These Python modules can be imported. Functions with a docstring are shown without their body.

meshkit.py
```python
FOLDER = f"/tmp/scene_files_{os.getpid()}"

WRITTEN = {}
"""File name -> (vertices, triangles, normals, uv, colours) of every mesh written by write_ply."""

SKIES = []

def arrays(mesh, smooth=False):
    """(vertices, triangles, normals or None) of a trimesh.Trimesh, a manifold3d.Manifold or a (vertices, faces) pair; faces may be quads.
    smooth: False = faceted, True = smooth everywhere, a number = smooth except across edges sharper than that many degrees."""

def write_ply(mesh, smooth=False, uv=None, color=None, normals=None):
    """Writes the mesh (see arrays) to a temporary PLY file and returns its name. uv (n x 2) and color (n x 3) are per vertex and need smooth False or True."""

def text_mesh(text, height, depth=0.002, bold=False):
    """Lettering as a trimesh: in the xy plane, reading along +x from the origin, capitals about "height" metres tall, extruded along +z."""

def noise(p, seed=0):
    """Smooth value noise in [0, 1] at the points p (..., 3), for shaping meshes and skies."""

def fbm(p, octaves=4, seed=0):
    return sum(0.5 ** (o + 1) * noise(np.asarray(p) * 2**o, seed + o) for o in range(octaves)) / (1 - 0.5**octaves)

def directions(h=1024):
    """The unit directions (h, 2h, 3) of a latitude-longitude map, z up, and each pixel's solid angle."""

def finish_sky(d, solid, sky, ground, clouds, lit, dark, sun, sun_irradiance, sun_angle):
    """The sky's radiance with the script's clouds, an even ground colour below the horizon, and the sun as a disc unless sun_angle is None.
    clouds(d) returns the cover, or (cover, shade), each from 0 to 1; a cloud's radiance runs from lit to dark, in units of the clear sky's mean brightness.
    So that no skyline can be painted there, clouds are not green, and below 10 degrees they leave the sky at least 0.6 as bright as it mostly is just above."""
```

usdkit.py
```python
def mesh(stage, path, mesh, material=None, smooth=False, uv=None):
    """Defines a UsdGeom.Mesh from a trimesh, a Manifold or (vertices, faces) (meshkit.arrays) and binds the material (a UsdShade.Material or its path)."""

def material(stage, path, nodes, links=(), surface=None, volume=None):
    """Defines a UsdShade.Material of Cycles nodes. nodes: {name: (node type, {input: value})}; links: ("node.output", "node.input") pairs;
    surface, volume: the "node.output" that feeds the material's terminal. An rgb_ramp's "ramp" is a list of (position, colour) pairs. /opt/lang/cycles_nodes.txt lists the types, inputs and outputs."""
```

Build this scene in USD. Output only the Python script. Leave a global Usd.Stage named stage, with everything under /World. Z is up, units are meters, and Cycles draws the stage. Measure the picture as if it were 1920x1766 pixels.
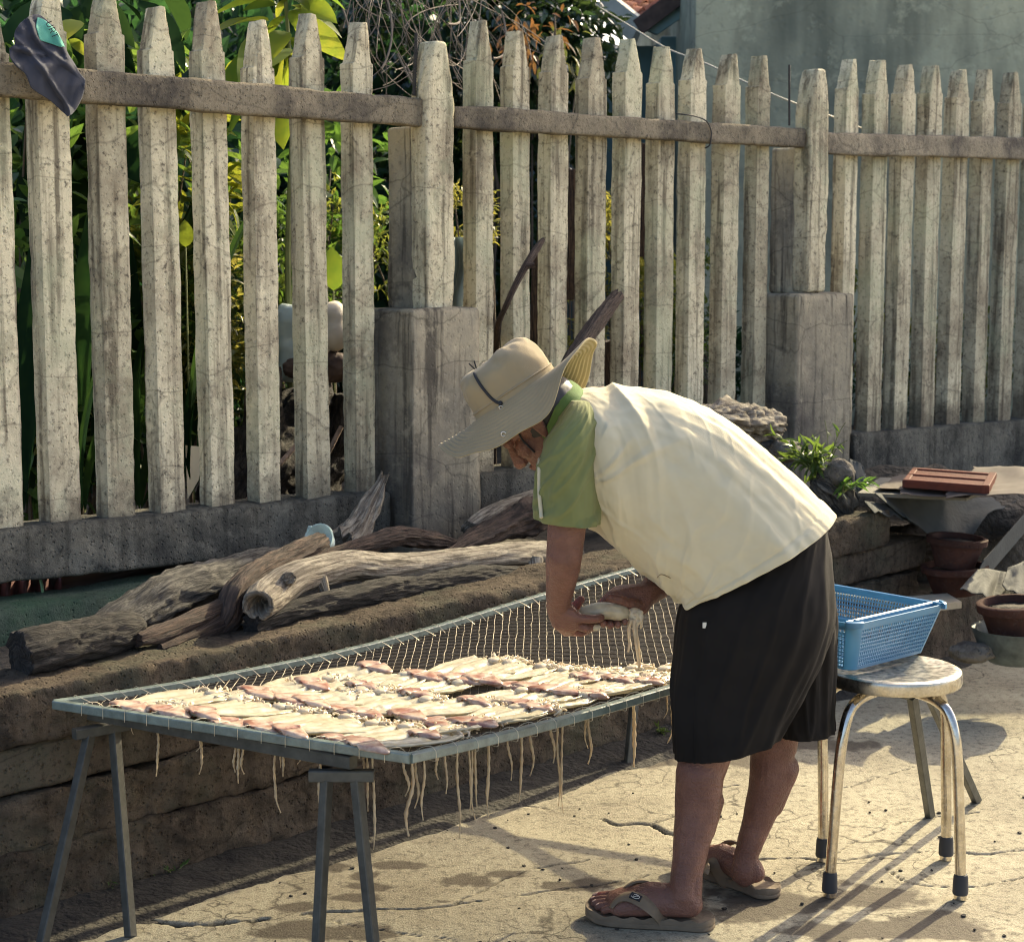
import math, random
import numpy as np
import trimesh
import manifold3d as m3
from scipy.interpolate import PchipInterpolator
from pxr import Usd, UsdGeom, UsdLux, UsdShade, Sdf, Gf, Vt
import usdkit, meshkit
from math import radians, sin, cos, tan, pi

stage = Usd.Stage.CreateInMemory()
UsdGeom.SetStageUpAxis(stage, "Z")
UsdGeom.SetStageMetersPerUnit(stage, 1.0)
stage.SetDefaultPrim(UsdGeom.Xform.Define(stage, "/World").GetPrim())
UsdGeom.Scope.Define(stage, "/World/Looks")

# ------------------------------------------------------------------ camera, sky, sun, exposure
CAM_H, PITCH, FPX = 1.48, radians(7.26), 3400.0
cam = UsdGeom.Camera.Define(stage, "/World/camera")
cam.CreateHorizontalApertureAttr(36.0)
cam.CreateVerticalApertureAttr(36.0 * 941 / 1024)
cam.CreateFocalLengthAttr(36.0 * FPX / 1920)
cam.CreateFStopAttr(9.0)
cam.CreateFocusDistanceAttr(4.15)
cam.CreateExposureAttr(1.27)
cam.AddTranslateOp().Set(Gf.Vec3d(0, 0, CAM_H))
cam.AddRotateXOp().Set(90 - math.degrees(PITCH))

SUN_AZ, SUN_EL = radians(37.0), radians(29.0)
usdkit.material(stage, "/World/Looks/sky", {
    "s": ("sky_texture", {"sky_type": "single_scattering", "sun_disc": False, "sun_elevation": SUN_EL, "sun_rotation": SUN_AZ,
                          "aerosol_density": 4.0, "air_density": 0.75, "ozone_density": 0.4}),
    "b": ("background_shader", {"strength": 0.135})}, [("s.color", "b.color")], surface="b.background")
dome = UsdLux.DomeLight.Define(stage, "/World/sky")
UsdShade.MaterialBindingAPI.Apply(dome.GetPrim()).Bind(UsdShade.Material.Get(stage, "/World/Looks/sky"))
dome.GetPrim().SetCustomDataByKey("kind", "structure")
sun = UsdLux.DistantLight.Define(stage, "/World/sun")
sun.CreateNormalizeAttr(True)
sun.CreateIntensityAttr(0.95)
sun.CreateAngleAttr(0.5)
sun.CreateColorAttr(Gf.Vec3f(1.0, 0.86, 0.55))
sun.AddRotateZOp().Set(-math.degrees(SUN_AZ))
sun.AddRotateXOp().Set(-(90 - math.degrees(SUN_EL)) - 0)
# light shines along -z; rotateX(-(90-el)) after rotateZ(-az) turns +z towards the sun

# ------------------------------------------------------------------ geometry helpers
S2 = math.sqrt(0.5)
CAM = np.array([0, 0, CAM_H])


def ray(px, py):
    a, b = (px - 960) / FPX, -(py - 883) / FPX
    return np.array([a, cos(PITCH) + b * sin(PITCH), -sin(PITCH) + b * cos(PITCH)])


def on_z(px, py, z):
    d = ray(px, py)
    return CAM + d * ((z - CAM_H) / d[2])


def on_v(px, py, v):
    d = ray(px, py)
    return CAM + d * (v / ((d[0] - d[1]) * S2))


def on_y(px, py, y):
    d = ray(px, py)
    return CAM + d * (y / d[1])


def uvz(p):
    return np.array([(p[0] + p[1]) * S2, (p[0] - p[1]) * S2, p[2]])


def W(u, v, z):
    """Fence coordinates (u along the fence, v across it towards the yard) to world."""
    return np.array([(u + v) * S2, (u - v) * S2, z])


def toW(a):
    a = np.asarray(a, float)
    return np.stack([(a[..., 0] + a[..., 1]) * S2, (a[..., 0] - a[..., 1]) * S2, a[..., 2]], -1)


def T(v, f):
    return trimesh.Trimesh(np.asarray(v, float), np.asarray(f, int), process=False)


def cat(*ms):
    ms = [m for g in ms for m in (g if isinstance(g, (list, tuple)) else [g])]
    return trimesh.util.concatenate(ms) if len(ms) > 1 else ms[0]


def fixed(m):
    trimesh.repair.fix_normals(m)
    return m


def nz(p, scale, seed=0, oct=3):
    return meshkit.fbm(np.asarray(p) * scale, oct, seed) - 0.5


def grid_box(lo, hi, res, r=0.006, amp=0.002, nscale=25, seed=0, wear=0.0):
    """Box with gridded faces, rounded worn edges and noise relief (local coordinates)."""
    lo, hi = np.asarray(lo, float), np.asarray(hi, float)
    n = np.maximum(1, np.round((hi - lo) / res).astype(int))
    ax = []
    for k in range(3):
        t = np.linspace(0, 1, n[k] + 1)
        x = lo[k] + t * (hi[k] - lo[k])
        if n[k] > 1 and r * 1.6 < (hi[k] - lo[k]) / n[k]:
            x = np.unique(np.concatenate([x, [lo[k] + r, hi[k] - r]]))
        ax.append(x)
    V, Fc, off = [], [], 0
    for k in range(3):
        a, b = [j for j in range(3) if j != k]
        A, B = np.meshgrid(ax[a], ax[b], indexing="ij")
        na, nb = A.shape
        idx = np.arange(na * nb).reshape(na, nb)
        q = np.stack([idx[:-1, :-1], idx[1:, :-1], idx[1:, 1:], idx[:-1, 1:]], -1).reshape(-1, 4)
        for side, val in ((0, lo[k]), (1, hi[k])):
            P = np.empty((na * nb, 3))
            P[:, a], P[:, b], P[:, k] = A.ravel(), B.ravel(), val
            flip = (side == 0) ^ (k == 1)
            qq = q[:, ::-1] if flip else q
            V.append(P)
            Fc.append(np.vstack([qq[:, [0, 1, 2]], qq[:, [0, 2, 3]]]) + off)
            off += na * nb
    m = trimesh.Trimesh(np.vstack(V), np.vstack(Fc), process=False)
    m.merge_vertices(digits_vertex=7)
    p = m.vertices.copy()
    rr = r * (1 + (wear * 2 * np.clip(nz(p, 9, seed + 5) + 0.15, 0, 1) if wear else 0))
    rr = np.minimum(np.broadcast_to(rr, len(p)), (hi - lo).min() * 0.45)[:, None]
    inner = np.clip(p, lo + rr, hi - rr)
    d = p - inner
    L = np.linalg.norm(d, axis=1, keepdims=True)
    d = d / np.maximum(L, 1e-9)
    p = inner + d * rr
    p = p + d * (nz(p + seed * 1.7, nscale, seed)[:, None] * 2 * amp) + d * (nz(p + seed, nscale * 0.22, seed + 3)[:, None] * 2 * amp * 1.5)
    return T(p, m.faces)


def box(lo, hi):
    lo, hi = np.asarray(lo, float), np.asarray(hi, float)
    b = trimesh.creation.box(hi - lo)
    b.apply_translation((lo + hi) / 2)
    return b


def frames(P):
    P = np.asarray(P, float)
    t = np.gradient(P, axis=0)
    t /= np.linalg.norm(t, axis=1, keepdims=True) + 1e-12
    ref = np.array([0, 0, 1.0]) if abs(t[0, 2]) < 0.85 else np.array([1.0, 0, 0])
    n = np.cross(t[0], ref)
    n /= np.linalg.norm(n)
    N = []
    for k in range(len(P)):
        n = n - t[k] * np.dot(n, t[k])
        n /= np.linalg.norm(n) + 1e-12
        N.append(n)
    N = np.array(N)
    return t, N, np.cross(t, N)


def tube(P, r, sides=8, caps=True, flat=1.0):
    """Closed tube along a polyline; r scalar or per point."""
    P = np.asarray(P, float)
    r = np.broadcast_to(np.asarray(r, float), len(P))
    t, N, B = frames(P)
    a = np.arange(sides) * 2 * pi / sides
    v = (P[:, None] + r[:, None, None] * (np.cos(a)[None, :, None] * N[:, None] + flat * np.sin(a)[None, :, None] * B[:, None])).reshape(-1, 3)
    i, j = np.meshgrid(np.arange(len(P) - 1), np.arange(sides), indexing="ij")
    q = np.stack([i * sides + j, i * sides + (j + 1) % sides, (i + 1) * sides + (j + 1) % sides, (i + 1) * sides + j], -1).reshape(-1, 4)
    f = [q[:, [0, 1, 2]], q[:, [0, 2, 3]]]
    if caps:
        n = len(v)
        v = np.vstack([v, P[0], P[-1]])
        k = np.arange(sides)
        f += [np.stack([np.full(sides, n), (k + 1) % sides, k], 1), np.stack([np.full(sides, n + 1), (len(P) - 1) * sides + k, (len(P) - 1) * sides + (k + 1) % sides], 1)]
    return T(v, np.vstack(f))


def curve(pts, n=24):
    pts = np.asarray(pts, float)
    d = np.concatenate([[0], np.cumsum(np.linalg.norm(np.diff(pts, axis=0), axis=1) + 1e-9)])
    return PchipInterpolator(d / d[-1], pts, axis=0)(np.linspace(0, 1, n))


def square_tube(p, q, w, h=None, up=(0, 0, 1), bev=0.002):
    """Straight box-section bar from p to q."""
    p, q = np.asarray(p, float), np.asarray(q, float)
    h = h or w
    t = (q - p) / np.linalg.norm(q - p)
    s = np.cross(t, up)
    s /= np.linalg.norm(s)
    n = np.cross(s, t)
    w, h = w / 2, h / 2
    prof = [(-w + bev, -h), (w - bev, -h), (w, -h + bev), (w, h - bev), (w - bev, h), (-w + bev, h), (-w, h - bev), (-w, -h + bev)]
    v = np.array([c + a * s + b * n for c in (p, q) for a, b in prof])
    f = []
    for k in range(8):
        j = (k + 1) % 8
        f += [[k, j, 8 + j], [k, 8 + j, 8 + k]]
    for k in range(1, 7):
        f += [[0, k + 1, k], [8, 8 + k, 8 + k + 1]]
    return fixed(T(v, f))


def loft(rings, closed=True, cap0=True, cap1=True):
    """rings: (n, m, 3) closed loops."""
    R = np.asarray(rings, float)
    n, m = R.shape[:2]
    v = R.reshape(-1, 3)
    i, j = np.meshgrid(np.arange(n - 1), np.arange(m), indexing="ij")
    q = np.stack([i * m + j, i * m + (j + 1) % m, (i + 1) * m + (j + 1) % m, (i + 1) * m + j], -1).reshape(-1, 4)
    f = [q[:, [0, 1, 2]], q[:, [0, 2, 3]]]
    k = np.arange(m)
    if cap0:
        v = np.vstack([v, R[0].mean(0)])
        f.append(np.stack([np.full(m, len(v) - 1), (k + 1) % m, k], 1))
    if cap1:
        v = np.vstack([v, R[-1].mean(0)])
        f.append(np.stack([np.full(m, len(v) - 1), (n - 1) * m + k, (n - 1) * m + (k + 1) % m], 1))
    return T(v, np.vstack(f))


def sheet(P, th):
    """Grid of points (n, m, 3) turned into a thin closed sheet of thickness th."""
    P = np.asarray(P, float)
    n, m = P.shape[:2]
    du, dv = np.gradient(P, axis=0), np.gradient(P, axis=1)
    N = np.cross(du, dv)
    N /= np.linalg.norm(N, axis=2, keepdims=True) + 1e-12
    th = np.broadcast_to(np.asarray(th, float), (n, m))[..., None]
    v = np.vstack([(P + N * th / 2).reshape(-1, 3), (P - N * th / 2).reshape(-1, 3)])
    idx = np.arange(n * m).reshape(n, m)
    q = np.stack([idx[:-1, :-1], idx[1:, :-1], idx[1:, 1:], idx[:-1, 1:]], -1).reshape(-1, 4)
    o = n * m
    rim = np.concatenate([idx[:, 0], idx[-1, 1:], idx[-2::-1, -1], idx[0, -2:0:-1]])
    r2 = np.roll(rim, -1)
    s = np.stack([rim, rim + o, r2 + o, r2], 1)
    q = np.vstack([q, (q + o)[:, ::-1], s])
    return T(v, np.vstack([q[:, [0, 1, 2]], q[:, [0, 2, 3]]]))


def revolve(prof, n=32, c=(0, 0, 0)):
    """prof: list of (radius, z); open or closed profile turned round z."""
    prof = np.asarray(prof, float)
    a = np.arange(n) * 2 * pi / n
    R = np.stack([np.stack([r * np.cos(a), r * np.sin(a), np.full(n, z)], 1) for r, z in prof]) + np.asarray(c)
    return loft(R, cap0=prof[0, 0] > 1e-6, cap1=prof[-1, 0] > 1e-6)


def basis(z, x):
    z = np.asarray(z, float) / np.linalg.norm(z)
    x = np.asarray(x, float) - z * np.dot(x, z)
    x /= np.linalg.norm(x)
    return np.stack([x, np.cross(z, x), z], 1)


def hull_chain(pts, rads, seg=14):
    """Manifold hull of spheres along joints."""
    sp = [m3.Manifold.sphere(float(r), seg).translate([float(x) for x in p]) for p, r in zip(pts, rads)]
    out = m3.Manifold()
    for a, b in zip(sp[:-1], sp[1:]):
        out += m3.Manifold.batch_hull([a, b])
    return out


def ellipsoid(c, ax, B, seg=24):
    v = trimesh.creation.icosphere(3).vertices * np.asarray(ax)
    v = v @ B.T + np.asarray(c)
    return m3.Manifold.hull_points(v)


def from_manifold(m):
    q = m.to_mesh()
    return trimesh.Trimesh(np.array(q.vert_properties[:, :3], float), np.array(q.tri_verts, int), process=False)


# ------------------------------------------------------------------ prims
used = {}


def fresh(parent, name):
    key = (parent, name)
    k = used.get(key, -1) + 1
    used[key] = k
    return f"{parent}/{name}" + (f"_{k:03d}" if k else "")


def tag(prim, label=None, category=None, group=None, kind=None):
    for k, val in (("label", label), ("category", category), ("group", group), ("kind", kind)):
        if val:
            prim.SetCustomDataByKey(k, val)
    return prim


def thing(name, label, category, group=None, at=(0, 0, 0)):
    x = UsdGeom.Xform.Define(stage, fresh("/World", name))
    at = tuple(float(c) for c in at)
    x.AddTranslateOp().Set(Gf.Vec3d(*at))
    p = x.GetPrim()
    base_of[str(p.GetPath())] = np.array(at)
    return tag(p, label, category, group)


base_of = {}


def obj(name, mesh, material, parent=None, smooth=False, label=None, category=None, group=None, kind=None, uv=None, attrs=None):
    """One Mesh prim in world coordinates under /World, or under a thing or part (then relative to the thing's base)."""
    root = "/World" if parent is None else str(parent.GetPath())
    path = fresh(root, name)
    if parent is not None:
        base = base_of.get("/".join(root.split("/")[:3]), np.zeros(3))
        if isinstance(mesh, (tuple, list)):
            mesh = T(*mesh)
        mesh = T(np.array(mesh.vertices) - base, mesh.faces)
    m = usdkit.mesh(stage, path, mesh, LOOK[material], smooth=smooth, uv=uv)
    for k, val in (attrs or {}).items():
        UsdGeom.PrimvarsAPI(m).CreatePrimvar(k, Sdf.ValueTypeNames.Color3fArray, "vertex").Set(Vt.Vec3fArray.FromNumpy(np.ascontiguousarray(val, np.float32)))
    return tag(m.GetPrim(), label, category, group, kind)


# ------------------------------------------------------------------ materials
LOOK = {}


def look(name, nodes, links, surface):
    LOOK[name] = usdkit.material(stage, f"/World/Looks/{name}", nodes, links, surface=surface)


def plain(name, col, rough=0.5, metallic=0.0, spec=0.5, var=0.15, scale=12, bump=0.0, bscale=80, **kw):
    """Principled with gentle noise in tone and roughness."""
    c = np.array(col)
    nodes = {"g": ("geometry", {}), "n": ("noise_texture", {"scale": scale, "detail": 5.0, "roughness": 0.65}),
             "r": ("rgb_ramp", {"ramp": [(0.3, c * (1 - var)), (0.5, c), (0.7, np.minimum(c * (1 + var), 0.95))]}),
             "p": ("principled_bsdf", {"roughness": rough, "metallic": metallic, "specular_ior_level": spec, **kw})}
    links = [("g.position", "n.vector"), ("n.fac", "r.fac"), ("r.color", "p.base_color")]
    if bump:
        nodes["bn"] = ("noise_texture", {"scale": bscale, "detail": 4.0})
        nodes["b"] = ("bump", {"strength": 1.0, "distance": bump})
        links += [("g.position", "bn.vector"), ("bn.fac", "b.height"), ("b.normal", "p.normal")]
    look(name, nodes, links, "p.BSDF")


def stone(name, light, dark, speck, blotch=1.6, streak=0.0, fine=70, speck_amt=0.5, bump=0.004, rough=0.9, moss=None, moss_amt=0.5, blotch_lo=0.42, blotch_hi=0.62, tint=None, crack=0.0, grime=None, sscale=(30, 30, 1.6)):
    """Weathered concrete: blotches, rain streaks, pits and lichen specks."""
    L, D, S = map(np.array, (light, dark, speck))
    nodes = {
        "g": ("geometry", {}), "oi": ("object_info", {}),
        "off": ("vector_math", {"math_type": "multiply_add", "vector2": (1, 1, 1)}),
        "rv": ("combine_xyz", {}), "rm": ("math", {"math_type": "multiply", "value2": 37.0}),
        "n1": ("noise_texture", {"scale": blotch, "detail": 7.0, "roughness": 0.68}),
        "r1": ("map_range", {"from_min": blotch_lo, "from_max": blotch_hi, "clamp": True}),
        "c1": ("mix_color", {"a": L, "b": D}),
        "map": ("mapping", {"scale": sscale}),
        "n2": ("noise_texture", {"scale": 1.0, "detail": 4.0, "roughness": 0.6}),
        "r2": ("map_range", {"from_min": 0.49, "from_max": 0.64, "to_max": streak, "clamp": True}),
        "c2": ("mix_color", {"b": D * 0.45}),
        "n3": ("noise_texture", {"scale": fine, "detail": 6.0, "roughness": 0.75}),
        "r3": ("map_range", {"from_min": 0.53, "from_max": 0.66, "to_max": speck_amt, "clamp": True}),
        "c3": ("mix_color", {"b": S}),
        "n4": ("noise_texture", {"scale": fine * 0.35, "detail": 5.0, "roughness": 0.7}),
        "r4": ("map_range", {"from_min": 0.56, "from_max": 0.7, "to_max": 0.45, "clamp": True}),
        "c4": ("mix_color", {"b": np.minimum(L * 1.35, 0.9)}),
        "hv": ("map_range", {"from_min": 0, "from_max": 1, "to_min": 0.8, "to_max": 1.15}),
        "hs": ("hsv", {}),
        "vor": ("voronoi_texture", {"scale": fine * 1.1, "randomness": 1.0}),
        "vr": ("map_range", {"from_min": 0.0, "from_max": 0.28, "to_min": -0.8, "to_max": 0.0, "clamp": True}),
        "ad": ("math", {"math_type": "add"}),
        "b": ("bump", {"strength": 1.0, "distance": bump}),
        "p": ("principled_bsdf", {"roughness": rough, "specular_ior_level": 0.10}),
    }
    links = [("oi.random", "rm.value1"), ("rm.value", "rv.x"), ("rm.value", "rv.z"), ("g.position", "off.vector1"), ("rv.vector", "off.vector3"),
             ("off.vector", "n1.vector"), ("n1.fac", "r1.value"), ("r1.result", "c1.fac"),
             ("off.vector", "map.vector"), ("map.vector", "n2.vector"), ("n2.fac", "r2.value"), ("r2.result", "c2.fac"), ("c1.result", "c2.a"),
             ("off.vector", "n3.vector"), ("n3.fac", "r3.value"), ("r3.result", "c3.fac"), ("c2.result", "c3.a"),
             ("off.vector", "n4.vector"), ("n4.fac", "r4.value"), ("r4.result", "c4.fac"), ("c3.result", "c4.a"),
             ("oi.random", "hv.value"), ("hv.result", "hs.value"), ("c4.result", "hs.color"),
             ("off.vector", "vor.vector"), ("vor.distance", "vr.value"), ("vr.result", "ad.value1"), ("n3.fac", "ad.value2"), ("ad.value", "b.height"), ("b.normal", "p.normal")]
    last = "hs.color"
    if moss is not None:
        nodes.update({"n5": ("noise_texture", {"scale": 3.2, "detail": 6.0, "roughness": 0.7}), "r5": ("map_range", {"from_min": 0.5, "from_max": 0.66, "to_max": moss_amt, "clamp": True}), "c5": ("mix_color", {"b": moss})})
        links += [("off.vector", "n5.vector"), ("n5.fac", "r5.value"), ("r5.result", "c5.fac"), (last, "c5.a")]
        last = "c5.result"
    if crack:
        nodes.update({"km": ("mapping", {"scale": (1.3, 1.3, 3.6)}), "kd": ("noise_texture", {"scale": 6.0, "detail": 4.0}), "kv": ("vector_math", {"math_type": "multiply_add", "vector2": (0.35, 0.35, 0.16)}),
                      "kk": ("voronoi_texture", {"feature": "distance_to_edge", "scale": 1.0}), "kr": ("map_range", {"from_min": 0.0, "from_max": 0.011, "to_min": crack, "to_max": 0.0, "clamp": True}), "kc": ("mix_color", {"b": S * 0.7})})
        links += [("off.vector", "km.vector"), ("off.vector", "kd.vector"), ("kd.color", "kv.vector1"), ("km.vector", "kv.vector3"), ("kv.vector", "kk.vector"), ("kk.distance", "kr.value"), ("kr.result", "kc.fac"), (last, "kc.a")]
        last = "kc.result"
    if grime is not None:          # dirt splashed up near the foot of the piece, between two heights
        z0, z1, amt = grime
        nodes.update({"gz": ("separate_xyz", {}), "gm": ("map_range", {"from_min": z0, "from_max": z1, "to_min": 1.0, "to_max": 0.0, "clamp": True}), "gn": ("noise_texture", {"scale": 13.0, "detail": 7.0, "roughness": 0.75}),
                      "ga": ("math", {"math_type": "multiply_add", "value2": 0.75}), "gs": ("math", {"math_type": "subtract", "value2": 0.72}), "gp": ("map_range", {"from_min": 0.0, "from_max": 0.25, "to_max": amt, "clamp": True}), "gc": ("mix_color", {"b": S * 1.1})})
        links += [("g.position", "gz.vector"), ("gz.z", "gm.value"), ("off.vector", "gn.vector"), ("gm.result", "ga.value1"), ("gn.fac", "ga.value3"), ("ga.value", "gs.value1"), ("gs.value", "gp.value"), ("gp.result", "gc.fac"), (last, "gc.a")]
        last = "gc.result"
    links.append((last, "p.base_color"))
    look(name, nodes, links, "p.BSDF")


stone("picket_concrete", (0.60, 0.54, 0.375), (0.27, 0.225, 0.155), (0.065, 0.053, 0.042), blotch=3.8, streak=0.85, fine=62, speck_amt=0.85, bump=0.004, moss=(0.40, 0.43, 0.28), moss_amt=0.45, crack=0.38, grime=(0.62, 0.92, 0.6), blotch_lo=0.45, blotch_hi=0.68)
stone("rail_concrete", (0.30, 0.255, 0.18), (0.10, 0.087, 0.072), (0.04, 0.037, 0.033), blotch=2.8, streak=0.2, fine=80, speck_amt=0.8, bump=0.007, crack=0.4)
stone("post_concrete", (0.38, 0.335, 0.24), (0.14, 0.125, 0.105), (0.05, 0.045, 0.04), blotch=1.9, streak=0.85, fine=45, speck_amt=0.4, bump=0.0025, crack=0.45, grime=(0.5, 1.0, 0.5), blotch_lo=0.45, blotch_hi=0.66)
stone("base_concrete", (0.165, 0.155, 0.125), (0.05, 0.049, 0.043), (0.03, 0.03, 0.028), blotch=3.0, streak=0.45, fine=60, speck_amt=0.8, bump=0.008)
stone("beam_concrete", (0.17, 0.132, 0.094), (0.065, 0.051, 0.039), (0.024, 0.020, 0.017), blotch=4.5, streak=0.35, fine=60, speck_amt=0.75, bump=0.022, crack=0.4, moss=(0.11, 0.12, 0.08), moss_amt=0.5)
stone("mossy_concrete", (0.10, 0.13, 0.095), (0.05, 0.075, 0.055), (0.03, 0.045, 0.03), blotch=3.0, fine=60, speck_amt=0.7, bump=0.008, moss=(0.045, 0.10, 0.055), moss_amt=0.8)
stone("wall_plaster", (0.40, 0.40, 0.28), (0.17, 0.185, 0.145), (0.15, 0.155, 0.12), blotch=0.7, sscale=(2.6, 2.6, 0.45), crack=0.35, streak=0.6, fine=14, speck_amt=0.35, bump=0.004, blotch_lo=0.40, blotch_hi=0.68)
plain("garden_soil", (0.055, 0.045, 0.032), 0.95, var=0.5, scale=9, bump=0.02, bscale=40)
plain("dirt", (0.032, 0.028, 0.022), 0.95, var=0.6, scale=14, bump=0.012, bscale=60)
plain("teal_wall", (0.10, 0.165, 0.155), 0.8, var=0.25, scale=2.5)
plain("teal_fascia", (0.15, 0.24, 0.24), 0.7, var=0.2, scale=5)
plain("pale_board", (0.45, 0.43, 0.36), 0.7, var=0.2, scale=6)
plain("dark_wood", (0.07, 0.045, 0.035), 0.85, var=0.4, scale=20)
stone("roof_tile", (0.30, 0.105, 0.065), (0.17, 0.07, 0.05), (0.10, 0.06, 0.05), blotch=6, fine=60, speck_amt=0.4, bump=0.004)
stone("terracotta", (0.075, 0.034, 0.024), (0.045, 0.024, 0.019), (0.09, 0.065, 0.055), blotch=7, fine=50, speck_amt=0.4, bump=0.002, rough=0.8)
stone("glazed_tile", (0.15, 0.045, 0.029), (0.10, 0.035, 0.026), (0.14, 0.06, 0.045), blotch=7, fine=60, speck_amt=0.25, bump=0.001, rough=0.55)
stone("rock", (0.20, 0.18, 0.15), (0.085, 0.074, 0.063), (0.05, 0.045, 0.04), blotch=9, fine=60, speck_amt=0.6, bump=0.01)
plain("dark_steel", (0.022, 0.020, 0.020), 0.6, spec=0.4, var=0.5, scale=40)
plain("rack_paint", (0.125, 0.155, 0.135), 0.28, spec=0.9, var=0.4, scale=26, bump=0.0006, bscale=160)
plain("trestle_steel", (0.062, 0.062, 0.053), 0.5, metallic=0.25, var=0.4, scale=24, bump=0.0006, bscale=150)
plain("wire_steel", (0.50, 0.44, 0.32), 0.42, metallic=0.5, var=0.35, scale=40)
plain("dark_net", (0.060, 0.048, 0.036), 0.7, var=0.3, scale=50)
look("chrome", {"g": ("geometry", {}), "n": ("noise_texture", {"scale": 90.0, "detail": 5.0}), "r": ("map_range", {"from_min": 0.3, "from_max": 0.7, "to_min": 0.10, "to_max": 0.26}),
                "n2": ("noise_texture", {"scale": 14.0, "detail": 5.0, "roughness": 0.7}), "c": ("rgb_ramp", {"ramp": [(0.35, (0.42, 0.38, 0.32)), (0.6, (0.64, 0.60, 0.53))]}),
                "p": ("principled_bsdf", {"metallic": 1.0})},
     [("g.position", "n.vector"), ("n.fac", "r.value"), ("r.result", "p.roughness"), ("g.position", "n2.vector"), ("n2.fac", "c.fac"), ("c.color", "p.base_color")], "p.BSDF")
look("brushed_steel", {"g": ("geometry", {}), "n": ("noise_texture", {"scale": 60.0, "detail": 6.0}), "r": ("map_range", {"from_min": 0.3, "from_max": 0.7, "to_min": 0.22, "to_max": 0.36}),
                "n2": ("noise_texture", {"scale": 14.0, "detail": 5.0, "roughness": 0.7}), "c": ("rgb_ramp", {"ramp": [(0.35, (0.40, 0.36, 0.29)), (0.6, (0.58, 0.54, 0.45))]}),
                "p": ("principled_bsdf", {"metallic": 1.0})},
     [("g.position", "n.vector"), ("n.fac", "r.value"), ("r.result", "p.roughness"), ("g.position", "n2.vector"), ("n2.fac", "c.fac"), ("c.color", "p.base_color")], "p.BSDF")
plain("rubber", (0.018, 0.02, 0.024), 0.65, var=0.2)
look("basket_plastic", {"p": ("principled_bsdf", {"base_color": (0.12, 0.29, 0.46), "roughness": 0.35}), "t": ("translucent_bsdf", {"color": (0.18, 0.40, 0.58)}), "m": ("mix_closure", {"fac": 0.3})},
     [("p.BSDF", "m.closure1"), ("t.BSDF", "m.closure2")], "m.closure")
plain("plank_wood", (0.55, 0.47, 0.34), 0.7, var=0.15, scale=30)
plain("cement_board", (0.17, 0.16, 0.13), 0.8, var=0.2, scale=10)
plain("brown_paper", (0.085, 0.064, 0.05), 0.85, var=0.25, scale=9)
plain("felt_grey", (0.055, 0.06, 0.056), 0.9, var=0.25, scale=8, bump=0.002, bscale=70)
plain("felt_dark", (0.035, 0.04, 0.04), 0.9, var=0.3, scale=8, bump=0.002, bscale=70)
plain("felt_pale", (0.07, 0.07, 0.06), 0.85, var=0.2, scale=8, bump=0.002, bscale=70)
plain("zinc_bowl", (0.085, 0.10, 0.09), 0.6, metallic=0.2, var=0.45, scale=18)
plain("white_sack", (0.46, 0.41, 0.33), 0.7, var=0.12, scale=14, bump=0.004, bscale=20)
plain("grey_plastic", (0.30, 0.36, 0.35), 0.5, var=0.15)
plain("maroon_cloth", (0.10, 0.035, 0.028), 0.8, var=0.5, scale=12)
plain("brown_tarp", (0.085, 0.062, 0.048), 0.75, var=0.3, scale=6)
plain("white_sheet", (0.72, 0.66, 0.5), 0.7, var=0.1)
plain("green_hose", (0.16, 0.30, 0.14), 0.4, var=0.2)
plain("cable_grey", (0.42, 0.38, 0.28), 0.6)
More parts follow.
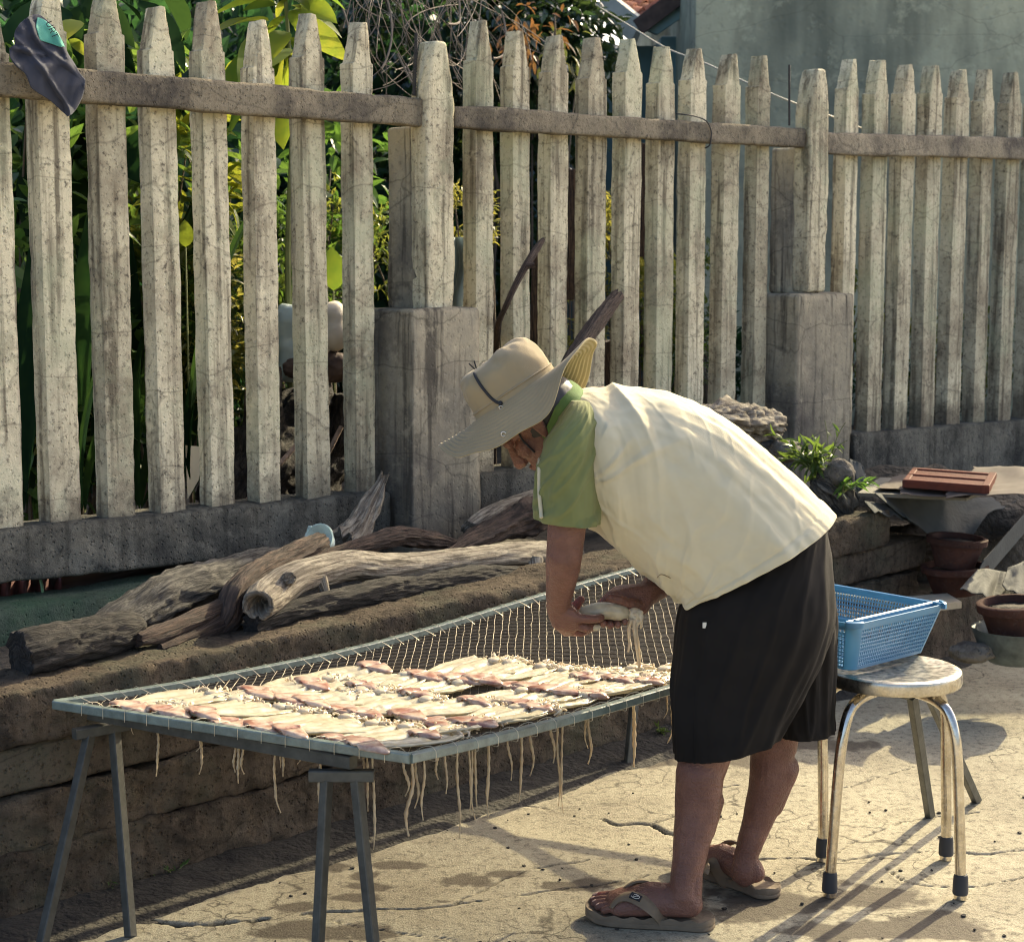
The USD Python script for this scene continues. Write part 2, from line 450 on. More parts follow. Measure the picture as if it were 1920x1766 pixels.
plain("dry_vine", (0.125, 0.10, 0.075), 0.9, var=0.4, scale=20)
plain("stick_wood", (0.22, 0.155, 0.115), 0.85, var=0.45, scale=30, bump=0.004, bscale=60)
plain("stem_green", (0.13, 0.15, 0.05), 0.7, var=0.3)
plain("stem_brown", (0.10, 0.075, 0.05), 0.85, var=0.3)
look("clear_plastic", {"f": ("layer_weight", {"blend": 0.35}), "t": ("transparent_bsdf", {"color": (0.93, 0.97, 0.95)}), "gl": ("principled_bsdf", {"base_color": (0.65, 0.75, 0.72), "roughness": 0.12}),
                       "mr": ("map_range", {"to_min": 0.12, "to_max": 0.85}), "m": ("mix_closure", {})},
     [("f.facing", "mr.value"), ("mr.result", "m.fac"), ("t.BSDF", "m.closure1"), ("gl.BSDF", "m.closure2")], "m.closure")


def wood(name, light, dark, crack, lscale=5.0, ascale=26.0, bump=0.006, speck=0.4):
    """Weathered wood on tubes: uv = (angle fraction, length in metres)."""
    nodes = {"uv": ("uvmap", {"attribute": "st"}), "m": ("mapping", {"scale": (ascale, lscale, 1)}), "g": ("geometry", {}),
             "n": ("noise_texture", {"scale": 1.0, "detail": 7.0, "roughness": 0.7, "distortion": 0.6}),
             "r": ("rgb_ramp", {"ramp": [(0.36, crack), (0.46, dark), (0.57, light), (0.8, np.minimum(np.array(light) * 1.25, 0.9))]}),
             "n2": ("noise_texture", {"scale": 9.0, "detail": 6.0, "roughness": 0.7}),
             "r2": ("map_range", {"from_min": 0.45, "from_max": 0.68, "to_max": 0.75, "clamp": True}),
             "c": ("mix_color", {"b": dark}),
             "n3": ("noise_texture", {"scale": 70.0, "detail": 5.0}), "r3": ("map_range", {"from_min": 0.55, "from_max": 0.68, "to_max": speck, "clamp": True}), "c3": ("mix_color", {"b": crack}),
             "b": ("bump", {"strength": 1.0, "distance": bump}), "p": ("principled_bsdf", {"roughness": 0.82, "specular_ior_level": 0.3})}
    look(name, nodes, [("uv.UV", "m.vector"), ("m.vector", "n.vector"), ("n.fac", "r.fac"), ("g.position", "n2.vector"), ("n2.fac", "r2.value"), ("r2.result", "c.fac"), ("r.color", "c.a"),
                       ("g.position", "n3.vector"), ("n3.fac", "r3.value"), ("r3.result", "c3.fac"), ("c.result", "c3.a"), ("c3.result", "p.base_color"),
                       ("n.fac", "b.height"), ("b.normal", "p.normal")], "p.BSDF")


wood("log_dark", (0.056, 0.048, 0.040), (0.016, 0.014, 0.012), (0.005, 0.005, 0.005), 16, 30, 0.016, 0.6)
wood("log_grey", (0.150, 0.138, 0.115), (0.046, 0.042, 0.037), (0.018, 0.016, 0.015), 12, 30, 0.012, 0.55)
wood("log_brown", (0.115, 0.075, 0.054), (0.05, 0.034, 0.026), (0.012, 0.009, 0.008), 12, 28, 0.014)
wood("driftwood", (0.31, 0.275, 0.215), (0.14, 0.115, 0.088), (0.035, 0.028, 0.021), 8, 24, 0.008, 0.35)


def leaf(name, cols, trans, rough=0.4, tmix=0.45, spec=0.5):
    """Leaf with per-leaf variation, light coming through."""
    n = len(cols)
    look(name, {"g": ("geometry", {}), "oi": ("object_info", {}), "gn": ("noise_texture", {"scale": 22.0, "detail": 4.0}), "gm": ("math", {"math_type": "multiply_add", "value2": 0.55, "value3": -0.27}), "a0": ("math", {"math_type": "add"}), "a": ("math", {"math_type": "add"}), "fr": ("math", {"math_type": "fraction"}),
                "r": ("rgb_ramp", {"ramp": [(k / n, c) for k, c in enumerate(list(cols) + [cols[0]])]}),
                "rt": ("rgb_ramp", {"ramp": [(k / len(trans), c) for k, c in enumerate(list(trans) + [trans[0]])]}),
                "p": ("principled_bsdf", {"roughness": rough, "specular_ior_level": spec}), "t": ("translucent_bsdf", {}), "m": ("mix_closure", {"fac": tmix})},
         [("g.position", "gn.vector"), ("gn.fac", "gm.value1"), ("gm.value", "a0.value1"), ("g.random_per_island", "a0.value2"), ("a0.value", "a.value1"), ("oi.random", "a.value2"), ("a.value", "fr.value1"), ("fr.value", "r.fac"), ("fr.value", "rt.fac"), ("r.color", "p.base_color"), ("rt.color", "t.color"),
          ("p.BSDF", "m.closure1"), ("t.BSDF", "m.closure2")], "m.closure")


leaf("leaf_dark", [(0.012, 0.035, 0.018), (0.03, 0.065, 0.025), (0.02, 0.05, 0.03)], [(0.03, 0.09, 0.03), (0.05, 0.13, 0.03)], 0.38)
leaf("leaf_broad", [(0.07, 0.12, 0.015), (0.045, 0.10, 0.015), (0.10, 0.14, 0.02)], [(0.30, 0.36, 0.03), (0.16, 0.26, 0.03), (0.36, 0.36, 0.04)], 0.6, 0.55, spec=0.2)
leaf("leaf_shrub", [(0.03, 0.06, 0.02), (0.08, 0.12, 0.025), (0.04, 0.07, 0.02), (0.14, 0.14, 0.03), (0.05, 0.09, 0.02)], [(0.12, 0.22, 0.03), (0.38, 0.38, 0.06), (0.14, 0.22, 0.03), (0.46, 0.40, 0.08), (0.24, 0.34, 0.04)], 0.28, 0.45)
leaf("leaf_vine", [(0.014, 0.03, 0.018), (0.025, 0.05, 0.02), (0.015, 0.035, 0.02)], [(0.05, 0.10, 0.03), (0.09, 0.13, 0.03)], 0.16, 0.25, spec=0.8)
leaf("leaf_rust", [(0.07, 0.06, 0.02), (0.11, 0.06, 0.03), (0.05, 0.07, 0.02), (0.10, 0.09, 0.03)], [(0.22, 0.16, 0.04), (0.26, 0.12, 0.04), (0.14, 0.18, 0.04)], 0.5, 0.35)
leaf("leaf_small", [(0.04, 0.09, 0.02), (0.06, 0.11, 0.025), (0.035, 0.07, 0.02)], [(0.14, 0.28, 0.04), (0.22, 0.32, 0.05)], 0.35, 0.4)
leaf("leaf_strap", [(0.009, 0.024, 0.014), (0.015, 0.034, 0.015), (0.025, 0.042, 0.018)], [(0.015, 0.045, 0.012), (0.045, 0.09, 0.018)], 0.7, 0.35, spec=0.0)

# cloth
def cloth(name, col, rough=0.9, var=0.06, weave=900.0, bump=0.0006, sheen=0.1, trans=0.0, fold=14.0, spec=0.15):
    c = np.array(col)
    nodes = {"g": ("geometry", {}), "n": ("noise_texture", {"scale": fold, "detail": 6.0, "roughness": 0.6}), "r": ("rgb_ramp", {"ramp": [(0.3, c * (1 - var)), (0.7, np.minimum(c * (1 + var), 0.92))]}),
             "bn": ("noise_texture", {"scale": weave, "detail": 2.0}), "b": ("bump", {"strength": 1.0, "distance": bump}),
             "p": ("principled_bsdf", {"roughness": rough, "specular_ior_level": spec, "sheen_weight": sheen})}
    links = [("g.position", "n.vector"), ("n.fac", "r.fac"), ("r.color", "p.base_color"), ("g.position", "bn.vector"), ("bn.fac", "b.height"), ("b.normal", "p.normal")]
    surf = "p.BSDF"
    if trans:
        nodes.update({"t": ("translucent_bsdf", {"color": c}), "m": ("mix_closure", {"fac": trans})})
        links += [("p.BSDF", "m.closure1"), ("t.BSDF", "m.closure2")]
        surf = "m.closure"
    look(name, nodes, links, surf)


cloth("shirt_white", (0.52, 0.47, 0.33), 0.85, 0.05)
cloth("shirt_green", (0.165, 0.18, 0.07), 0.9, 0.08)
cloth("collar_green", (0.10, 0.17, 0.05), 0.9, 0.1)
cloth("shorts_dark", (0.011, 0.0095, 0.0085), 0.85, 0.2, spec=0.15, sheen=0.0)
cloth("hat_khaki", (0.285, 0.228, 0.138), 0.9, 0.07)
cloth("hat_under", (0.42, 0.36, 0.20), 0.9, 0.07, trans=0.25)
cloth("cloth_navy", (0.042, 0.045, 0.060), 0.9, 0.15)
cloth("patch_teal", (0.10, 0.34, 0.26), 0.8, 0.06)
plain("cord_black", (0.012, 0.012, 0.014), 0.7)
plain("hair_black", (0.012, 0.011, 0.012), 0.5)
plain("sole_tan", (0.155, 0.115, 0.075), 0.85, var=0.18, scale=30, bump=0.001, bscale=200)
plain("strap_tan", (0.16, 0.115, 0.07), 0.75, var=0.12, scale=30, bump=0.001, bscale=200)
plain("print_white", (0.6, 0.58, 0.5), 0.7)
plain("nail_pale", (0.45, 0.30, 0.24), 0.4)
look("skin", {"g": ("geometry", {}), "n": ("noise_texture", {"scale": 16.0, "detail": 7.0, "roughness": 0.65}), "r": ("rgb_ramp", {"ramp": [(0.3, (0.105, 0.045, 0.032)), (0.5, (0.145, 0.066, 0.046)), (0.72, (0.195, 0.095, 0.066))]}),
              "n2": ("noise_texture", {"scale": 220.0, "detail": 3.0}), "m": ("mapping", {"scale": (45, 45, 120)}), "n3": ("noise_texture", {"scale": 1.0, "detail": 3.0}), "ad": ("math", {"math_type": "add"}),
              "n4": ("noise_texture", {"scale": 75.0, "detail": 5.0, "roughness": 0.7}), "r4": ("map_range", {"from_min": 0.55, "from_max": 0.7, "to_max": 0.45, "clamp": True}), "c4": ("mix_color", {"b": (0.075, 0.028, 0.02)}), "b": ("bump", {"strength": 0.9, "distance": 0.0032}), "p": ("principled_bsdf", {"roughness": 0.48, "specular_ior_level": 0.4, "subsurface_weight": 0.12, "subsurface_radius": (1, 0.3, 0.15), "subsurface_scale": 0.006})},
     [("g.position", "n.vector"), ("n.fac", "r.fac"), ("g.position", "n4.vector"), ("n4.fac", "r4.value"), ("r4.result", "c4.fac"), ("r.color", "c4.a"), ("c4.result", "p.base_color"), ("g.position", "n2.vector"), ("g.position", "m.vector"), ("m.vector", "n3.vector"), ("n2.fac", "ad.value1"), ("n3.fac", "ad.value2"), ("ad.value", "b.height"), ("b.normal", "p.normal")], "p.BSDF")


def flesh(name, c0, c1, scale=20.0, rough=0.22, trans=0.3, sss=0.0):
    nodes = {"g": ("geometry", {}), "n": ("noise_texture", {"scale": scale, "detail": 5.0}), "r": ("rgb_ramp", {"ramp": [(0.35, c0), (0.65, c1)]}),
             "n2": ("noise_texture", {"scale": 120.0, "detail": 3.0}), "b": ("bump", {"strength": 0.6, "distance": 0.002}),
             "p": ("principled_bsdf", {"roughness": rough, "specular_ior_level": 0.5, "coat_weight": 0.25, "coat_roughness": 0.15}), "t": ("translucent_bsdf", {}), "m": ("mix_closure", {"fac": trans})}
    look(name, nodes, [("g.position", "n.vector"), ("n.fac", "r.fac"), ("r.color", "p.base_color"), ("r.color", "t.color"), ("g.position", "n2.vector"), ("n2.fac", "b.height"), ("b.normal", "p.normal"), ("p.BSDF", "m.closure1"), ("t.BSDF", "m.closure2")], "m.closure")


flesh("squid_white", (0.52, 0.455, 0.315), (0.68, 0.62, 0.45), 45)
flesh("squid_arm", (0.72, 0.60, 0.43), (0.82, 0.75, 0.57), 40, trans=0.4)
flesh("squid_red", (0.36, 0.17, 0.12), (0.74, 0.60, 0.46), 32, trans=0.3)
flesh("squid_tentacle", (0.68, 0.55, 0.38), (0.78, 0.68, 0.50), 30, trans=0.4)

# ------------------------------------------------------------------ ground
rng = np.random.default_rng(7)
GX, GY = (-1.35, 2.25), (3.30, 5.9)
gx, gy = np.linspace(*GX, 600), np.linspace(*GY, 440)
A, B = np.meshgrid(gx, gy, indexing="ij")
P2 = np.stack([A, B], -1)
P3 = np.stack([A, B, np.zeros_like(A)], -1)
crack_lines = [
    ([(1424, 1611), (1480, 1606), (1537, 1611), (1603, 1607), (1660, 1600), (1741, 1594), (1789, 1598), (1840, 1600), (1913, 1594), (1990, 1590)], 0.0045),
    ([(1129, 1536), (1161, 1545), (1195, 1543), (1223, 1545), (1238, 1556), (1256, 1563), (1290, 1570)], 0.006),
    ([(560, 1712), (640, 1710), (730, 1705), (850, 1695), (960, 1680), (1050, 1665), (1150, 1655), (1215, 1640)], 0.003),
    ([(850, 1695), (900, 1670), (960, 1640), (1020, 1625), (1100, 1610)], 0.0024),
    ([(90, 1716), (180, 1717), (250, 1722), (350, 1732), (440, 1727), (492, 1720)], 0.010),
    ([(870, 1500), (950, 1505), (1030, 1516)], 0.0022), ([(1215, 1545), (1300, 1520), (1380, 1500)], 0.0018),
    ([(1330, 1480), (1420, 1470), (1560, 1475), (1700, 1440), (1900, 1400)], 0.0018), ([(1555, 1607), (1640, 1560), (1700, 1540), (1850, 1520)], 0.0018),
    ([(560, 1712), (700, 1740), (860, 1766)], 0.0015), ([(1650, 1605), (1700, 1650), (1800, 1660), (1920, 1640)], 0.0015)]
depth = np.zeros_like(A)
jit = 0.010
for pts, wd in crack_lines:
    L = np.array([on_z(x, y, 0)[:2] for x, y in pts])
    L = curve(np.c_[L, np.zeros(len(L))], 110)[:, :2]
    L[:, 0] += jit * 2 * nz(np.c_[L * 14, np.zeros(110)], 1, 3)
    L[:, 1] += jit * 3 * nz(np.c_[L * 14, np.zeros(110)], 1, 9)
    L += 0.010 * np.c_[nz(np.c_[L * 45, np.zeros(len(L))], 1, 13), nz(np.c_[L * 45, np.zeros(len(L))], 1, 17)]
    lo, hi = L.min(0) - 0.06, L.max(0) + 0.06
    sel = (A > lo[0]) & (A < hi[0]) & (B > lo[1]) & (B < hi[1])
    q = P2[sel]
    bb = np.full(len(q), 9.0)
    for a, b in zip(L[:-1], L[1:]):
        ab = b - a
        t = np.clip(((q - a) @ ab) / (ab @ ab), 0, 1)
        bb = np.minimum(bb, np.linalg.norm(q - a - t[:, None] * ab, axis=1))
    wv = wd * np.clip(2.6 * meshkit.fbm(np.c_[q * 22, np.zeros(len(q))], 3, 11) - 0.35, 0.12, 2.2)
    depth[sel] = np.maximum(depth[sel], np.clip(1.35 - bb / np.maximum(wv, 1e-4), 0, 1))
zz = 0.006 * nz(P3, 1.3, 2) + 0.0035 * nz(P3, 9, 4) + 0.0012 * nz(P3, 50, 6) - 0.012 * depth
# damp patches where water dripped from basket and squid
wet = np.zeros_like(A)
for px, py, rx, ry in ((1600, 1680, .17, .10), (1690, 1742, .20, .07), (1440, 1690, .16, .10), (1540, 1745, .12, .06), (1770, 1720, .08, .05), (620, 1622, .05, .04), (690, 1640, .04, .03), (705, 1660, .06, .03), (760, 1620, .07, .03),
                       (870, 1650, .12, .05), (1070, 1662, .07, .035), (950, 1640, .06, .03), (660, 1682, .05, .03), (600, 1745, .16, .07), (700, 1750, .10, .05), (1120, 1655, .06, .03), (830, 1690, .03, .015), (540, 1700, .06, .03),
                       (1480, 1395, .22, .10), (1330, 1420, .25, .10)):
    c = on_z(px, py, 0)
    d = np.sqrt(((A - c[0]) / rx) ** 2 + ((B - c[1]) / ry) ** 2) + 1.5 * nz(P3 + 3, 13, 8) + 0.5 * nz(P3, 60, 12)
    wet = np.maximum(wet, np.clip((1.0 - d) / 0.25, 0, 1))
zz = zz - 0.0006 * wet
idx = np.arange(A.size).reshape(A.shape)
q = np.stack([idx[:-1, :-1], idx[1:, :-1], idx[1:, 1:], idx[:-1, 1:]], -1).reshape(-1, 4)
gv = np.stack([A, B, zz], -1).reshape(-1, 3)
R = 260.0
ring_in = np.array([[GX[0], GY[0], 0], [GX[1], GY[0], 0], [GX[1], GY[1], 0], [GX[0], GY[1], 0]])
ring_out = np.array([[-R, -R, 0], [R, -R, 0], [R, R, 0], [-R, R, 0]])
n0 = len(gv)
gv2 = np.vstack([gv, ring_in + [0, 0, -0.001], ring_out + [0, 0, -0.001]])
rf = []
for k in range(4):
    j = (k + 1) % 4
    rf += [[n0 + k, n0 + 4 + k, n0 + 4 + j], [n0 + k, n0 + 4 + j, n0 + j]]
gf = np.vstack([q[:, [0, 1, 2]], q[:, [0, 2, 3]], rf])
Lg, Dg, Cg = (0.43, 0.39, 0.285), (0.25, 0.22, 0.16), (0.06, 0.052, 0.042)
look("yard_concrete", {
    "g": ("geometry", {}), "n1": ("noise_texture", {"scale": 1.7, "detail": 8.0, "roughness": 0.7}), "r1": ("map_range", {"from_min": 0.40, "from_max": 0.65, "clamp": True}), "c1": ("mix_color", {"a": Lg, "b": Dg}),
    "n2": ("noise_texture", {"scale": 42.0, "detail": 7.0, "roughness": 0.75}), "r2": ("map_range", {"from_min": 0.50, "from_max": 0.64, "to_max": 0.7, "clamp": True}), "c2": ("mix_color", {"b": Cg}),
    "n3": ("noise_texture", {"scale": 190.0, "detail": 4.0, "roughness": 0.7}), "r3": ("map_range", {"from_min": 0.5, "from_max": 0.66, "to_max": 0.55, "clamp": True}), "c3": ("mix_color", {"b": (0.53, 0.485, 0.37)}),
    "dn": ("noise_texture", {"scale": 5.0, "detail": 4.0}), "dv": ("vector_math", {"math_type": "multiply_add", "vector2": (0.35, 0.35, 0.0)}),
    "vo": ("voronoi_texture", {"feature": "distance_to_edge", "scale": 3.1}), "vr": ("map_range", {"from_min": 0.0, "from_max": 0.011, "to_min": 1.0, "to_max": 0.0, "clamp": True}),
    "gate": ("noise_texture", {"scale": 1.3, "detail": 2.0}), "gr": ("map_range", {"from_min": 0.42, "from_max": 0.56, "clamp": True}), "cm": ("math", {"math_type": "multiply"}), "cm2": ("math", {"math_type": "multiply", "value2": 0.85}), "c4": ("mix_color", {"b": (0.06, 0.05, 0.04)}),
    "ac": ("texture_coordinate", {}), "sp": ("separate_xyz", {}), "c5": ("mix_color", {"b": (0.022, 0.019, 0.016)}),
    "wm": ("math", {"math_type": "multiply", "value2": 0.85}), "c6": ("mix_color", {"b": (0.085, 0.068, 0.052)}), "rw": ("map_range", {"to_min": 0.95, "to_max": 0.72, "clamp": True}),
    "ad": ("math", {"math_type": "add"}), "b": ("bump", {"strength": 1.0, "distance": 0.0035}), "p": ("principled_bsdf", {"specular_ior_level": 0.12})},
    [("g.position", "n1.vector"), ("n1.fac", "r1.value"), ("r1.result", "c1.fac"), ("g.position", "n2.vector"), ("n2.fac", "r2.value"), ("r2.result", "c2.fac"), ("c1.result", "c2.a"),
     ("g.position", "n3.vector"), ("n3.fac", "r3.value"), ("r3.result", "c3.fac"), ("c2.result", "c3.a"),
     ("g.position", "dn.vector"), ("dn.color", "dv.vector1"), ("g.position", "dv.vector3"), ("dv.vector", "vo.vector"), ("vo.distance", "vr.value"), ("g.position", "gate.vector"), ("gate.fac", "gr.value"), ("vr.result", "cm.value1"), ("gr.result", "cm.value2"), ("cm.value", "cm2.value1"),
     ("cm2.value", "c4.fac"), ("c3.result", "c4.a"), ("ac.UV", "sp.vector"), ("sp.x", "c5.fac"), ("c4.result", "c5.a"), ("sp.y", "wm.value1"), ("wm.value", "c6.fac"), ("c5.result", "c6.a"), ("c6.result", "p.base_color"), ("sp.y", "rw.value"), ("rw.result", "p.roughness"),
     ("n2.fac", "ad.value1"), ("n3.fac", "ad.value2"), ("ad.value", "b.height"), ("b.normal", "p.normal")], "p.BSDF")
pad = np.zeros(8)
obj("ground", T(gv2, gf), "yard_concrete", smooth=True, kind="structure", uv=np.c_[np.r_[depth.ravel(), pad], np.r_[wet.ravel(), pad]])

# little pebbles and leaf litter on the slab
peb = []
r1 = np.random.default_rng(31)
for _ in range(80):
    px, py = r1.choice([420, 640, 900, 1150, 1500, 1700, 1850]) + r1.normal() * 110, min(1766, 1480 + abs(r1.normal()) * 170)
    p = on_z(px, py, 0)
    if uvz(p)[1] < -3.3:
        continue
    m = trimesh.creation.icosphere(1, 1.0)
    m.vertices *= r1.uniform(0.0012, 0.0045) * np.array([r1.uniform(.8, 1.8), r1.uniform(.8, 1.8), 0.6])
    m.vertices += 0.0006 * r1.normal(size=m.vertices.shape)
    m.apply_translation(p + [0, 0, 0.001])
    peb.append(m)
obj("grit", cat(peb), "dirt", label="dark grit and crumbs scattered over the sunny slab", category="grit", kind="stuff")

# dirt and moss gathered along the foot of the beams
u = np.linspace(0.6, 6.6, 300)
w = np.linspace(0, 1, 18)
UU, WW_ = np.meshgrid(u, w, indexing="ij")
edge = -3.26 + 0.10 * nz(np.stack([u * 2.2, 0 * u, 0 * u], -1), 1, 5) + 0.05 * nz(np.stack([u * 9, 0 * u, 0 * u], -1), 1, 15)
VV = -3.50 + WW_ * (edge[:, None] + 3.50)
ZZ = 0.004 + 0.035 * (1 - WW_) ** 1.5 + 0.02 * (1 - WW_) * nz(np.stack([UU * 20, VV * 20, 0 * UU], -1), 1, 8) - 0.012 * WW_ ** 6
obj("dirt_strip", T(toW(np.stack([UU, VV, ZZ], -1)).reshape(-1, 3), np.vstack([(lambda i: np.vstack([np.stack([i[:-1, :-1], i[:-1, 1:], i[1:, 1:]], -1).reshape(-1, 3), np.stack([i[:-1, :-1], i[1:, 1:], i[1:, :-1]], -1).reshape(-1, 3)]))(np.arange(UU.size).reshape(UU.shape))])), "dirt", smooth=True, kind="structure")

# ------------------------------------------------------------------ stacked concrete beams
for k, (z0, z1, vf, ue, lab, amp) in enumerate((
        (0.398, 0.522, -3.452, 5.30, "long rough concrete beam, topmost of the stack, carrying the driftwood", 0.009),
        (0.290, 0.396, -3.466, 5.56, "smooth grey concrete beam, second from the top of the stack", 0.004),
        (0.163, 0.287, -3.450, 5.50, "crumbling pebbly concrete beam, third from the top of the stack", 0.012),
        (-0.02, 0.160, -3.440, 5.72, "lowest concrete beam of the stack, dark with moss along the ground", 0.009))):
    m = grid_box((0.5, vf - 0.22, z0), (ue, vf, z1), 0.013, r=0.008, amp=amp * 0.9, nscale=38, seed=20 + k, wear=1.2)
    v = m.vertices.copy()
    v[:, 2] += 0.012 * (v[:, 0] - 2.6) * (z0 > 0) + 0.006 * nz(np.c_[v[:, 0] * 1.5, 0 * v[:, 0], 0 * v[:, 0]], 1, k)
    o = obj("concrete_beam", T(toW(v), m.faces[:, ::-1]), "beam_concrete", smooth=50, label=lab, category="concrete beam")

# shelf of earth behind the beams, up to and under the fence
u, v = np.linspace(0.3, 9.0, 180), np.linspace(-3.62, -5.2, 40)
UU, VV = np.meshgrid(u, v, indexing="ij")
ZZ = 0.455 + 0.03 * nz(np.stack([UU * 3, VV * 3, 0 * UU], -1), 1, 4) + 0.02 * nz(np.stack([UU * 14, VV * 14, 0 * UU], -1), 1, 6)
ii = np.arange(UU.size).reshape(UU.shape)
tri = lambda i: np.vstack([np.stack([i[:-1, :-1], i[1:, :-1], i[1:, 1:]], -1).reshape(-1, 3), np.stack([i[:-1, :-1], i[1:, 1:], i[:-1, 1:]], -1).reshape(-1, 3)])
obj("earth_shelf", T(toW(np.stack([UU, VV, ZZ], -1)).reshape(-1, 3), tri(ii)), "garden_soil", smooth=True, kind="structure")
u, v = np.linspace(-3, 22, 120), np.linspace(-5.15, -20, 70)
UU, VV = np.meshgrid(u, v, indexing="ij")
ZZ = 0.46 + 0.08 * nz(np.stack([UU * 1.5, VV * 1.5, 0 * UU], -1), 1, 4)
ii = np.arange(UU.size).reshape(UU.shape)
obj("garden_ground", T(toW(np.stack([UU, VV, ZZ], -1)).reshape(-1, 3), tri(ii)), "garden_soil", smooth=True, kind="structure")

# mossy kerb under the left bay
m = grid_box((0.6, -4.26, 0.30), (2.98, -4.10, 0.552), 0.025, r=0.012, amp=0.006, nscale=22, seed=41, wear=1)
v = m.vertices.copy()
o = obj("mossy_kerb", T(toW(v), m.faces[:, ::-1]), "mossy_concrete", smooth=50, label="low green mossy concrete kerb under the left end of the fence", category="kerb")

# ------------------------------------------------------------------ picket fence
FV = -4.20
fence = thing("picket_fence", "weathered concrete picket fence of three bays with pointed pickets", "fence", at=W(3.9, FV, 0.5))


def picket(xl, xr, ytop, ybase, th=0.062, seed=0, name="picket"):
    a, b = uvz(on_v(xl, 500, FV))[0], uvz(on_v(xr, 500, FV))[0]
    um = (a + b) / 2
    w = b - a
    zt = on_v((xl + xr) / 2, ytop, FV)[2]
    zb = on_v((xl + xr) / 2, ybase, FV)[2] - 0.02
    r = np.random.default_rng(seed + 900)
    sh = zt - 0.118 - r.uniform(-0.012, 0.018)
    tw = w * r.uniform(0.24, 0.36)
    off = r.uniform(-0.04, 0.10) * w
    nzs = int((sh - zb) / 0.035)
    zs = list(np.linspace(zb, sh, nzs)) + list(np.linspace(sh + 0.004, zt, 9))
    nw, nt = 6, 4
    rings = []
    lean = r.uniform(-0.004, 0.004)
    for z in zs:
        if z <= sh:
            l, rr_ = a, b
            hw = 0
        else:
            t = (z - sh) / (zt - sh)
            s = t ** 1.0 * .86 + .14 * t ** 3
            st = 0.075 * w
            l = (a + st) + s * (um + off - tw / 2 - a - st)
            rr_ = (b - st) + s * (um + off + tw / 2 - b + st)
        sh_th = th if z <= sh else th * 0.93
        base = [(l + (rr_ - l) * k / nw, 0.0) for k in range(nw)] + [(rr_, -sh_th * k / nt) for k in range(nt)] + [(rr_ - (rr_ - l) * k / nw, -sh_th) for k in range(nw)] + [(l, -sh_th + sh_th * k / nt) for k in range(nt)]
        rings.append([(x + lean * (z - zb), FV + y, z) for x, y in base])
    R_ = np.array(rings)
    c = R_.mean(1, keepdims=True)
    # round the corners a little, then rough relief
    corners = [0, nw, nw + nt, 2 * nw + nt]
    d = R_ - c
    d[:, :, 2] = 0
    dn = d / (np.linalg.norm(d, axis=2, keepdims=True) + 1e-9)
    for k in corners:
        R_[:, k] -= dn[:, k] * (0.0015 + 0.005 * np.clip(nz(R_[:, k], 14, seed) + .12, 0, 1))[:, None]
    R_ += dn * (0.0052 * nz(R_ + seed, 26, seed) + 0.006 * nz(R_ + seed * 2, 6, seed + 4) + 0.003 * nz(R_, 60, seed + 7))[..., None]
    R_[-1, :, 2] += 0.012 * nz(R_[-1], 30, seed + 9)
    R_[-2, :, 2] += 0.004 * nz(R_[-2], 30, seed + 9)
    m = loft(toW(R_), cap0=True, cap1=True)
    m.faces = m.faces[:, ::-1]
    return obj(name, fixed(m), "picket_concrete", fence, smooth=34)


bay1 = [(-160, -95, -20, 1008), (-42, 29, 3, 998), (79, 139, -24, 992), (189, 243, -14, 984), (290, 339, 15, 972), (388, 434, 5, 960), (479, 521, 38, 952), (571, 615, 26, 944), (664, 701, 41, 936)]
bay2 = [(892, 926, 38, 902), (963, 995, 58, 890), (1032, 1065, 67, 884), (1101, 1136, 71, 878), (1169, 1200, 73, 870), (1232, 1263, 87, 862), (1292, 1322, 91, 855), (1354, 1383, 101, 848), (1416, 1440, 105, 842)]
bay3 = [(1581, 1604, 110, 822), (1633, 1660, 112, 817), (1684, 1709, 120, 812), (1735, 1760, 122, 806), (1784, 1809, 129, 800), (1834, 1856, 129, 795), (1881, 1905, 135, 790), (1930, 1953, 138, 787), (1976, 1998, 143, 784), (2020, 2041, 147, 781)]
for k, (a, b, t, y) in enumerate(bay1 + bay2 + bay3):
    picket(a, b, t, y, seed=k)


def bar(name, x0, x1, top0, top1, bot0, bot1, vf, vb, mat, seed, amp=0.004, res=0.02, wear=1.0, r=0.008, nscale=26, ulo=None, uhi=None):
    """Rail or base wall whose upper and lower edges run through four picture points on the plane v = vf."""
    pa, pb, pc, pd = uvz(on_v(x0, top0, vf)), uvz(on_v(x1, top1, vf)), uvz(on_v(x0, bot0, vf)), uvz(on_v(x1, bot1, vf))
    u0, u1 = pa[0], pb[0]
    zt = lambda u: pa[2] + (u - u0) / (u1 - u0) * (pb[2] - pa[2])
    zb = lambda u: pc[2] + (u - u0) / (u1 - u0) * (pd[2] - pc[2])
    ua, ub = (u0 if ulo is None else ulo), (u1 if uhi is None else uhi)
    H = pa[2] - pc[2]
    m = grid_box((ua, vb, 0), (ub, vf, H), res, r=r, amp=amp, nscale=nscale, seed=seed, wear=wear)
    v = m.vertices.copy()
    f = v[:, 2] / H
    v[:, 2] = zb(v[:, 0]) * (1 - f) + zt(v[:, 0]) * f + 0.006 * nz(np.c_[v[:, 0] * 3, 0 * v[:, 0], f], 1, seed)
    return obj(name, T(toW(v), m.faces[:, ::-1]), mat, fence, smooth=50)


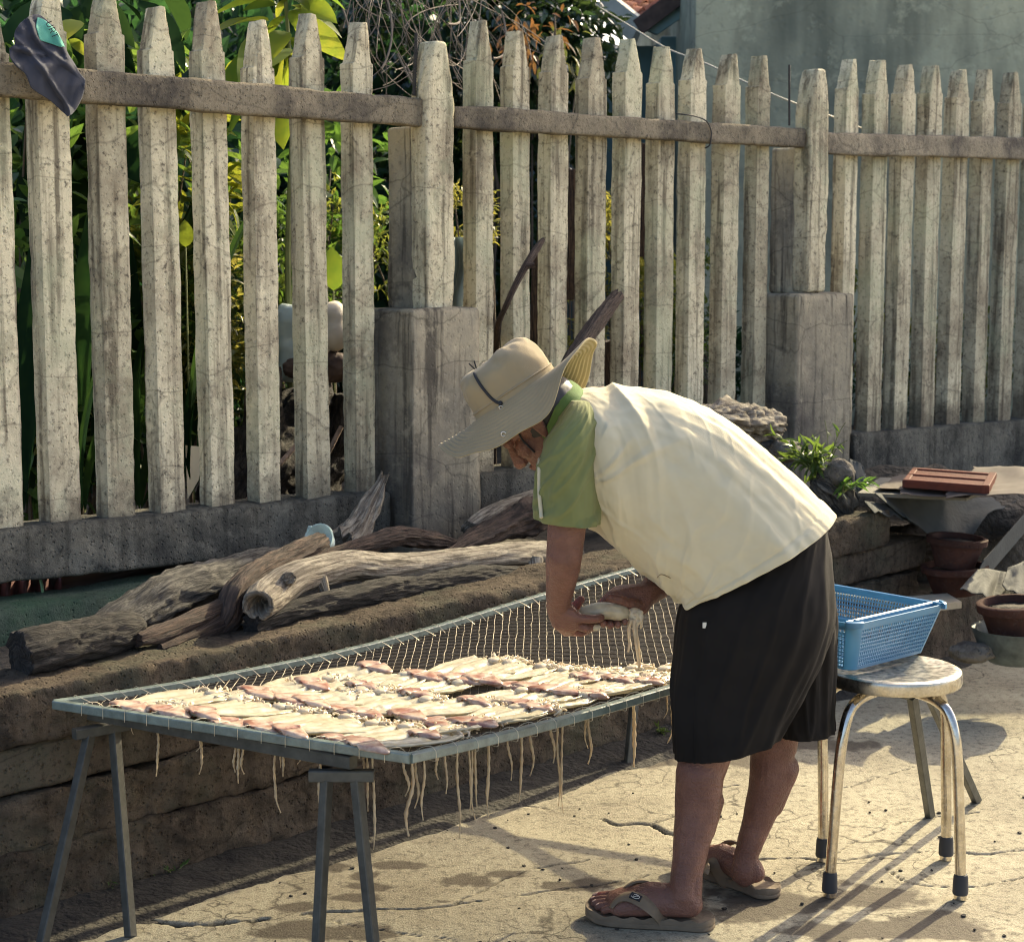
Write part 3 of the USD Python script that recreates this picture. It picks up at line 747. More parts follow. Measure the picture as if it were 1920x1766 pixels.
RV = FV + 0.05
bar("rail", 0, 797, 116, 184, 180, 238, RV, FV + 0.002, "rail_concrete", 51, ulo=1.7)
bar("rail", 852, 1513, 197, 241, 241, 277, RV, FV + 0.002, "rail_concrete", 52)
bar("rail", 1552, 1920, 248, 258, 290, 299, RV, FV + 0.002, "rail_concrete", 53, uhi=8.9)
BV = FV + 0.03
bar("base_wall", 0, 733, 994, 922, 1097, 1010, BV, BV - 0.14, "base_concrete", 54, amp=0.006, ulo=1.4)
bar("base_wall", 900, 1500, 888, 823, 985, 900, BV, BV - 0.14, "base_concrete", 55, amp=0.006)
bar("base_wall", 1602, 1920, 814, 786, 930, 880, BV, BV - 0.14, "base_concrete", 56, amp=0.006, uhi=8.9)


def post(xl, xr, ytop, yslab, ped, yped, seed, ybot):
    a, b = uvz(on_v(xl, 400, RV + .015))[0], uvz(on_v(xr, 400, RV + .015))[0]
    V0 = RV + 0.015
    zt = on_v((xl + xr) / 2, ytop, V0)[2]
    zs = on_v((xl + xr) / 2, yslab, V0)[2]
    rail_z = on_v(xl, 235 if xl < 1000 else 275, V0)[2]
    # pillar with the pointed slab in front
    m = grid_box((a + 0.004, V0 - 0.19, zs - 0.02), (b - 0.004, V0 - 0.02, rail_z), 0.03, r=0.01, amp=0.004, seed=seed, wear=1)
    obj("pillar", T(toW(m.vertices), m.faces[:, ::-1]), "post_concrete", fence, smooth=50)
    m = grid_box((a, V0 - 0.075, zs - 0.012), (b, V0, zt), 0.022, r=0.008, amp=0.004, seed=seed + 1, wear=1)
    v = m.vertices.copy()
    um = (a + b) / 2
    sh = zt - 0.17
    t = np.clip((v[:, 2] - sh) / (zt - sh), 0, 1)
    v[:, 0] = um + 0.03 * (b - a) * t + (v[:, 0] - um) * (1 - 0.62 * t ** 1.3)
    obj("post_slab", T(toW(v), m.faces[:, ::-1]), "picket_concrete", fence, smooth=50)
    PV = V0 + 0.035
    pa, pb = uvz(on_v(ped[0], yped + 40, PV))[0], uvz(on_v(ped[1], yped + 40, PV))[0]
    zp = on_v(ped[0], yped + 6, PV)[2]
    m = grid_box((pa, PV - 0.25, 0.42), (pb, PV, zp), 0.028, r=0.010, amp=0.004, seed=seed + 2, wear=0.8)
    v = m.vertices.copy()
    v[:, 0] -= 0.012 * (zp - v[:, 2]) * (v[:, 0] < (pa + pb) / 2)
    obj("pedestal", T(toW(v), m.faces[:, ::-1]), "post_concrete", fence, smooth=50)


post(800, 853, 78, 580, (773, 902), 575, 61, 1010)
post(1516, 1552, 130, 542, (1496, 1602), 547, 66, 870)

# ------------------------------------------------------------------ leaves


def leaf_template(n=4, width=0.3, fold=0.18, droop=0.35, peak=0.4):
    """Leaf along +x, length 1, up +z: ((3n - 1) vertices)."""
    v, f = [(0, 0, 0)], []
    ts = np.linspace(0, 1, n + 2)[1:-1]
    for t in ts:
        wd = width * (math.sin(pi * min(1, t ** (math.log(0.5) / math.log(peak)))) ** 0.8)
        z = -droop * t * t
        v += [(t, -wd / 2, z + fold * wd), (t, 0, z), (t, wd / 2, z + fold * wd)]
    v.append((1, 0, -droop))
    k = len(v) - 1
    f += [(0, 1, 2), (0, 2, 3)]
    for j in range(len(ts) - 1):
        a, b = 1 + 3 * j, 4 + 3 * j
        f += [(a, b, b + 1), (a, b + 1, a + 1), (a + 1, b + 1, b + 2), (a + 1, b + 2, a + 2)]
    a = 1 + 3 * (len(ts) - 1)
    f += [(a, k, a + 1), (a + 1, k, a + 2)]
    return np.array(v, float), np.array(f)


def scatter(tv, tf, pos, x, up, size):
    """Copies of a leaf template at pos with +x along x and +z near up."""
    pos, x, up = map(lambda a: np.asarray(a, float), (pos, x, up))
    x = x / (np.linalg.norm(x, axis=1, keepdims=True) + 1e-9)
    y = np.cross(up, x)
    y /= np.linalg.norm(y, axis=1, keepdims=True) + 1e-9
    z = np.cross(x, y)
    M = np.stack([x, y, z], -1)
    v = np.einsum("nij,kj->nki", M, tv) * np.asarray(size)[:, None, None] + pos[:, None]
    f = tf[None] + (np.arange(len(pos)) * len(tv))[:, None, None]
    return T(v.reshape(-1, 3), f.reshape(-1, 3))


def bush(name, label, center, radii, n, size, mat, seed, category="shrub", group=None, tmpl=None, clump=5, stems=7, stem_mat="stem_brown", base_z=0.45, updir=0.25, hole=0.0, kind=None):
    """Shrub: stems from the ground, leaves clumped on twigs through its volume."""
    r = np.random.default_rng(seed)
    c = np.asarray(center, float)
    th = thing(name, label, category, group, at=(c[0], c[1], base_z))
    nt = max(3, n // clump)
    d = r.normal(size=(nt, 3))
    d /= np.linalg.norm(d, axis=1, keepdims=True)
    rad = r.uniform(0.35, 1.0, nt) ** 0.5
    tw = c + d * rad[:, None] * np.asarray(radii)
    keep = nz(tw, 3.2, seed) > -0.16 + hole
    tw, d = tw[keep], d[keep]
    pos = np.repeat(tw, clump, 0) + r.normal(size=(len(tw) * clump, 3)) * size * 0.45
    x = np.repeat(d, clump, 0) + r.normal(size=pos.shape) * 0.75 + [0, 0, updir]
    up = r.normal(size=pos.shape) * 0.45 + [0, 0, 1]
    tv, tf = tmpl or leaf_template(2, 0.42, 0.2, 0.2)
    obj("foliage", scatter(tv, tf, pos, x, up, r.uniform(0.6, 1.25, len(pos)) * size), mat, th)
    st = []
    for k in range(stems):
        e = tw[r.integers(len(tw))]
        b = np.array([c[0] + r.normal() * radii[0] * 0.15, c[1] + r.normal() * radii[1] * 0.15, base_z - 0.02])
        mid = (b + e) / 2 + r.normal(size=3) * 0.06
        st.append(tube(curve([b, mid, e], 8), np.linspace(0.008, 0.003, 8), 5))
    obj("stem", cat(st), stem_mat, th)
    return th


# ------------------------------------------------------------------ buildings behind
def wb(px, py, y):
    return on_y(px, py, y)


yb = 10.2
x0 = wb(1300, 300, yb)[0]
gw = thing("plastered_building", "tall stained grey green plastered building wall at the right", "building", at=(x0, yb, 0.4))
obj("wall", grid_box((x0, yb, 0.2), (x0 + 9, yb + 0.35, 3.15), 0.25, r=0.01, amp=0.003, nscale=3, seed=3), "wall_plaster", gw, smooth=50)
obj("wall_end", grid_box((x0 + 0.002, yb + 0.352, 0.2), (x0 + 0.35, yb + 6, 3.12), 0.4, r=0.01, amp=0.002, seed=4), "wall_plaster", gw, smooth=50)
obj("coping", grid_box((x0 - 0.03, yb - 0.03, 3.155), (x0 + 9.03, yb + 0.38, 3.21), 0.3, r=0.008, amp=0.002, seed=5), "wall_plaster", gw, smooth=50)

# teal house with a tiled roof
yh = 12.2
hx0, hx1 = wb(640, 300, yh)[0], wb(1420, 300, yh)[0]
hs = thing("teal_house", "teal house with red tiled roof and pale bargeboard behind the grey wall", "house", at=(hx0, yh, 0.4))
obj("wall", grid_box((hx0, yh, 0.2), (hx1, yh + 0.3, 2.75), 0.3, r=0.01, amp=0.002, seed=6), "teal_wall", hs, smooth=50)
# gable end wing seen beside the grey wall: wall, fascia, bargeboard
gx0 = wb(1238, 200, yh - 0.8)[0]
obj("wing_wall", grid_box((gx0, yh - 0.8, 0.2), (hx1, yh - 0.02, wb(1238, 62, yh - 0.8)[2] - 0.02), 0.3, r=0.01, amp=0.002, seed=7), "teal_wall", hs, smooth=50)
fa = [wb(1212, 58, yh - 1.0), wb(1232, 66, yh - 1.0), wb(1345, -12, yh - 1.0), wb(1300, -28, yh - 1.0)]
obj("fascia", sheet(np.array([[fa[0], fa[3]], [fa[1], fa[2]]]) + 0.0, 0.06), "teal_fascia", hs)
wg = [wb(1196, 52, yh - 1.06), wb(1318, -40, yh - 1.06)]
obj("fascia_edge", square_tube(wg[0], wg[1], 0.04, 0.10), "dark_wood", hs)
# roof slope, tiles laid course by course
r00, r10 = wb(1090, -34, 12.1), wb(1196, 50, 11.7)      # along the bargeboard (down the slope)
r01, r11 = wb(1262, -70, 14.2), wb(1238, 22, 13.2)
e1, e2 = (r10 - r00), (r01 - r00)
e2 = e2 - e1 * 0.1
nrm = np.cross(e1, e2)
nrm /= np.linalg.norm(nrm)
if nrm[2] < 0:
    nrm = -nrm
obj("roof_deck", sheet(np.array([[r00, r00 + e2], [r10, r10 + e2]]) - nrm * 0.05, 0.03), "dark_wood", hs)
tile_m = []
NC, NR = 9, 8
for i in range(NR):
    for j in range(NC):
        o = r00 + e1 * (i / NR) + e2 * (j / NC)
        L1 = e1 / NR * 1.18
        pts = []
        for s in (0, 1):
            row = []
            for t in np.linspace(0, 1, 7):
                hgt = 0.045 * math.sin(pi * t) + 0.03 * (s) + 0.012 * ((i * 7 + j * 3) % 5) / 5
                row.append(o + L1 * s + e2 / NC * 1.02 * t + nrm * hgt)
            pts.append(row)
        obj("roof_tile", sheet(np.array(pts), 0.014), "roof_tile", hs, smooth=40)
obj("bargeboard", square_tube(r00 - e1 * 0.05 - nrm * .02, r10 + e1 * 0.04 - nrm * .02, 0.05, 0.16), "pale_board", hs)

# ------------------------------------------------------------------ garden plants
def bv(px, py, dv):
    return on_v(px, py, FV - dv)


# dark hedge closing the view on the left
small = leaf_template(2, 0.5, 0.15, 0.15)
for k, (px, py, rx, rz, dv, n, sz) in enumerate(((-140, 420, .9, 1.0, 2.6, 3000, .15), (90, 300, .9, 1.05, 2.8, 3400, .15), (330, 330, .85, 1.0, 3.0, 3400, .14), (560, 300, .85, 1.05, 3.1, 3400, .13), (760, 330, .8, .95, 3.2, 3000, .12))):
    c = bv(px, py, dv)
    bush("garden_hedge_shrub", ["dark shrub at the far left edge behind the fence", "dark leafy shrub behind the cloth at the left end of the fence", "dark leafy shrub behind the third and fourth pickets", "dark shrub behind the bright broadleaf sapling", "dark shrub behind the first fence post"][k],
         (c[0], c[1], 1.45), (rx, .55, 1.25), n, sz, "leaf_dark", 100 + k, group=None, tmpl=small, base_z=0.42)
# tall dark trees further back shut out the sky
for k, (px, dv, lab) in enumerate(((-260, 4.6, "tall dark tree filling the far left corner"), (150, 5.2, "tall dark tree behind the left end of the fence"), (470, 5.4, "tall dark tree behind the bright sapling"), (800, 5.8, "tall dark tree behind the dry vine tangle"))):
    c = bv(px, 500, dv)
    tr = thing("dark_tree", lab, "tree", at=(c[0], c[1], .45))
    rr_ = np.random.default_rng(500 + k)
    obj("trunk", tube(curve([(c[0], c[1], .4), (c[0] + .1, c[1], 1.6), (c[0] - .1, c[1] + .1, 3.4)], 14), np.linspace(.14, .05, 14), 10), "stem_brown", tr, smooth=True)
    nlf = 5200
    pos = np.c_[c[0] + rr_.uniform(-1.25, 1.25, nlf), c[1] + rr_.normal(0, .42, nlf), rr_.uniform(.5, 3.9, nlf)]
    pos = pos[np.abs(pos[:, 0] - c[0]) < 1.25 - .35 * np.abs(pos[:, 2] - 2.0) / 2 + .3 * nz(pos, 1.2, k)]
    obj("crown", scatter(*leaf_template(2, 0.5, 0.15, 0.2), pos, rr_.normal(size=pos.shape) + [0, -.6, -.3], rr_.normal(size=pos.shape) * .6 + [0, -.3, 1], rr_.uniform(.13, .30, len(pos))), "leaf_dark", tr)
# vine covered tree in the middle
for k, (px, py, rx, rz, dv, n, lab) in enumerate(((850, 60, .60, .5, 2.5, 3600, "dark glossy vine mass hanging behind the tangle of dry stems"), (1010, 110, .40, .50, 2.4, 3200, "glossy dark vine mass with glinting leaves beside the tiled roof"), (930, 330, .55, .5, 2.9, 2600, "shadowed vine mass low behind the middle bay"))):
    c = bv(px, py, dv)
    bush("climbing_vine", lab, c, (rx, .4, rz), n, 0.075, "leaf_vine", 120 + k, category="vine", tmpl=leaf_template(2, 0.5, 0.12, 0.25), base_z=0.45, updir=-0.5, clump=6)
for k, (px, py, n, lab) in enumerate(((1000, 70, 90, "drooping rust and yellow leaves among the glossy vine"), (1070, 100, 110, "rust coloured leaf cluster above the fourth picket of the middle bay"))):
    c = bv(px, py, 1.6)
    bush("rusty_vine", lab, c, (.13, .1, .16), n, 0.075, "leaf_rust", 140 + k, category="vine", tmpl=leaf_template(2, 0.3, 0.2, 0.3), updir=-1.1, stems=3, base_z=0.45)

# bright broadleaf sapling over the left bay: every leaf its own part
sap = thing("broadleaf_sapling", "sapling with big bright yellow green leaves above the left bay", "sapling", at=(*bv(545, 900, .55)[:2], .45))
r = np.random.default_rng(5)
stem = [bv(556, 930, .55), bv(540, 500, .55), bv(548, 200, .5), bv(540, 60, .5), bv(530, -60, .5)]
obj("stem", tube(curve(stem, 20), np.linspace(.014, .006, 20), 7), "stem_green", sap)
bt = leaf_template(8, 0.36, 0.16, 0.30, 0.45)
tips = [(400, 30, 515, 5), (410, 60, 505, 40), (455, 100, 520, 50), (490, 120, 535, 60), (520, 200, 535, 90), (628, 60, 545, 10), (620, 110, 555, 40), (600, 40, 548, 20), (636, 10, 560, -25), (430, -10, 515, -30), (470, -30, 525, -20), (580, 120, 540, 70), (560, 150, 540, 95), (545, 175, 540, 110), (460, 175, 530, 100), (545, 235, 540, 140), (500, 70, 535, 30), (575, -30, 545, -10), (520, 30, 535, 0), (455, 240, 445, 120), (430, 215, 440, 110), (540, 205, 520, 150), (612, -20, 550, -30), (500, 160, 530, 110), (520, 260, 535, 180), (485, 215, 532, 130), (470, 20, 520, 10), (505, -10, 530, -20), (560, 60, 545, 20), (590, 85, 548, 45), (575, 15, 540, 0), (440, 130, 515, 70), (480, 145, 525, 90), (515, 105, 535, 60), (570, 190, 540, 130), (530, 150, 538, 110), (605, -40, 550, -40), (550, -40, 535, -50)]
for (tx, ty, bx, by) in tips:
    a, b = bv(bx, by, .5 + r.uniform(-.06, .06)), bv(tx, ty, .5 + r.uniform(-.2, .14))
    x = b - a
    up = np.array([r.normal() * .5, r.normal() * .5, 1.0])
    obj("leaf", scatter(bt[0], bt[1], [a], [x + [0, 0, .25 * np.linalg.norm(x)]], [up], [np.linalg.norm(x) * 1.12]), "leaf_broad", sap, smooth=True)

# strap-leaved dark plants low at the left
for pi_, (cx, lab, lv) in enumerate(((60, "dark strap leaved plant behind the leftmost gap of the fence", [(30, 420, 40, 960), (15, 560, 45, 960), (60, 640, 55, 960), (40, 700, 50, 960), (55, 230, 50, 930), (20, 300, 35, 900), (75, 500, 60, 950)]),
                                     (155, "dark strap leaved plant between the second and third pickets", [(150, 560, 155, 960), (140, 640, 150, 960), (165, 700, 155, 960), (130, 590, 160, 960), (160, 440, 158, 950), (120, 760, 150, 960), (185, 780, 160, 960), (150, 330, 150, 900)]),
                                     (262, "dark strap leaved plant between the third and fourth pickets", [(250, 520, 262, 955), (275, 640, 262, 955), (240, 690, 262, 955), (285, 740, 265, 955), (262, 800, 262, 955), (300, 860, 265, 955), (255, 330, 258, 900), (240, 240, 255, 850)]),
                                     (360, "dark broad leaved plant between the fourth and fifth pickets", [(350, 200, 356, 820), (362, 330, 358, 820), (345, 620, 356, 900), (370, 560, 358, 850), (352, 690, 358, 900), (366, 760, 356, 930)]))):
    p0 = bv(cx, 960, .38)
    tp = thing("strap_leaf_plant", lab, "plant", at=(p0[0], p0[1], .45))
    lt = leaf_template(7, 0.085, 0.3, 0.26, 0.45)
    for (tx, ty, bx, by) in lv:
        dv = r.uniform(.25, .75)
        a, b = bv(bx, by, dv), bv(tx, ty, dv + r.uniform(-.15, .2))
        x = b - a
        obj("leaf", scatter(lt[0], lt[1], [a], [x + [r.normal() * .05, r.normal() * .05, 0.05]], [[r.normal(), -1 + r.normal() * .4, .3]], [np.linalg.norm(x) * 1.05]), "leaf_strap", tp, smooth=True)
# big dark leaves at the top left
bl = thing("broad_dark_plant", "plant with large dark drooping leaves behind the cloth", "plant", at=(*bv(130, 900, .9)[:2], .45))
obj("stem", tube(curve([bv(150, 960, .9), bv(160, 500, .9), bv(150, 60, .9)], 12), np.linspace(.02, .01, 12), 6), "stem_green", bl)
lt = leaf_template(7, 0.42, 0.12, 0.3, 0.4)
for (tx, ty, bx, by) in ((45, 60, 130, 20), (150, 200, 150, 60), (120, 110, 150, 10), (240, 130, 165, 40), (215, 60, 160, 0), (290, 190, 170, 90), (30, 150, 120, 90), (260, 20, 170, -20), (330, 90, 260, 0), (340, 180, 270, 70), (60, 260, 130, 160), (160, 300, 150, 180), (250, 330, 160, 220), (350, 40, 280, -40), (150, 420, 150, 260), (60, 400, 120, 260)):
    a, b = bv(bx, by, .8), bv(tx, ty, .7 + r.uniform(-.15, .2))
    x = b - a
    obj("leaf", scatter(lt[0], lt[1], [a], [x + [0, 0, .2 * np.linalg.norm(x)]], [[r.normal() * .6, -.6, .8]], [np.linalg.norm(x) * 1.3]), "leaf_strap", bl, smooth=True)
for k, (tx, ty, bx, by) in enumerate(((105, 62, 152, 40), (152, 92, 138, 78), (165, 98, 130, 74))):
    a, b = bv(bx, by, .5), bv(tx, ty, .45)
    obj("leaf", scatter(lt[0], lt[1], [a], [b - a], [[0, -.8, .6]], [np.linalg.norm(b - a) * 1.2]), "leaf_broad", bl, smooth=True)

# mid-sized greenery filling the gaps of the left bay
mid = leaf_template(4, 0.38, 0.18, 0.3)
for k, (px, py, rx, rz, dv, n, sz, mt, lab) in enumerate((
        (40, 420, .20, .55, .75, 300, .12, "leaf_small", "mid green leafy plant behind the leftmost gap, under the cloth"), (150, 480, .18, .60, .8, 320, .11, "leaf_small", "mid green leafy plant behind the gap right of the second picket"),
        (255, 300, .18, .40, .85, 260, .12, "leaf_small", "mid green leafy plant high behind the third gap"), (355, 380, .16, .35, .8, 220, .11, "leaf_broad", "yellow green leafy plant high behind the fourth gap"),
        (450, 420, .16, .30, .95, 220, .10, "leaf_small", "mid green leafy plant high behind the fifth gap"), (150, 800, .18, .3, .7, 240, .10, "leaf_small", "mid green leafy plant low behind the second gap"), (50, 860, .16, .22, .6, 180, .09, "leaf_small", "mid green leafy plant low behind the leftmost gap"),
        (640, 330, .2, .3, 1.1, 260, .09, "leaf_small", "mid green leafy plant behind the last picket of the left bay"))):
    c = bv(px, py, dv)
    bush("leafy_shrub", lab, c, (rx, rx * .8, rz), n, sz, mt, 300 + k, tmpl=mid, stems=5, base_z=.45, updir=-.1, clump=4)
# sunny little-leaved shrubs between the pickets
sh = leaf_template(3, 0.36, 0.22, 0.25)
for k, (px, py, rx, rz, dv, n, sz, lab) in enumerate((
        (270, 560, .15, .30, .75, 420, .075, "yellow green shrub behind the gap right of the third picket"),
        (355, 610, .17, .36, .70, 900, .062, "bright yellow green shrub behind the gap right of the fourth picket"),
        (450, 600, .17, .34, .75, 800, .06, "sunlit yellow green shrub behind the gap right of the fifth picket"),
        (545, 540, .16, .26, .80, 520, .06, "sunlit shrub behind the gap left of the seventh picket"),
        (718, 480, .13, .20, .80, 360, .055, "small bright shrub between the last picket and the first post"),
        (628, 450, .14, .22, .95, 300, .05, "dull green shrub left of the last picket of the left bay"),
        (60, 770, .13, .16, .60, 260, .055, "low green shrub behind the leftmost gap"),
        (880, 410, .10, .16, .9, 200, .05, "yellowing shrub right of the first post"),
        (1150, 480, .13, .28, .95, 620, .06, "bright yellow green shrub behind the fourth gap of the middle bay"),
        (1215, 560, .13, .30, .95, 620, .058, "bright yellow green shrub behind the fifth gap of the middle bay"),
        (1085, 600, .10, .16, .85, 260, .05, "low bright shrub behind the stick leaning on the fence"),
        (1275, 660, .12, .22, .9, 420, .055, "low yellow green shrub behind the sixth gap of the middle bay"),
        (1330, 560, .10, .30, 1.0, 260, .05, "thin twiggy shrub behind the seventh gap of the middle bay"),
        (1608, 600, .10, .26, .8, 240, .055, "yellow green shrub just right of the second post"),
        (1660, 640, .12, .24, .9, 260, .05, "sparse shrub behind the second picket of the right bay"),
        (1720, 660, .12, .22, .9, 260, .05, "sparse shrub behind the third picket of the right bay"),
        (1770, 650, .12, .24, .9, 240, .05, "sparse shrub behind the fourth picket of the right bay"),
        (1830, 660, .12, .24, .9, 240, .05, "sparse shrub behind the fifth picket of the right bay"),
        (1895, 650, .14, .24, .9, 260, .05, "sparse shrub at the right end of the fence"))):
    c = bv(px, py, dv)
    bush("garden_shrub", lab, c, (rx * 1.05, rx * .8, rz), int(n * 1.8), sz * .72, "leaf_shrub", 200 + k, tmpl=sh, stems=6, base_z=.45, updir=.15)
# dark low greenery under them
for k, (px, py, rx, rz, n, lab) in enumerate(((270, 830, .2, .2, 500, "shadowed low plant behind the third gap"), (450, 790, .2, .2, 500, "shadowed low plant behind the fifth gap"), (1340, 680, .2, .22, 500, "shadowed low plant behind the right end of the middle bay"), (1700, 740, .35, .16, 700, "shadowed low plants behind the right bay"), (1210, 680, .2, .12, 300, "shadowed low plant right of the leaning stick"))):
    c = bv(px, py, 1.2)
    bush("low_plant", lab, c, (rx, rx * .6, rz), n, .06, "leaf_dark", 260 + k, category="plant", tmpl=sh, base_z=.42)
# odd single bright leaves
for k, (px, py, s, lab) in enumerate(((348, 424, .05, "single bright yellow leaf seen right of the fourth picket"), (625, 505, .085, "single large bright green leaf left of the last picket of the left bay"))):
    t = thing("broad_leaf_plant", lab, "plant", at=(*bv(px, 900, .5)[:2], .45))
    a = bv(px, py + 40, .5)
    obj("stem", tube(curve([[a[0] + .02, a[1] + .03, .44], (a + [a[0], a[1], .44]) / 2, a], 8), .003, 5), "stem_green", t)
    obj("leaf", scatter(bt[0] * [1, 1.7, 1], bt[1], [a], [[0.02, 0, 1]], [[.3, -1, .1]], [s * 1.7]), "leaf_broad", t, smooth=True)

# tangle of dry vine stems
r = np.random.default_rng(77)
dv_ = []
for _ in range(60):
    sx, sy = r.uniform(650, 900), r.uniform(-60, 10)
    ex, ey = sx + r.normal(30, 70), sy + r.uniform(80, 230)
    d = r.uniform(.6, 1.1)
    mid = [((sx + ex) / 2 + r.normal() * 35, (sy + ey) / 2 + r.normal() * 30)]
    dv_.append(tube(curve([bv(sx, sy, d), bv(*mid[0], d + r.normal() * .1), bv(ex, ey, d + r.normal() * .1)], 14), r.uniform(.0010, .0024), 4))
for (a, b, c) in (((640, 10), (655, 60), (660, 110)), ((720, -20), (735, 60), (715, 130)), ((860, -10), (862, 40), (840, 45)), ((745, 100), (775, 160), (790, 185)), ((760, 120), (780, 165), (785, 190)), ((940, 20), (950, 90), (925, 110))):
    dv_.append(tube(curve([bv(*a, .6), bv(*b, .55), bv(*c, .5)], 14), .004, 5))
obj("dry_vine_tangle", cat(dv_), "dry_vine", label="tangle of bare dry vine stems between the sapling and the tiled roof", category="dry vine", kind="stuff")

# ------------------------------------------------------------------ driftwood and logs on the stack


def log_mesh(px, seed, sides=44, n=90, knob=0.22, groove=0.12, twist=0.6, cap_noise=0.2, hollow=None):
    """Rough log through (px, py, v, radius_px) points; uv = (turn, length)."""
    P, Rr = [], []
    for x, y, v, rp in px:
        p = on_v(x, y, v)
        zc = p[1] * cos(PITCH) - (p[2] - CAM_H) * sin(PITCH)
        P.append(p)
        Rr.append(rp / FPX * zc)
    P = np.array(P)
    d = np.concatenate([[0], np.cumsum(np.linalg.norm(np.diff(P, axis=0), axis=1))])
    s = np.linspace(0, d[-1], n)
    C = PchipInterpolator(d, P, axis=0)(s)
    R_ = PchipInterpolator(d, np.array(Rr))(s)
    t, N, B = frames(C)
    a = np.linspace(0, 2 * pi, sides + 1)
    ca, sa = np.cos(a), np.sin(a)
    q = np.stack([np.broadcast_to(ca * 1.6, (n, sides + 1)), np.broadcast_to(sa * 1.6, (n, sides + 1)), np.broadcast_to((s * 7)[:, None], (n, sides + 1))], -1) + seed * 3.1
    tw = np.stack([np.cos(a[None] + twist * s[:, None] * 4) * 4.5, np.sin(a[None] + twist * s[:, None] * 4) * 4.5, np.broadcast_to((s * 2.2)[:, None], (n, sides + 1))], -1) + seed
    fine = np.stack([np.broadcast_to(ca * 9, (n, sides + 1)), np.broadcast_to(sa * 9, (n, sides + 1)), np.broadcast_to((s * 16)[:, None], (n, sides + 1))], -1) + seed
    rad = R_[:, None] * (1 + 2 * knob * (meshkit.fbm(q, 3, seed) - .5) + 2 * groove * (np.abs(meshkit.fbm(tw, 3, seed + 2) - .5) * 2 - .35) + 0.10 * (meshkit.fbm(fine, 3, seed + 5) - .5))
    V = C[:, None] + rad[..., None] * (ca[None, :, None] * N[:, None] + sa[None, :, None] * B[:, None])
    jag = cap_noise * R_[0]
    V[0] += t[0] * (jag * 2 * (meshkit.fbm(np.c_[np.cos(a) * 3, np.sin(a) * 3, 0 * a] + seed, 3, 1) - .5))[:, None]
    V[-1] += t[-1] * (jag * 3 * (meshkit.fbm(np.c_[np.cos(a) * 4, np.sin(a) * 4, 0 * a] + seed, 3, 2) - .5))[:, None]
    idx = np.arange(V.shape[0] * (sides + 1)).reshape(n, sides + 1)
    q = np.stack([idx[:-1, :-1], idx[:-1, 1:], idx[1:, 1:], idx[1:, :-1]], -1).reshape(-1, 4)
    v = V.reshape(-1, 3)
    uv = np.stack([np.broadcast_to(a / (2 * pi), (n, sides + 1)), np.broadcast_to(s[:, None], (n, sides + 1))], -1).reshape(-1, 2)
    f = [q[:, [0, 1, 2]], q[:, [0, 2, 3]]]
    off = len(v)
    for end, sg in ((0, -1), (n - 1, 1)):
        rim = V[end]
        c = rim.mean(0)
        lay = [(0.97, .10), (0.7, .04), (0.35, .08)]
        if hollow and end == 0:
            lay = [(0.9, .12), (0.66, .05), (0.5, -.7), (0.3, -1.6)]
        prev = idx[end]
        for fr, dp in lay:
            ring = c + (rim - c) * fr + t[end] * sg * R_[end] * (dp + 0.10 * (meshkit.noise((rim + fr) * 60, seed) - .5)[:, None])
            k = off + np.arange(sides + 1)
            v = np.vstack([v, ring])
            uv = np.vstack([uv, np.c_[a / (2 * pi) * fr, np.full(sides + 1, fr * .05)]])
            qq = np.stack([prev[:-1], k[:-1], k[1:], prev[1:]], -1)
            if sg > 0:
                qq = qq[:, ::-1]
            f += [qq[:, [0, 1, 2]], qq[:, [0, 2, 3]]]
            prev = k
            off = len(v)
        v = np.vstack([v, v[prev].mean(0)])
        uv = np.vstack([uv, [0, 0]])
        k = np.full(sides, len(v) - 1)
        tri_ = np.stack([k, prev[1:], prev[:-1]], 1) if sg < 0 else np.stack([k, prev[:-1], prev[1:]], 1)
        f.append(tri_)
        off = len(v)
    return T(v, np.vstack(f)), uv


def log(name, label, cat_, pts, mat, seed, branches=(), group=None, **kw):
    base = on_v(pts[0][0], pts[0][1], pts[0][2])
    th = thing(name, label, cat_, group, at=base)
    m, uv = log_mesh(pts, seed, **kw)
    obj("trunk", m, mat, th, smooth=True, uv=uv)
    for k, b in enumerate(branches):
        m, uv = log_mesh(b, seed + 40 + k, sides=20, n=40, **{kk: vv for kk, vv in kw.items() if kk not in ("hollow", "n", "sides")})
        obj("branch_stub", m, mat, th, smooth=True, uv=uv)
    return th


log("bark_log", "short dark log with cracked bark and sawn end, leftmost on the shelf", "log", [(40, 1228, -3.60, 47), (90, 1215, -3.60, 47), (150, 1202, -3.61, 46), (215, 1188, -3.62, 44), (248, 1180, -3.63, 36), (262, 1186, -3.63, 20)], "log_dark", 1, cap_noise=.12, groove=.22, knob=.12)
log("weathered_log", "long grey weathered log slanting up behind the short bark log", "log", [(170, 1200, -3.72, 30), (235, 1160, -3.76, 42), (310, 1118, -3.80, 47), (400, 1088, -3.84, 40), (480, 1060, -3.88, 32), (560, 1045, -3.92, 20)], "log_grey", 2, groove=.16)
log("twisted_root", "dark twisted root crossing over the long grey log", "root", [(408, 1190, -3.62, 12), (425, 1160, -3.63, 26), (440, 1120, -3.65, 30), (480, 1080, -3.70, 28), (535, 1052, -3.76, 25), (585, 1028, -3.80, 22), (604, 1016, -3.82, 18)], "log_brown", 3,
    branches=([(300, 1218, -3.57, 12), (345, 1200, -3.59, 14), (420, 1165, -3.63, 20)], [(258, 1200, -3.58, 16), (330, 1175, -3.61, 20), (420, 1140, -3.65, 22)]), groove=.25, knob=.3)
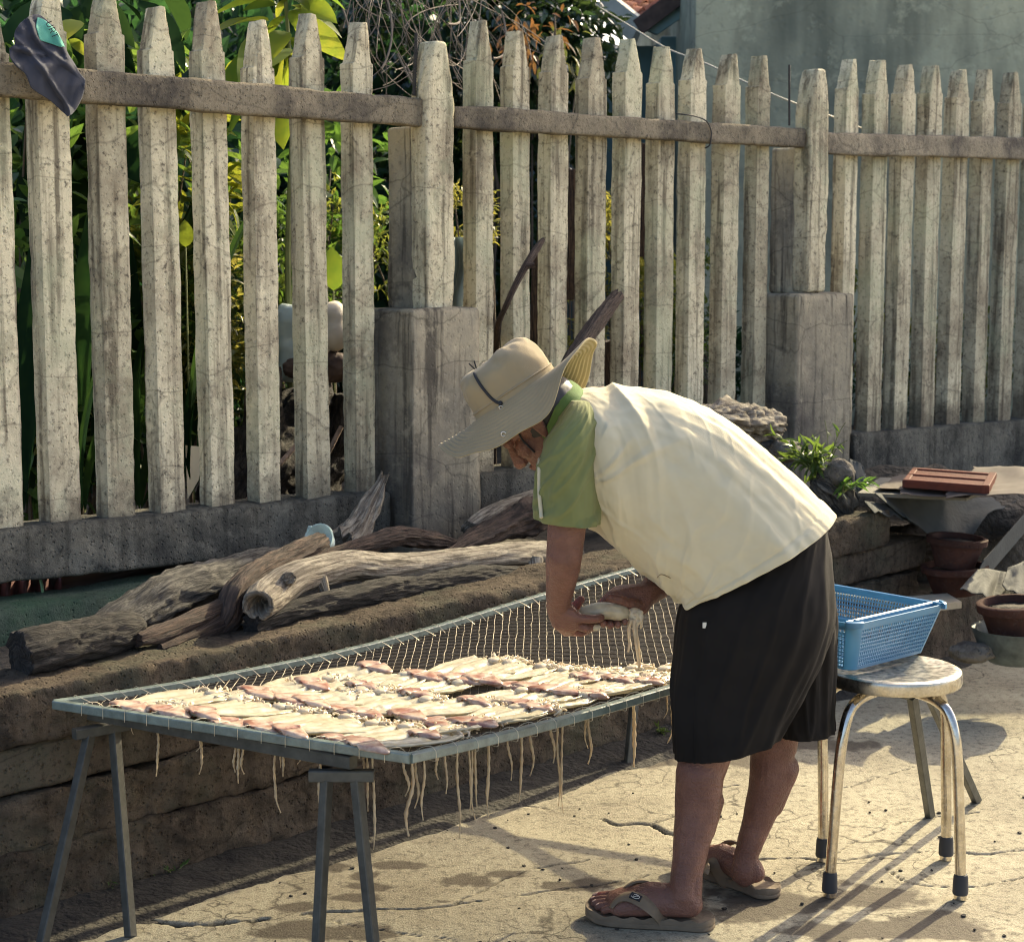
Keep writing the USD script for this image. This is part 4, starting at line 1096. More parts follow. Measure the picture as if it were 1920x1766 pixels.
dw = log("driftwood_log", "long pale driftwood log with a hollow knotted left end", "driftwood", [(484, 1134, -3.54, 31), (502, 1118, -3.59, 36), (560, 1082, -3.63, 33), (640, 1062, -3.66, 29), (720, 1064, -3.67, 27), (800, 1058, -3.68, 25), (880, 1049, -3.69, 23), (960, 1040, -3.72, 24), (1020, 1040, -3.76, 26), (1075, 1040, -3.80, 24)], "driftwood", 4,
         branches=([(600, 1085, -3.62, 16), (610, 1112, -3.60, 10)], [(998, 1055, -3.71, 22), (1002, 1078, -3.68, 10)], [(535, 1090, -3.61, 18), (543, 1083, -3.56, 12)]), groove=.10, knob=.14, cap_noise=.25, hollow=True)
log("charred_log", "dark charred log lying under the pale driftwood", "log", [(470, 1172, -3.56, 22), (560, 1142, -3.58, 25), (680, 1116, -3.60, 24), (800, 1094, -3.62, 19), (900, 1078, -3.64, 18), (975, 1072, -3.66, 10)], "log_dark", 5, groove=.25)
log("split_branch", "brown split branch arched behind the driftwood", "branch", [(540, 1070, -3.80, 10), (600, 1046, -3.80, 14), (680, 1022, -3.82, 17), (745, 1006, -3.83, 19), (810, 1012, -3.83, 17), (860, 1022, -3.82, 9)], "log_brown", 6, groove=.3)
log("upright_stump", "pale splintered stub standing against the base wall beside the first post", "stump", [(645, 1020, -4.02, 34), (672, 985, -4.04, 26), (692, 950, -4.05, 22), (706, 925, -4.05, 15), (716, 903, -4.05, 9)], "driftwood", 7, groove=.35, knob=.3, cap_noise=.8)
log("pale_round_log", "pale smooth round log leaning behind the man", "log", [(885, 995, -3.95, 22), (930, 968, -3.97, 25), (985, 948, -4.0, 25), (1050, 930, -4.03, 24), (1110, 920, -4.06, 22)], "driftwood", 8, knob=.1, cap_noise=.4)
log("split_log", "grey brown split log below the pale round one", "log", [(835, 1038, -3.80, 8), (890, 1010, -3.84, 20), (950, 985, -3.88, 28), (1020, 962, -3.92, 32), (1100, 950, -3.96, 30)], "log_brown", 9, groove=.35)
log("gnarled_wood_lump", "gnarled pale lump of wood seen above the man's back", "wood lump", [(1310, 790, -3.85, 20), (1350, 785, -3.85, 34), (1400, 792, -3.85, 36), (1450, 795, -3.85, 28), (1466, 800, -3.85, 12)], "driftwood", 10, groove=.4, knob=.4, cap_noise=.6, n=50)
log("charred_stump", "charred rough stump above the stack by the green plant", "stump", [(1530, 900, -3.62, 20), (1550, 912, -3.60, 34), (1570, 935, -3.58, 36), (1585, 960, -3.56, 24)], "log_grey", 11, groove=.4, knob=.4, cap_noise=.5, n=50)
log("leaning_stick", "thin bare stick leaning against the middle bay", "stick", [(924, 930, -4.62, 6), (929, 720, -4.46, 6), (934, 612, -4.23, 6), (952, 566, -4.10, 6), (985, 500, -4.09, 7), (1000, 476, -4.10, 8), (1018, 450, -4.12, 5)], "log_brown", 12, n=50, sides=16, branches=([(985, 500, -4.09, 6), (1002, 496, -4.07, 5)],))
log("leaning_branch", "broken branch with pale torn end leaning behind the hat", "branch", [(1062, 1015, -3.80, 16), (1052, 880, -3.86, 17), (1048, 760, -3.92, 17), (1060, 700, -3.95, 16), (1085, 655, -3.97, 17), (1120, 605, -4.0, 17), (1158, 556, -4.03, 14)], "log_brown", 13, n=60, cap_noise=.5, groove=.25)
# timber standing behind the fence
for k, (x0, y0, x1, y1, w, dv, lab) in enumerate(((1074, 320, 1070, 560, 30, .35, "brown plank standing behind the third gap of the middle bay"), (1208, 270, 1206, 480, 22, .4, "dark brown plank standing behind the fifth gap of the middle bay"),
                                                  (1140, 640, 1165, 900, 26, .3, "split timber leaning behind the fourth picket of the middle bay"), (1012, 480, 1000, 900, 30, .3, "dark timber leaning behind the second gap of the middle bay"))):
    log("old_timber", lab, "timber", [(x0, y0, FV - dv, w * .5), ((x0 + x1) / 2, (y0 + y1) / 2, FV - dv, w * .5), (x1, y1, FV - dv, w * .5)], "log_brown", 50 + k, n=40, sides=20, knob=.12, groove=.15)
log("dark_tree_stump", "big dark split stump behind the fifth and sixth gaps", "stump", [(430, 960, FV - .45, 60), (470, 880, FV - .45, 75), (540, 800, FV - .5, 60), (600, 740, FV - .55, 40)], "log_dark", 60, groove=.3, branches=([(470, 880, FV - .40, 40), (500, 760, FV - .4, 34), (515, 690, FV - .4, 16)], [(560, 960, FV - .45, 44), (620, 850, FV - .5, 40), (640, 740, FV - .5, 26)]))
for k, (a, b, lab) in enumerate((((440, 965), (560, 830), "thin pale pole leaning behind the sixth picket"), ((540, 1000), (640, 800), "thin pale pole leaning behind the last gap of the left bay"))):
    obj("pole", tube([on_v(*a, FV - .25), on_v(*b, FV - .28)], .008, 6), "stick_wood", label=lab, category="pole", smooth=True)


def lump(c, ax, seed, amp=.25, sub=3, sc=14):
    m = trimesh.creation.icosphere(sub)
    v = m.vertices.copy()
    v *= (1 + 2 * amp * nz(v * 1.0 + seed, 1.7, seed) + amp * nz(v + seed, 5, seed + 2))[:, None]
    return T(v * np.asarray(ax) + np.asarray(c), m.faces)


for (px, py, dv, ax, lab) in ((616, 612, .45, (.05, .05, .07), "pale sack standing behind the last gap of the left bay"), (548, 640, .5, (.05, .05, .12), "pale grey bag behind the sixth gap of the left bay")):
    c_ = bv(px, py, dv)
    m_ = grid_box(-np.array(ax), np.array(ax), .010, r=min(ax) * .6, amp=.016, nscale=18, seed=int(px), wear=.6)
    obj("sack", T(m_.vertices + c_, m_.faces[:, ::-1]), "white_sack" if px > 600 else "grey_plastic", smooth=60, label=lab, category="sack")
for (px, py, ax, lab) in ((560, 690, (.05, .05, .035), "dark rock under the grey bag"), (625, 690, (.06, .05, .05), "dark rock under the pale sack")):
    obj("dark_rock", lump(bv(px, py, .42), ax, int(px), .25), "dark_wood", smooth=True, label=lab, category="rock")
# pale sheets seen through the fence
a = [[bv(348, 835, .4), bv(352, 935, .38)], [bv(383, 838, .42), bv(372, 900, .4)]]
obj("paper_scrap", sheet(np.array(a), .002), "white_sheet", label="pale sheet of scrap glowing behind the fifth gap low down", category="paper")
P = np.array([[bv(845 + 30 * i / 5 + (8 * sin(j)), 445 + 140 * j / 5, .25 + .05 * sin(i)) for j in range(6)] for i in range(6)])
obj("plastic_sheet", sheet(P, .002), "grey_plastic", smooth=True, label="pale grey plastic sheet hanging beside the first post", category="sheet")

# ------------------------------------------------------------------ under the left bay
P = []
for i in range(20):
    t = i / 19
    P.append([on_v(60 + 330 * t, 1082 - 36 * t + 6 * sin(7 * t) + 52 * s * (1 - .55 * t), FV - .12 + .05 * s - .06 * sin(pi * s)) for s in np.linspace(0, 1, 8)])
obj("rubber_sheet", sheet(np.array(P), .004), "brown_tarp", smooth=True, label="sagging brown sheet in the gap under the left bay", category="sheet")
P = [[on_v(150 + 170 * t, 1083 - 28 * t - 5 * sin(pi * t) + s * 10 * sin(pi * t), FV - .17 - .05 * s) for s in np.linspace(0, 1, 4)] for t in np.linspace(0, 1, 14)]
obj("pale_scrap", sheet(np.array(P), .003), "white_sheet", smooth=True, label="sunlit pale strip of scrap on the brown sheet under the fence", category="scrap")
P = []
for i in range(26):
    t = i / 25
    P.append([on_v(-60 + 175 * t, 1085 - 6 * t + 62 * s - 6 * t * s, FV - .13 + .035 * sin(i * 1.3 + s) + .02 * s) for s in np.linspace(0, 1, 6)])
obj("red_cloth", sheet(np.array(P), .004), "maroon_cloth", smooth=True, label="crumpled dark red cloth bunched under the left end of the fence", category="cloth")
obj("green_strap", tube(curve([on_v(74, 1080, FV - .05), on_v(80, 1110, FV - .04), on_v(80, 1136, FV - .05)], 10), .010, 8, flat=.4), "green_hose", smooth=True, label="green strap with pale edges hanging over the dark red cloth", category="strap")

# clear plastic cup lying on the wood
cc = on_v(598, 1010, -3.86)
Bm = basis((-.25, -.75, .35), (0, 0, 1))
prof = [(0.0, -.055), (.024, -.055), (.028, -.05), (.038, -.004), (.041, 0), (.041, .003), (.037, -.002), (.027, -.048), (0, -.052)]
cup = revolve(prof, 36)
cp = thing("plastic_cup", "clear plastic cup lying on the driftwood below the fence", "cup", at=cc)
obj("cup_body", T(cup.vertices @ Bm.T + cc, cup.faces), "clear_plastic", cp, smooth=40)
aa = np.linspace(0, 2 * pi, 37)
obj("lid_rim", tube(np.c_[.0415 * np.cos(aa), .0415 * np.sin(aa), 0 * aa + .002] @ Bm.T + cc, .0022, 6), "clear_plastic", cp, smooth=True)
obj("straw_tab", tube(np.array([[.02, .036, .004], [.03, .03, .012], [.03, .022, .014]]) @ Bm.T + cc, .003, 6), "clear_plastic", cp, smooth=True)

# iron rods, cable, wire
obj("iron_rod", tube([on_v(1480, 236, RV - .02), on_v(1480, 122, RV - .02)], .0042, 8), "dark_steel", smooth=40, label="dark iron rod standing on the rail left of the second post", category="rod")
rb = []
p0, p1 = on_v(776, 180, RV - .03), on_v(781, 62, RV - .03)
obj("ribbed_bar", cat(tube([p0, p1], .0055, 8), *[tube([p0 + (p1 - p0) * t, p0 + (p1 - p0) * (t + .012)], .0072, 8) for t in np.linspace(.02, .96, 22)]), "dark_steel", smooth=40, label="ribbed reinforcing bar sticking up behind the first post", category="bar")
ca = curve([on_y(1080, -12, 9.5), on_y(1182, 50, 8.9), on_y(1250, 91, 8.4), on_y(1340, 127, 7.8), on_y(1480, 190, 7.45), on_y(1560, 219, 7.6), on_y(1640, 250, 7.85), on_y(1700, 270, 8.05)], 60)
obj("cable", tube(ca, .0038, 6), "cable_grey", smooth=True, label="pale sagging cable running from the tiled roof to the right bay", category="cable")
obj("rail_wire", tube(curve([on_v(1268, 214, RV - .02), on_v(1296, 217, RV + .004), on_v(1325, 228, RV + .006), on_v(1334, 250, RV + .006), on_v(1331, 272, RV + .004), on_v(1322, 278, RV - .02)], 24), .0026, 6), "cord_black", smooth=True, label="loop of black wire tied round the rail of the middle bay", category="wire")

# ------------------------------------------------------------------ trestles
ZT = 0.455


def bar_to(th, name, p, q, w, h=None, mat="trestle_steel", up=(0, 0, 1)):
    return obj(name, square_tube(p, q, w, h, up=up), mat, th, smooth=25)


def trestle(label, tops, feet, mat="trestle_steel", beam=True):
    """tops: the two ends of the trestle's long beam; feet: two feet under each end."""
    th = thing("trestle", label, "trestle", "steel trestles under the rack", at=(tops[0] + tops[1]) / 2 * [1, 1, 0])
    a, b = tops
    d = (b - a) / np.linalg.norm(b - a)
    side = np.cross(d, [0, 0, 1])
    bar_to(th, "top_beam", a - d * .03, b + d * .03, .026, .026)
    for c, fs in zip(tops, feet):
        s = (fs[1] - fs[0]) * [1, 1, 0]
        s /= np.linalg.norm(s)
        low = c - [0, 0, .032]
        bar_to(th, "cross_bar", low - s * .065, low + s * .065, .023, .023)
        for f, sg in zip(fs, (-1, 1)):
            bar_to(th, "leg", low + s * .03 * sg - [0, 0, .01], f, .023, .019, up=d)
        k = .55
    return th


tA, tB = on_z(190, 1340, ZT - .005), on_z(640, 1424, ZT - .005)
trestle("near left steel trestle under the left end of the drying rack", (tA, tB), ((on_z(72, 1800, 0), on_z(245, 1755, 0)), (on_z(592, 1850, 0), on_z(708, 1850, 0))))
tC, tD = W(3.92, -3.36, ZT - .005), on_z(1726, 1268, ZT - .005)
trestle("far right steel trestle behind the man and the stool", (tC, tD), ((on_z(1178, 1432, 0), W(4.08, -3.33, 0)), (on_z(1744, 1530, 0), on_z(1832, 1502, 0))))

# ------------------------------------------------------------------ drying rack
ZR = 0.480
rack = thing("drying_rack", "green painted steel drying rack with a wire net, set on two trestles", "drying rack", at=W(3.1, -3.0, ZR))
cBL, cFL = on_z(103, 1320, ZR), on_z(768, 1421, ZR)
uF = uvz(cFL)
cFR, cBR = W(4.18, -2.60, ZR + .012), on_v(1212, 1063, -3.42)
mB = on_z(640, 1226, ZR) * 1.0
mB = W(*(uvz(mB)[:2]), ZR - .012)


def edge_pts(k, n=14):
    if k == "back":
        q = curve([cBL, on_v(640, 1226, -3.40), on_v(746, 1199, -3.405), on_v(1021, 1118, -3.415), on_v(1187, 1070, -3.42), cBR], n)
    elif k == "front":
        q = curve([cFL, W(2.7, -2.57, ZR - .010), W(3.3, -2.585, ZR - .006), cFR], n)
    return q


for nm, pts in (("frame_bar", edge_pts("back")), ("frame_bar", np.array([cBL, cFL])), ("frame_bar", edge_pts("front")), ("frame_bar", np.array([cBR, cFR]))):
    obj(nm, cat([square_tube(a, b + (b - a) * .004, .019, .019) for a, b in zip(pts[:-1], pts[1:])]), "rack_paint", rack, smooth=25)


EB, EF = (np.array([uvz(p) for p in edge_pts(k, 30)]) for k in ("back", "front"))


def rz(u_, v_):
    """Height of the sagging net at (u, v)."""
    a = np.clip((u_ - 2.15) / 1.95, 0, 1)
    b = np.clip((v_ + 3.41) / .83, 0, 1)
    return np.interp(u_, EB[:, 0], EB[:, 2]) * (1 - b) + np.interp(u_, EF[:, 0], EF[:, 2]) * b - .003 - .016 * np.sin(pi * b) ** .8 * np.clip(a * 6, 0, 1)


from shapely.geometry import Polygon, LineString
quad = Polygon([tuple(uvz(p)[:2]) for p in (cBL, cFL, cFR, cBR)]).buffer(-.004)
r = np.random.default_rng(12)
wires, net = [], []
dA = np.array([.72, -.694]); dA /= np.linalg.norm(dA)          # one set runs away from the viewer, the other across
dB = np.array([.694, .72]); dB /= np.linalg.norm(dB)
cen = np.array([3.12, -3.01])
nB = np.array([-dA[1], dA[0]])


def clip_line(o, d):
    g = quad.intersection(LineString([o - d * 3, o + d * 3]))
    return None if g.is_empty or g.length < .03 else np.array(g.coords)[[0, -1]]


def wire(ab, rr, wob, sides=3, step=.05):
    a, b = ab
    n = max(3, int(np.linalg.norm(b - a) / step))
    t = np.linspace(0, 1, n)
    q = a + (b - a) * t[:, None]
    q = q + r.normal(size=q.shape) * wob
    q[0], q[-1] = a, b
    z = rz(q[:, 0], q[:, 1]) + r.normal(size=n) * wob * .4
    return tube(toW(np.c_[q, z]), rr, sides, caps=False)


for o in np.arange(-1.3, 1.3, .0195):
    ab = clip_line(cen + dB * o, -dA)
    if ab is not None:
        wires.append(wire(ab, .00085, .0010, 4, .04))
for o in np.arange(-1.3, 1.3, .0125):
    ab = clip_line(cen + dA * o, dB)
    if ab is not None:
        net.append(wire(ab, .0014, .0005, 4, .10))
obj("wire_net", cat(wires), "wire_steel", rack, smooth=True)
obj("net_strands", cat(net), "dark_net", rack, smooth=True)
ties = []
for pts, n, s in ((edge_pts("back", 40), 40, 1), (edge_pts("front", 34), 34, -1)):
    for p in pts[1:-1]:
        q = uvz(p)
        v2 = q[1] + s * .038
        ties.append(tube(curve([W(q[0] + .02 * s * r.uniform(0, 1), v2, rz(q[0], v2) + .003), W(q[0], q[1] + s * .014, q[2] + .012), W(q[0], q[1], q[2] + .0145), W(q[0], q[1] - s * .0145, q[2] + .004), W(q[0], q[1] - s * .013, q[2] - .013), W(q[0], q[1] + s * .013, q[2] - .0145)], 12), .0008, 4))
for t in np.linspace(.1, .95, 14):
    p = cBL + (cFL - cBL) * t
    q = uvz(p)
    ties.append(tube(curve([W(q[0] + .045, q[1], rz(q[0] + .045, q[1])), W(q[0] + .013, q[1], q[2] + .0135), W(q[0] - .0135, q[1], q[2] + .012), W(q[0] - .014, q[1], q[2] - .012)], 8), .0008, 4))
for t_ in ties:
    obj("tie_wire", t_, "wire_steel", rack, smooth=True)
tw_ = on_z(1152, 1079, ZR + .02)
obj("loose_wire_end", tube(curve([tw_ + [-.012, 0, .012], tw_ + [.0, 0, .03], tw_ + [.02, 0, .03], tw_ + [.035, -.01, .005], tw_ + [.04, -.03, -.01]], 16), .0014, 5), "wire_steel", rack, smooth=True)

# ------------------------------------------------------------------ squid laid out on the net


def squid_parts(seed, L=.155, Wd=.092, lift=0.0):
    """Split squid lying flat: local x runs from the red finned tip (0) to the arms (L)."""
    r = np.random.default_rng(seed)
    nx, ny = 34, 21
    s, w = np.linspace(0, 1, nx), np.linspace(-1, 1, ny)
    S, Wg = np.meshgrid(s, w, indexing="ij")
    half = Wd / 2 * np.clip(np.sin(np.clip(S * 1.9 + .28, 0, pi / 2)), 0, 1) * (1 - .12 * np.clip(S - .75, 0, 1) * 4)
    q = np.stack([S * 3 + seed, Wg * 1.5, 0 * S], -1)
    half = half * (1 + .18 * nz(np.stack([S * 6 + seed, np.sign(Wg) * 3, 0 * S], -1), 1, seed))
    X = S * L + .006 * nz(q, 2, seed + 1)
    Y = Wg * half
    ridge = .0042 * np.sin((Wg * 3.4 + 1.2 * nz(q, .9, seed)) * pi + seed) + .004 * nz(np.stack([S * 9 + seed, Wg * 5, 0 * S], -1), 1, seed + 9)
    ridge = ridge * (1 - np.abs(Wg) ** 4)
    Z = .006 + lift * (1 - S) + ridge + .007 * nz(q, 1.2, seed + 4) + .006 * np.abs(Wg) ** 3 * r.uniform(-.2, 1.2)
    mantle = sheet(np.stack([X, Y, Z], -1), .0035 + .003 * (1 - np.abs(Wg) ** 3))
    # fins: two reddish lobes folded over the tip
    fins = []
    for sg in (-1, 1):
        n1, n2 = 14, 10
        a, b = np.linspace(0, 1, n1), np.linspace(0, 1, n2)
        A_, B_ = np.meshgrid(a, b, indexing="ij")
        wid = (np.sin(pi * np.clip(A_ * .92 + .05, 0, 1)) ** .7) * Wd * r.uniform(.40, .56)
        fx = -.006 + A_ * L * r.uniform(.22, .30)
        fy = sg * (.002 + B_ * wid)
        fz = .011 + lift + .004 * np.sin(B_ * pi * .9) - .006 * B_ ** 3 + .0025 * nz(np.stack([A_ * 5 + seed, B_ * 4 + sg, 0 * A_], -1), 1, seed)
        fins.append(sheet(np.stack([fx, fy, fz], -1), .0035))
    # head lump, arms
    arms = []
    h = trimesh.creation.icosphere(2)
    h.vertices *= np.array([.018, .017, .009]) * (1 + .3 * nz(h.vertices + seed, 2, seed))[:, None]
    h.apply_translation([L + .008, 0, .011])
    for k in range(11):
        a0 = r.uniform(-1.0, 1.0)
        p = np.array([L + .014, .012 * a0, .010])
        ang, pts, cur = a0 * .8, [], r.uniform(-45, 45)
        rise = r.uniform(-.1, .5)
        ln = r.uniform(.045, .080)
        for j in range(11):
            pts.append(p.copy())
            ang += cur * ln / 10 * (.6 + j / 8)
            zz_ = .010 * sin(j / 10 * pi) * rise
            p = p + np.array([cos(ang), sin(ang), 0]) * ln / 10
            p[2] = .008 + .5 * zz_ + .004 * sin(j * .9 + k)
        arms.append(tube(pts, np.linspace(.0062, .0018, 11), 6))
    # suckers and frills
    for _ in range(26):
        b = trimesh.creation.icosphere(1, r.uniform(.0016, .003))
        b.apply_translation([L + r.uniform(-.002, .06), r.normal() * .02, r.uniform(.008, .018)])
        arms.append(b)
    return mantle, fins, h, arms


squids = []


def squid(u_, v_, ang, seed, label, L=.155, Wd=.092, lift=0.0):
    c = W(u_, v_, rz(u_, v_) + .002)
    th = thing("squid", label, "squid", "split squid laid out to dry", at=c)
    mantle, fins, head, arms = squid_parts(seed, L, Wd, lift)
    ca_, sa_ = cos(ang), sin(ang)

    def place(m):
        v = m.vertices
        uu = u_ + v[:, 0] * ca_ - v[:, 1] * sa_
        vv = v_ + v[:, 0] * sa_ + v[:, 1] * ca_
        return T(toW(np.c_[uu, vv, rz(uu, vv) + .002 + v[:, 2]]), m.faces[:, ::-1])

    obj("mantle", place(mantle), "squid_white", th, smooth=True)
    for f in fins:
        obj("fin", place(f), "squid_red", th, smooth=True)
    obj("head", place(head), "squid_arm", th, smooth=True)
    obj("arms", cat([place(a) for a in arms]), "squid_arm", th, smooth=True)
    squids.append((th, np.array([u_ + (L + .02) * ca_, v_ + (L + .02) * sa_])))
    return th


def tab(px, py):
    q = uvz(on_z(px, py, ZR + .01))
    return q[0], q[1]


ords = ["first", "second", "third", "fourth", "fifth", "sixth", "seventh", "eighth", "ninth"]
sd = 300
r = np.random.default_rng(99)
for nm, u0, v0, n, a0 in (("left", 2.095, -3.275, 8, .02), ("second", 2.385, -3.215, 8, .05), ("third", 2.80, -3.075, 7, .0)):
    for k in range(n):
        v_ = v0 + k * (-2.69 - v0) / (n - 1) + r.normal() * .006
        u_ = u0 + .29 * (v_ - v0) + r.normal() * .012
        squid(u_, v_, a0 + r.normal() * .09, sd, f"split squid, {ords[k]} from the fence in the {nm} row on the rack", L=r.uniform(.185, .225), Wd=r.uniform(.128, .155), lift=.004 * (k % 3))
        sd += 1
for k, (px, py, lab) in enumerate(((492, 1281, "split squid with its red tip to the right at the back left of the rack"), (712, 1231, "split squid lying nearest the back bar with its red tip to the right"), (800, 1244, "split squid near the back bar, red tip to the right, beside the third row"), (600, 1262, "split squid, red tip to the right, midway along the back of the rack"))):
    u_, v_ = tab(px, py)
    squid(u_, v_, pi + r.normal() * .06, sd, lab, L=.20, Wd=.125, lift=.006)
    sd += 1
for k, (u_, v_) in enumerate(((2.62, -3.12), (2.66, -2.98), (2.70, -2.84), (2.74, -2.72), (3.02, -2.80), (3.05, -2.72))):
    squid(u_, v_, .05 + r.normal() * .1, sd, f"split squid, {ords[k]} of the loose ones tucked between the rows", L=.15, Wd=.11, lift=.005)
    sd += 1

for k in range(5):
    u_, v_ = 2.40 + .165 * k + r.normal() * .01, -2.662 + r.normal() * .008
    squid(u_, v_, .03 + r.normal() * .05, sd, f"split squid lying along the front bar, {ords[k]} from the left", L=.165, Wd=.085, lift=.004)
    sd += 1

# tentacles hanging through the net
hang = [(293, 1455, 5.0, 15), (370, 1408, 3.5, 12), (373, 1452, 4.5, 14), (438, 1448, 4.5, 14), (446, 1468, 5, 14), (455, 1450, 5, 14), (517, 1525, 4.5, 20), (521, 1440, 3, 20), (533, 1455, 4.5, 20), (600, 1517, 5.5, 24), (245, 1376, 2, 10), (563, 1430, 3, 20),
        (680, 1505, 5, 30), (688, 1520, 4.5, 30), (698, 1592, 4.5, 26), (757, 1492, 5, 30), (770, 1567, 6.5, 30), (781, 1512, 5, 34), (793, 1537, 4.5, 30), (819, 1462, 5, 34), (833, 1487, 4.5, 30), (856, 1572, 5.5, 34), (876, 1522, 4.5, 34), (884, 1534, 4.0, 40), (892, 1512, 5, 40), (912, 1500, 4, 40), (916, 1533, 5, 34),
        (953, 1462, 4.0, 34), (977, 1504, 5.5, 34), (997, 1453, 5, 40), (1033, 1430, 5.5, 36), (1046, 1512, 4.5, 34), (1056, 1526, 4.5, 30), (1098, 1402, 4, 40), (1103, 1433, 5.5, 34), (1186, 1437, 7, 34), (1131, 1345, 4, 30), (1247, 1345, 3, 24), (1257, 1392, 5, 24)]
r = np.random.default_rng(55)


def front_y(px):
    return 1335 + (px - 190) * (1418 - 1335) / (640 - 190) if px < 700 else 1422 - (px - 765) * .262


for px, yb_, rp, back in hang:
    top = on_z(px, front_y(px) - back, ZR - .02)
    zb = on_y(px, yb_, top[1])[2]
    Lh = top[2] + .004 - zb
    n = 34
    t = np.linspace(0, 1, n)
    rr_ = rp / 900 * (.75 + .5 * t) * (1 + .25 * (meshkit.noise(np.c_[t * 9, 0 * t, 0 * t + px], 3) - .5))
    rr_ *= np.where(t > .72, np.clip((1.0 - t) / .28, .30, 1) ** .8, 1) * 1.2 * (1 + .22 * np.sin(t * 55 + px))
    P = np.c_[top[0] + .015 * (meshkit.noise(np.c_[t * 2.6, 0 * t, 0 * t + px * .7], 5) - .5) * 2 * t, top[1] + .010 * (meshkit.noise(np.c_[t * 2.2, 0 * t + 9, 0 * t + px * .7], 6) - .5) * 2 * t, top[2] + .004 - Lh * t]
    q = uvz(top)[:2]
    th = min(squids, key=lambda s: np.linalg.norm(s[1] - q))[0]
    obj("hanging_tentacle", tube(P, rr_, 8, flat=.42), "squid_tentacle", th, smooth=True)

# ------------------------------------------------------------------ stool
sc = np.array([.882, 4.105, 0])
stool = thing("steel_stool", "round stainless steel stool with four bent tube legs", "stool", at=sc)
ZS = .500
prof = [(0, ZS - .006), (.06, ZS - .0055), (.115, ZS - .003), (.135, ZS), (.148, ZS - .0005), (.1545, ZS - .004), (.157, ZS - .010), (.157, ZS - .028), (.1555, ZS - .033), (.152, ZS - .033), (.151, ZS - .012), (.0, ZS - .010)]
obj("seat", revolve(prof, 64, sc), "brushed_steel", stool, smooth=35)
for (fx, fy), sx, sy in (((.722, 3.968), -1, -1), ((1.015, 3.952), 1, -1), ((.747, 4.205), -1, 1), ((1.045, 4.215), 1, 1)):
    d = np.array([fx, fy, 0]) - sc
    d /= np.linalg.norm(d)
    f = np.array([fx, fy, 0])
    top = sc + d * .045 + [0, 0, ZS - .034 - .013]
    sh1 = sc + d * .10 + [0, 0, ZS - .038 - .013]
    sh2 = sc + d * .150 + [0, 0, ZS - .072]
    sh3 = sc + d * .178 + [0, 0, ZS - .14]
    P = curve([top, sh1, sh2, sh3, (sh3 * .55 + f * .45) * [1, 1, 0] + [0, 0, .25], f + [0, 0, .02]], 34)
    lg = obj("leg", tube(P, .0125, 18), "chrome", stool, smooth=40)
    obj("rubber_foot", tube([f + [0, 0, .012], f + [0, 0, .016], f + [0, 0, .052], f + [0, 0, .058]], [.0165, .018, .0165, .0145], 20), "rubber", lg, smooth=40)
    obj("foot_cap", tube([f + [0, 0, .001], f + [0, 0, .013]], .0145, 18), "chrome", lg, smooth=40)
ringr = .118
aa = np.linspace(0, 2 * pi, 49)
obj("under_ring", tube(np.c_[sc[0] + ringr * np.cos(aa), sc[1] + ringr * np.sin(aa), 0 * aa + ZS - .030], .006, 8), "chrome", stool, smooth=True)

# ------------------------------------------------------------------ blue basket
N_ = on_z(1604, 1171, .625)
R_ = on_z(1776, 1131, .625)
e1 = (R_ - N_)
La = np.linalg.norm(e1)
e1 = e1 / La
e2 = np.array([-e1[1], e1[0], 0])
F0 = on_z(1600, 1078, .625)
Lb = np.dot(F0 - N_, e2) * 1.0
Lb = .36
cen_b = N_ + e1 * La / 2 + e2 * Lb / 2
bk = thing("plastic_basket", "blue perforated plastic basket on the steel stool", "basket", at=cen_b * [1, 1, 0] + [0, 0, .505])
zb0, zb1 = .507, .625


def bp(a, b, t):
    """Point on the wall: a, b in [-1, 1] across the basket, t from floor to rim."""
    k = .80 + .20 * t
    return cen_b * [1, 1, 0] + e1 * (a * La / 2 * k) + e2 * (b * Lb / 2 * k) + np.array([0, 0, zb0 + (zb1 - zb0) * t])


def strip(p0, p1, p2, p3, th=.0022):
    return sheet(np.array([[p0, p1], [p3, p2]]), th)


sides = [((-1, -1), (1, -1)), ((1, -1), (1, 1)), ((1, 1), (-1, 1)), ((-1, 1), (-1, -1))]
cw = .90
for (a0, b0), (a1, b1) in sides:
    pt = lambda s, t: bp(a0 + (a1 - a0) * s, b0 + (b1 - b0) * s, t)
    ms = []
    L_ = np.linalg.norm(pt(1, 1) - pt(0, 1))
    s0, s1 = .075, .925
    nvb = int(L_ / .0098)
    for s in np.linspace(s0, s1, nvb):
        ms.append(strip(pt(s - .0035 * .3 / L_, .05), pt(s + .0035 * .3 / L_, .05), pt(s + .0035 * .3 / L_, .86), pt(s - .0035 * .3 / L_, .86)))
    for t in np.linspace(.05, .86, 11):
        ms.append(strip(pt(s0, t - .013), pt(s1, t - .013), pt(s1, t + .013), pt(s0, t + .013), .0019))
    ms.append(strip(pt(s0, .86), pt(s1, .86), pt(s1, 1), pt(s0, 1)))
    ms.append(strip(pt(s0, 0), pt(s1, 0), pt(s1, .06), pt(s0, .06)))
    obj("lattice_wall", cat(ms), "basket_plastic", bk)


def rounded(a, b, t, rad=.075, n=7):
    """Corner of the basket at height t, rounded."""
    pts = []
    for k in range(n + 1):
        th_ = k / n * pi / 2
        da, db = 1 - rad * 2 * (1 - sin(th_)), 1 - rad * 2 * (1 - cos(th_))
        pts.append(bp(a * da, b * db, t))
    return pts


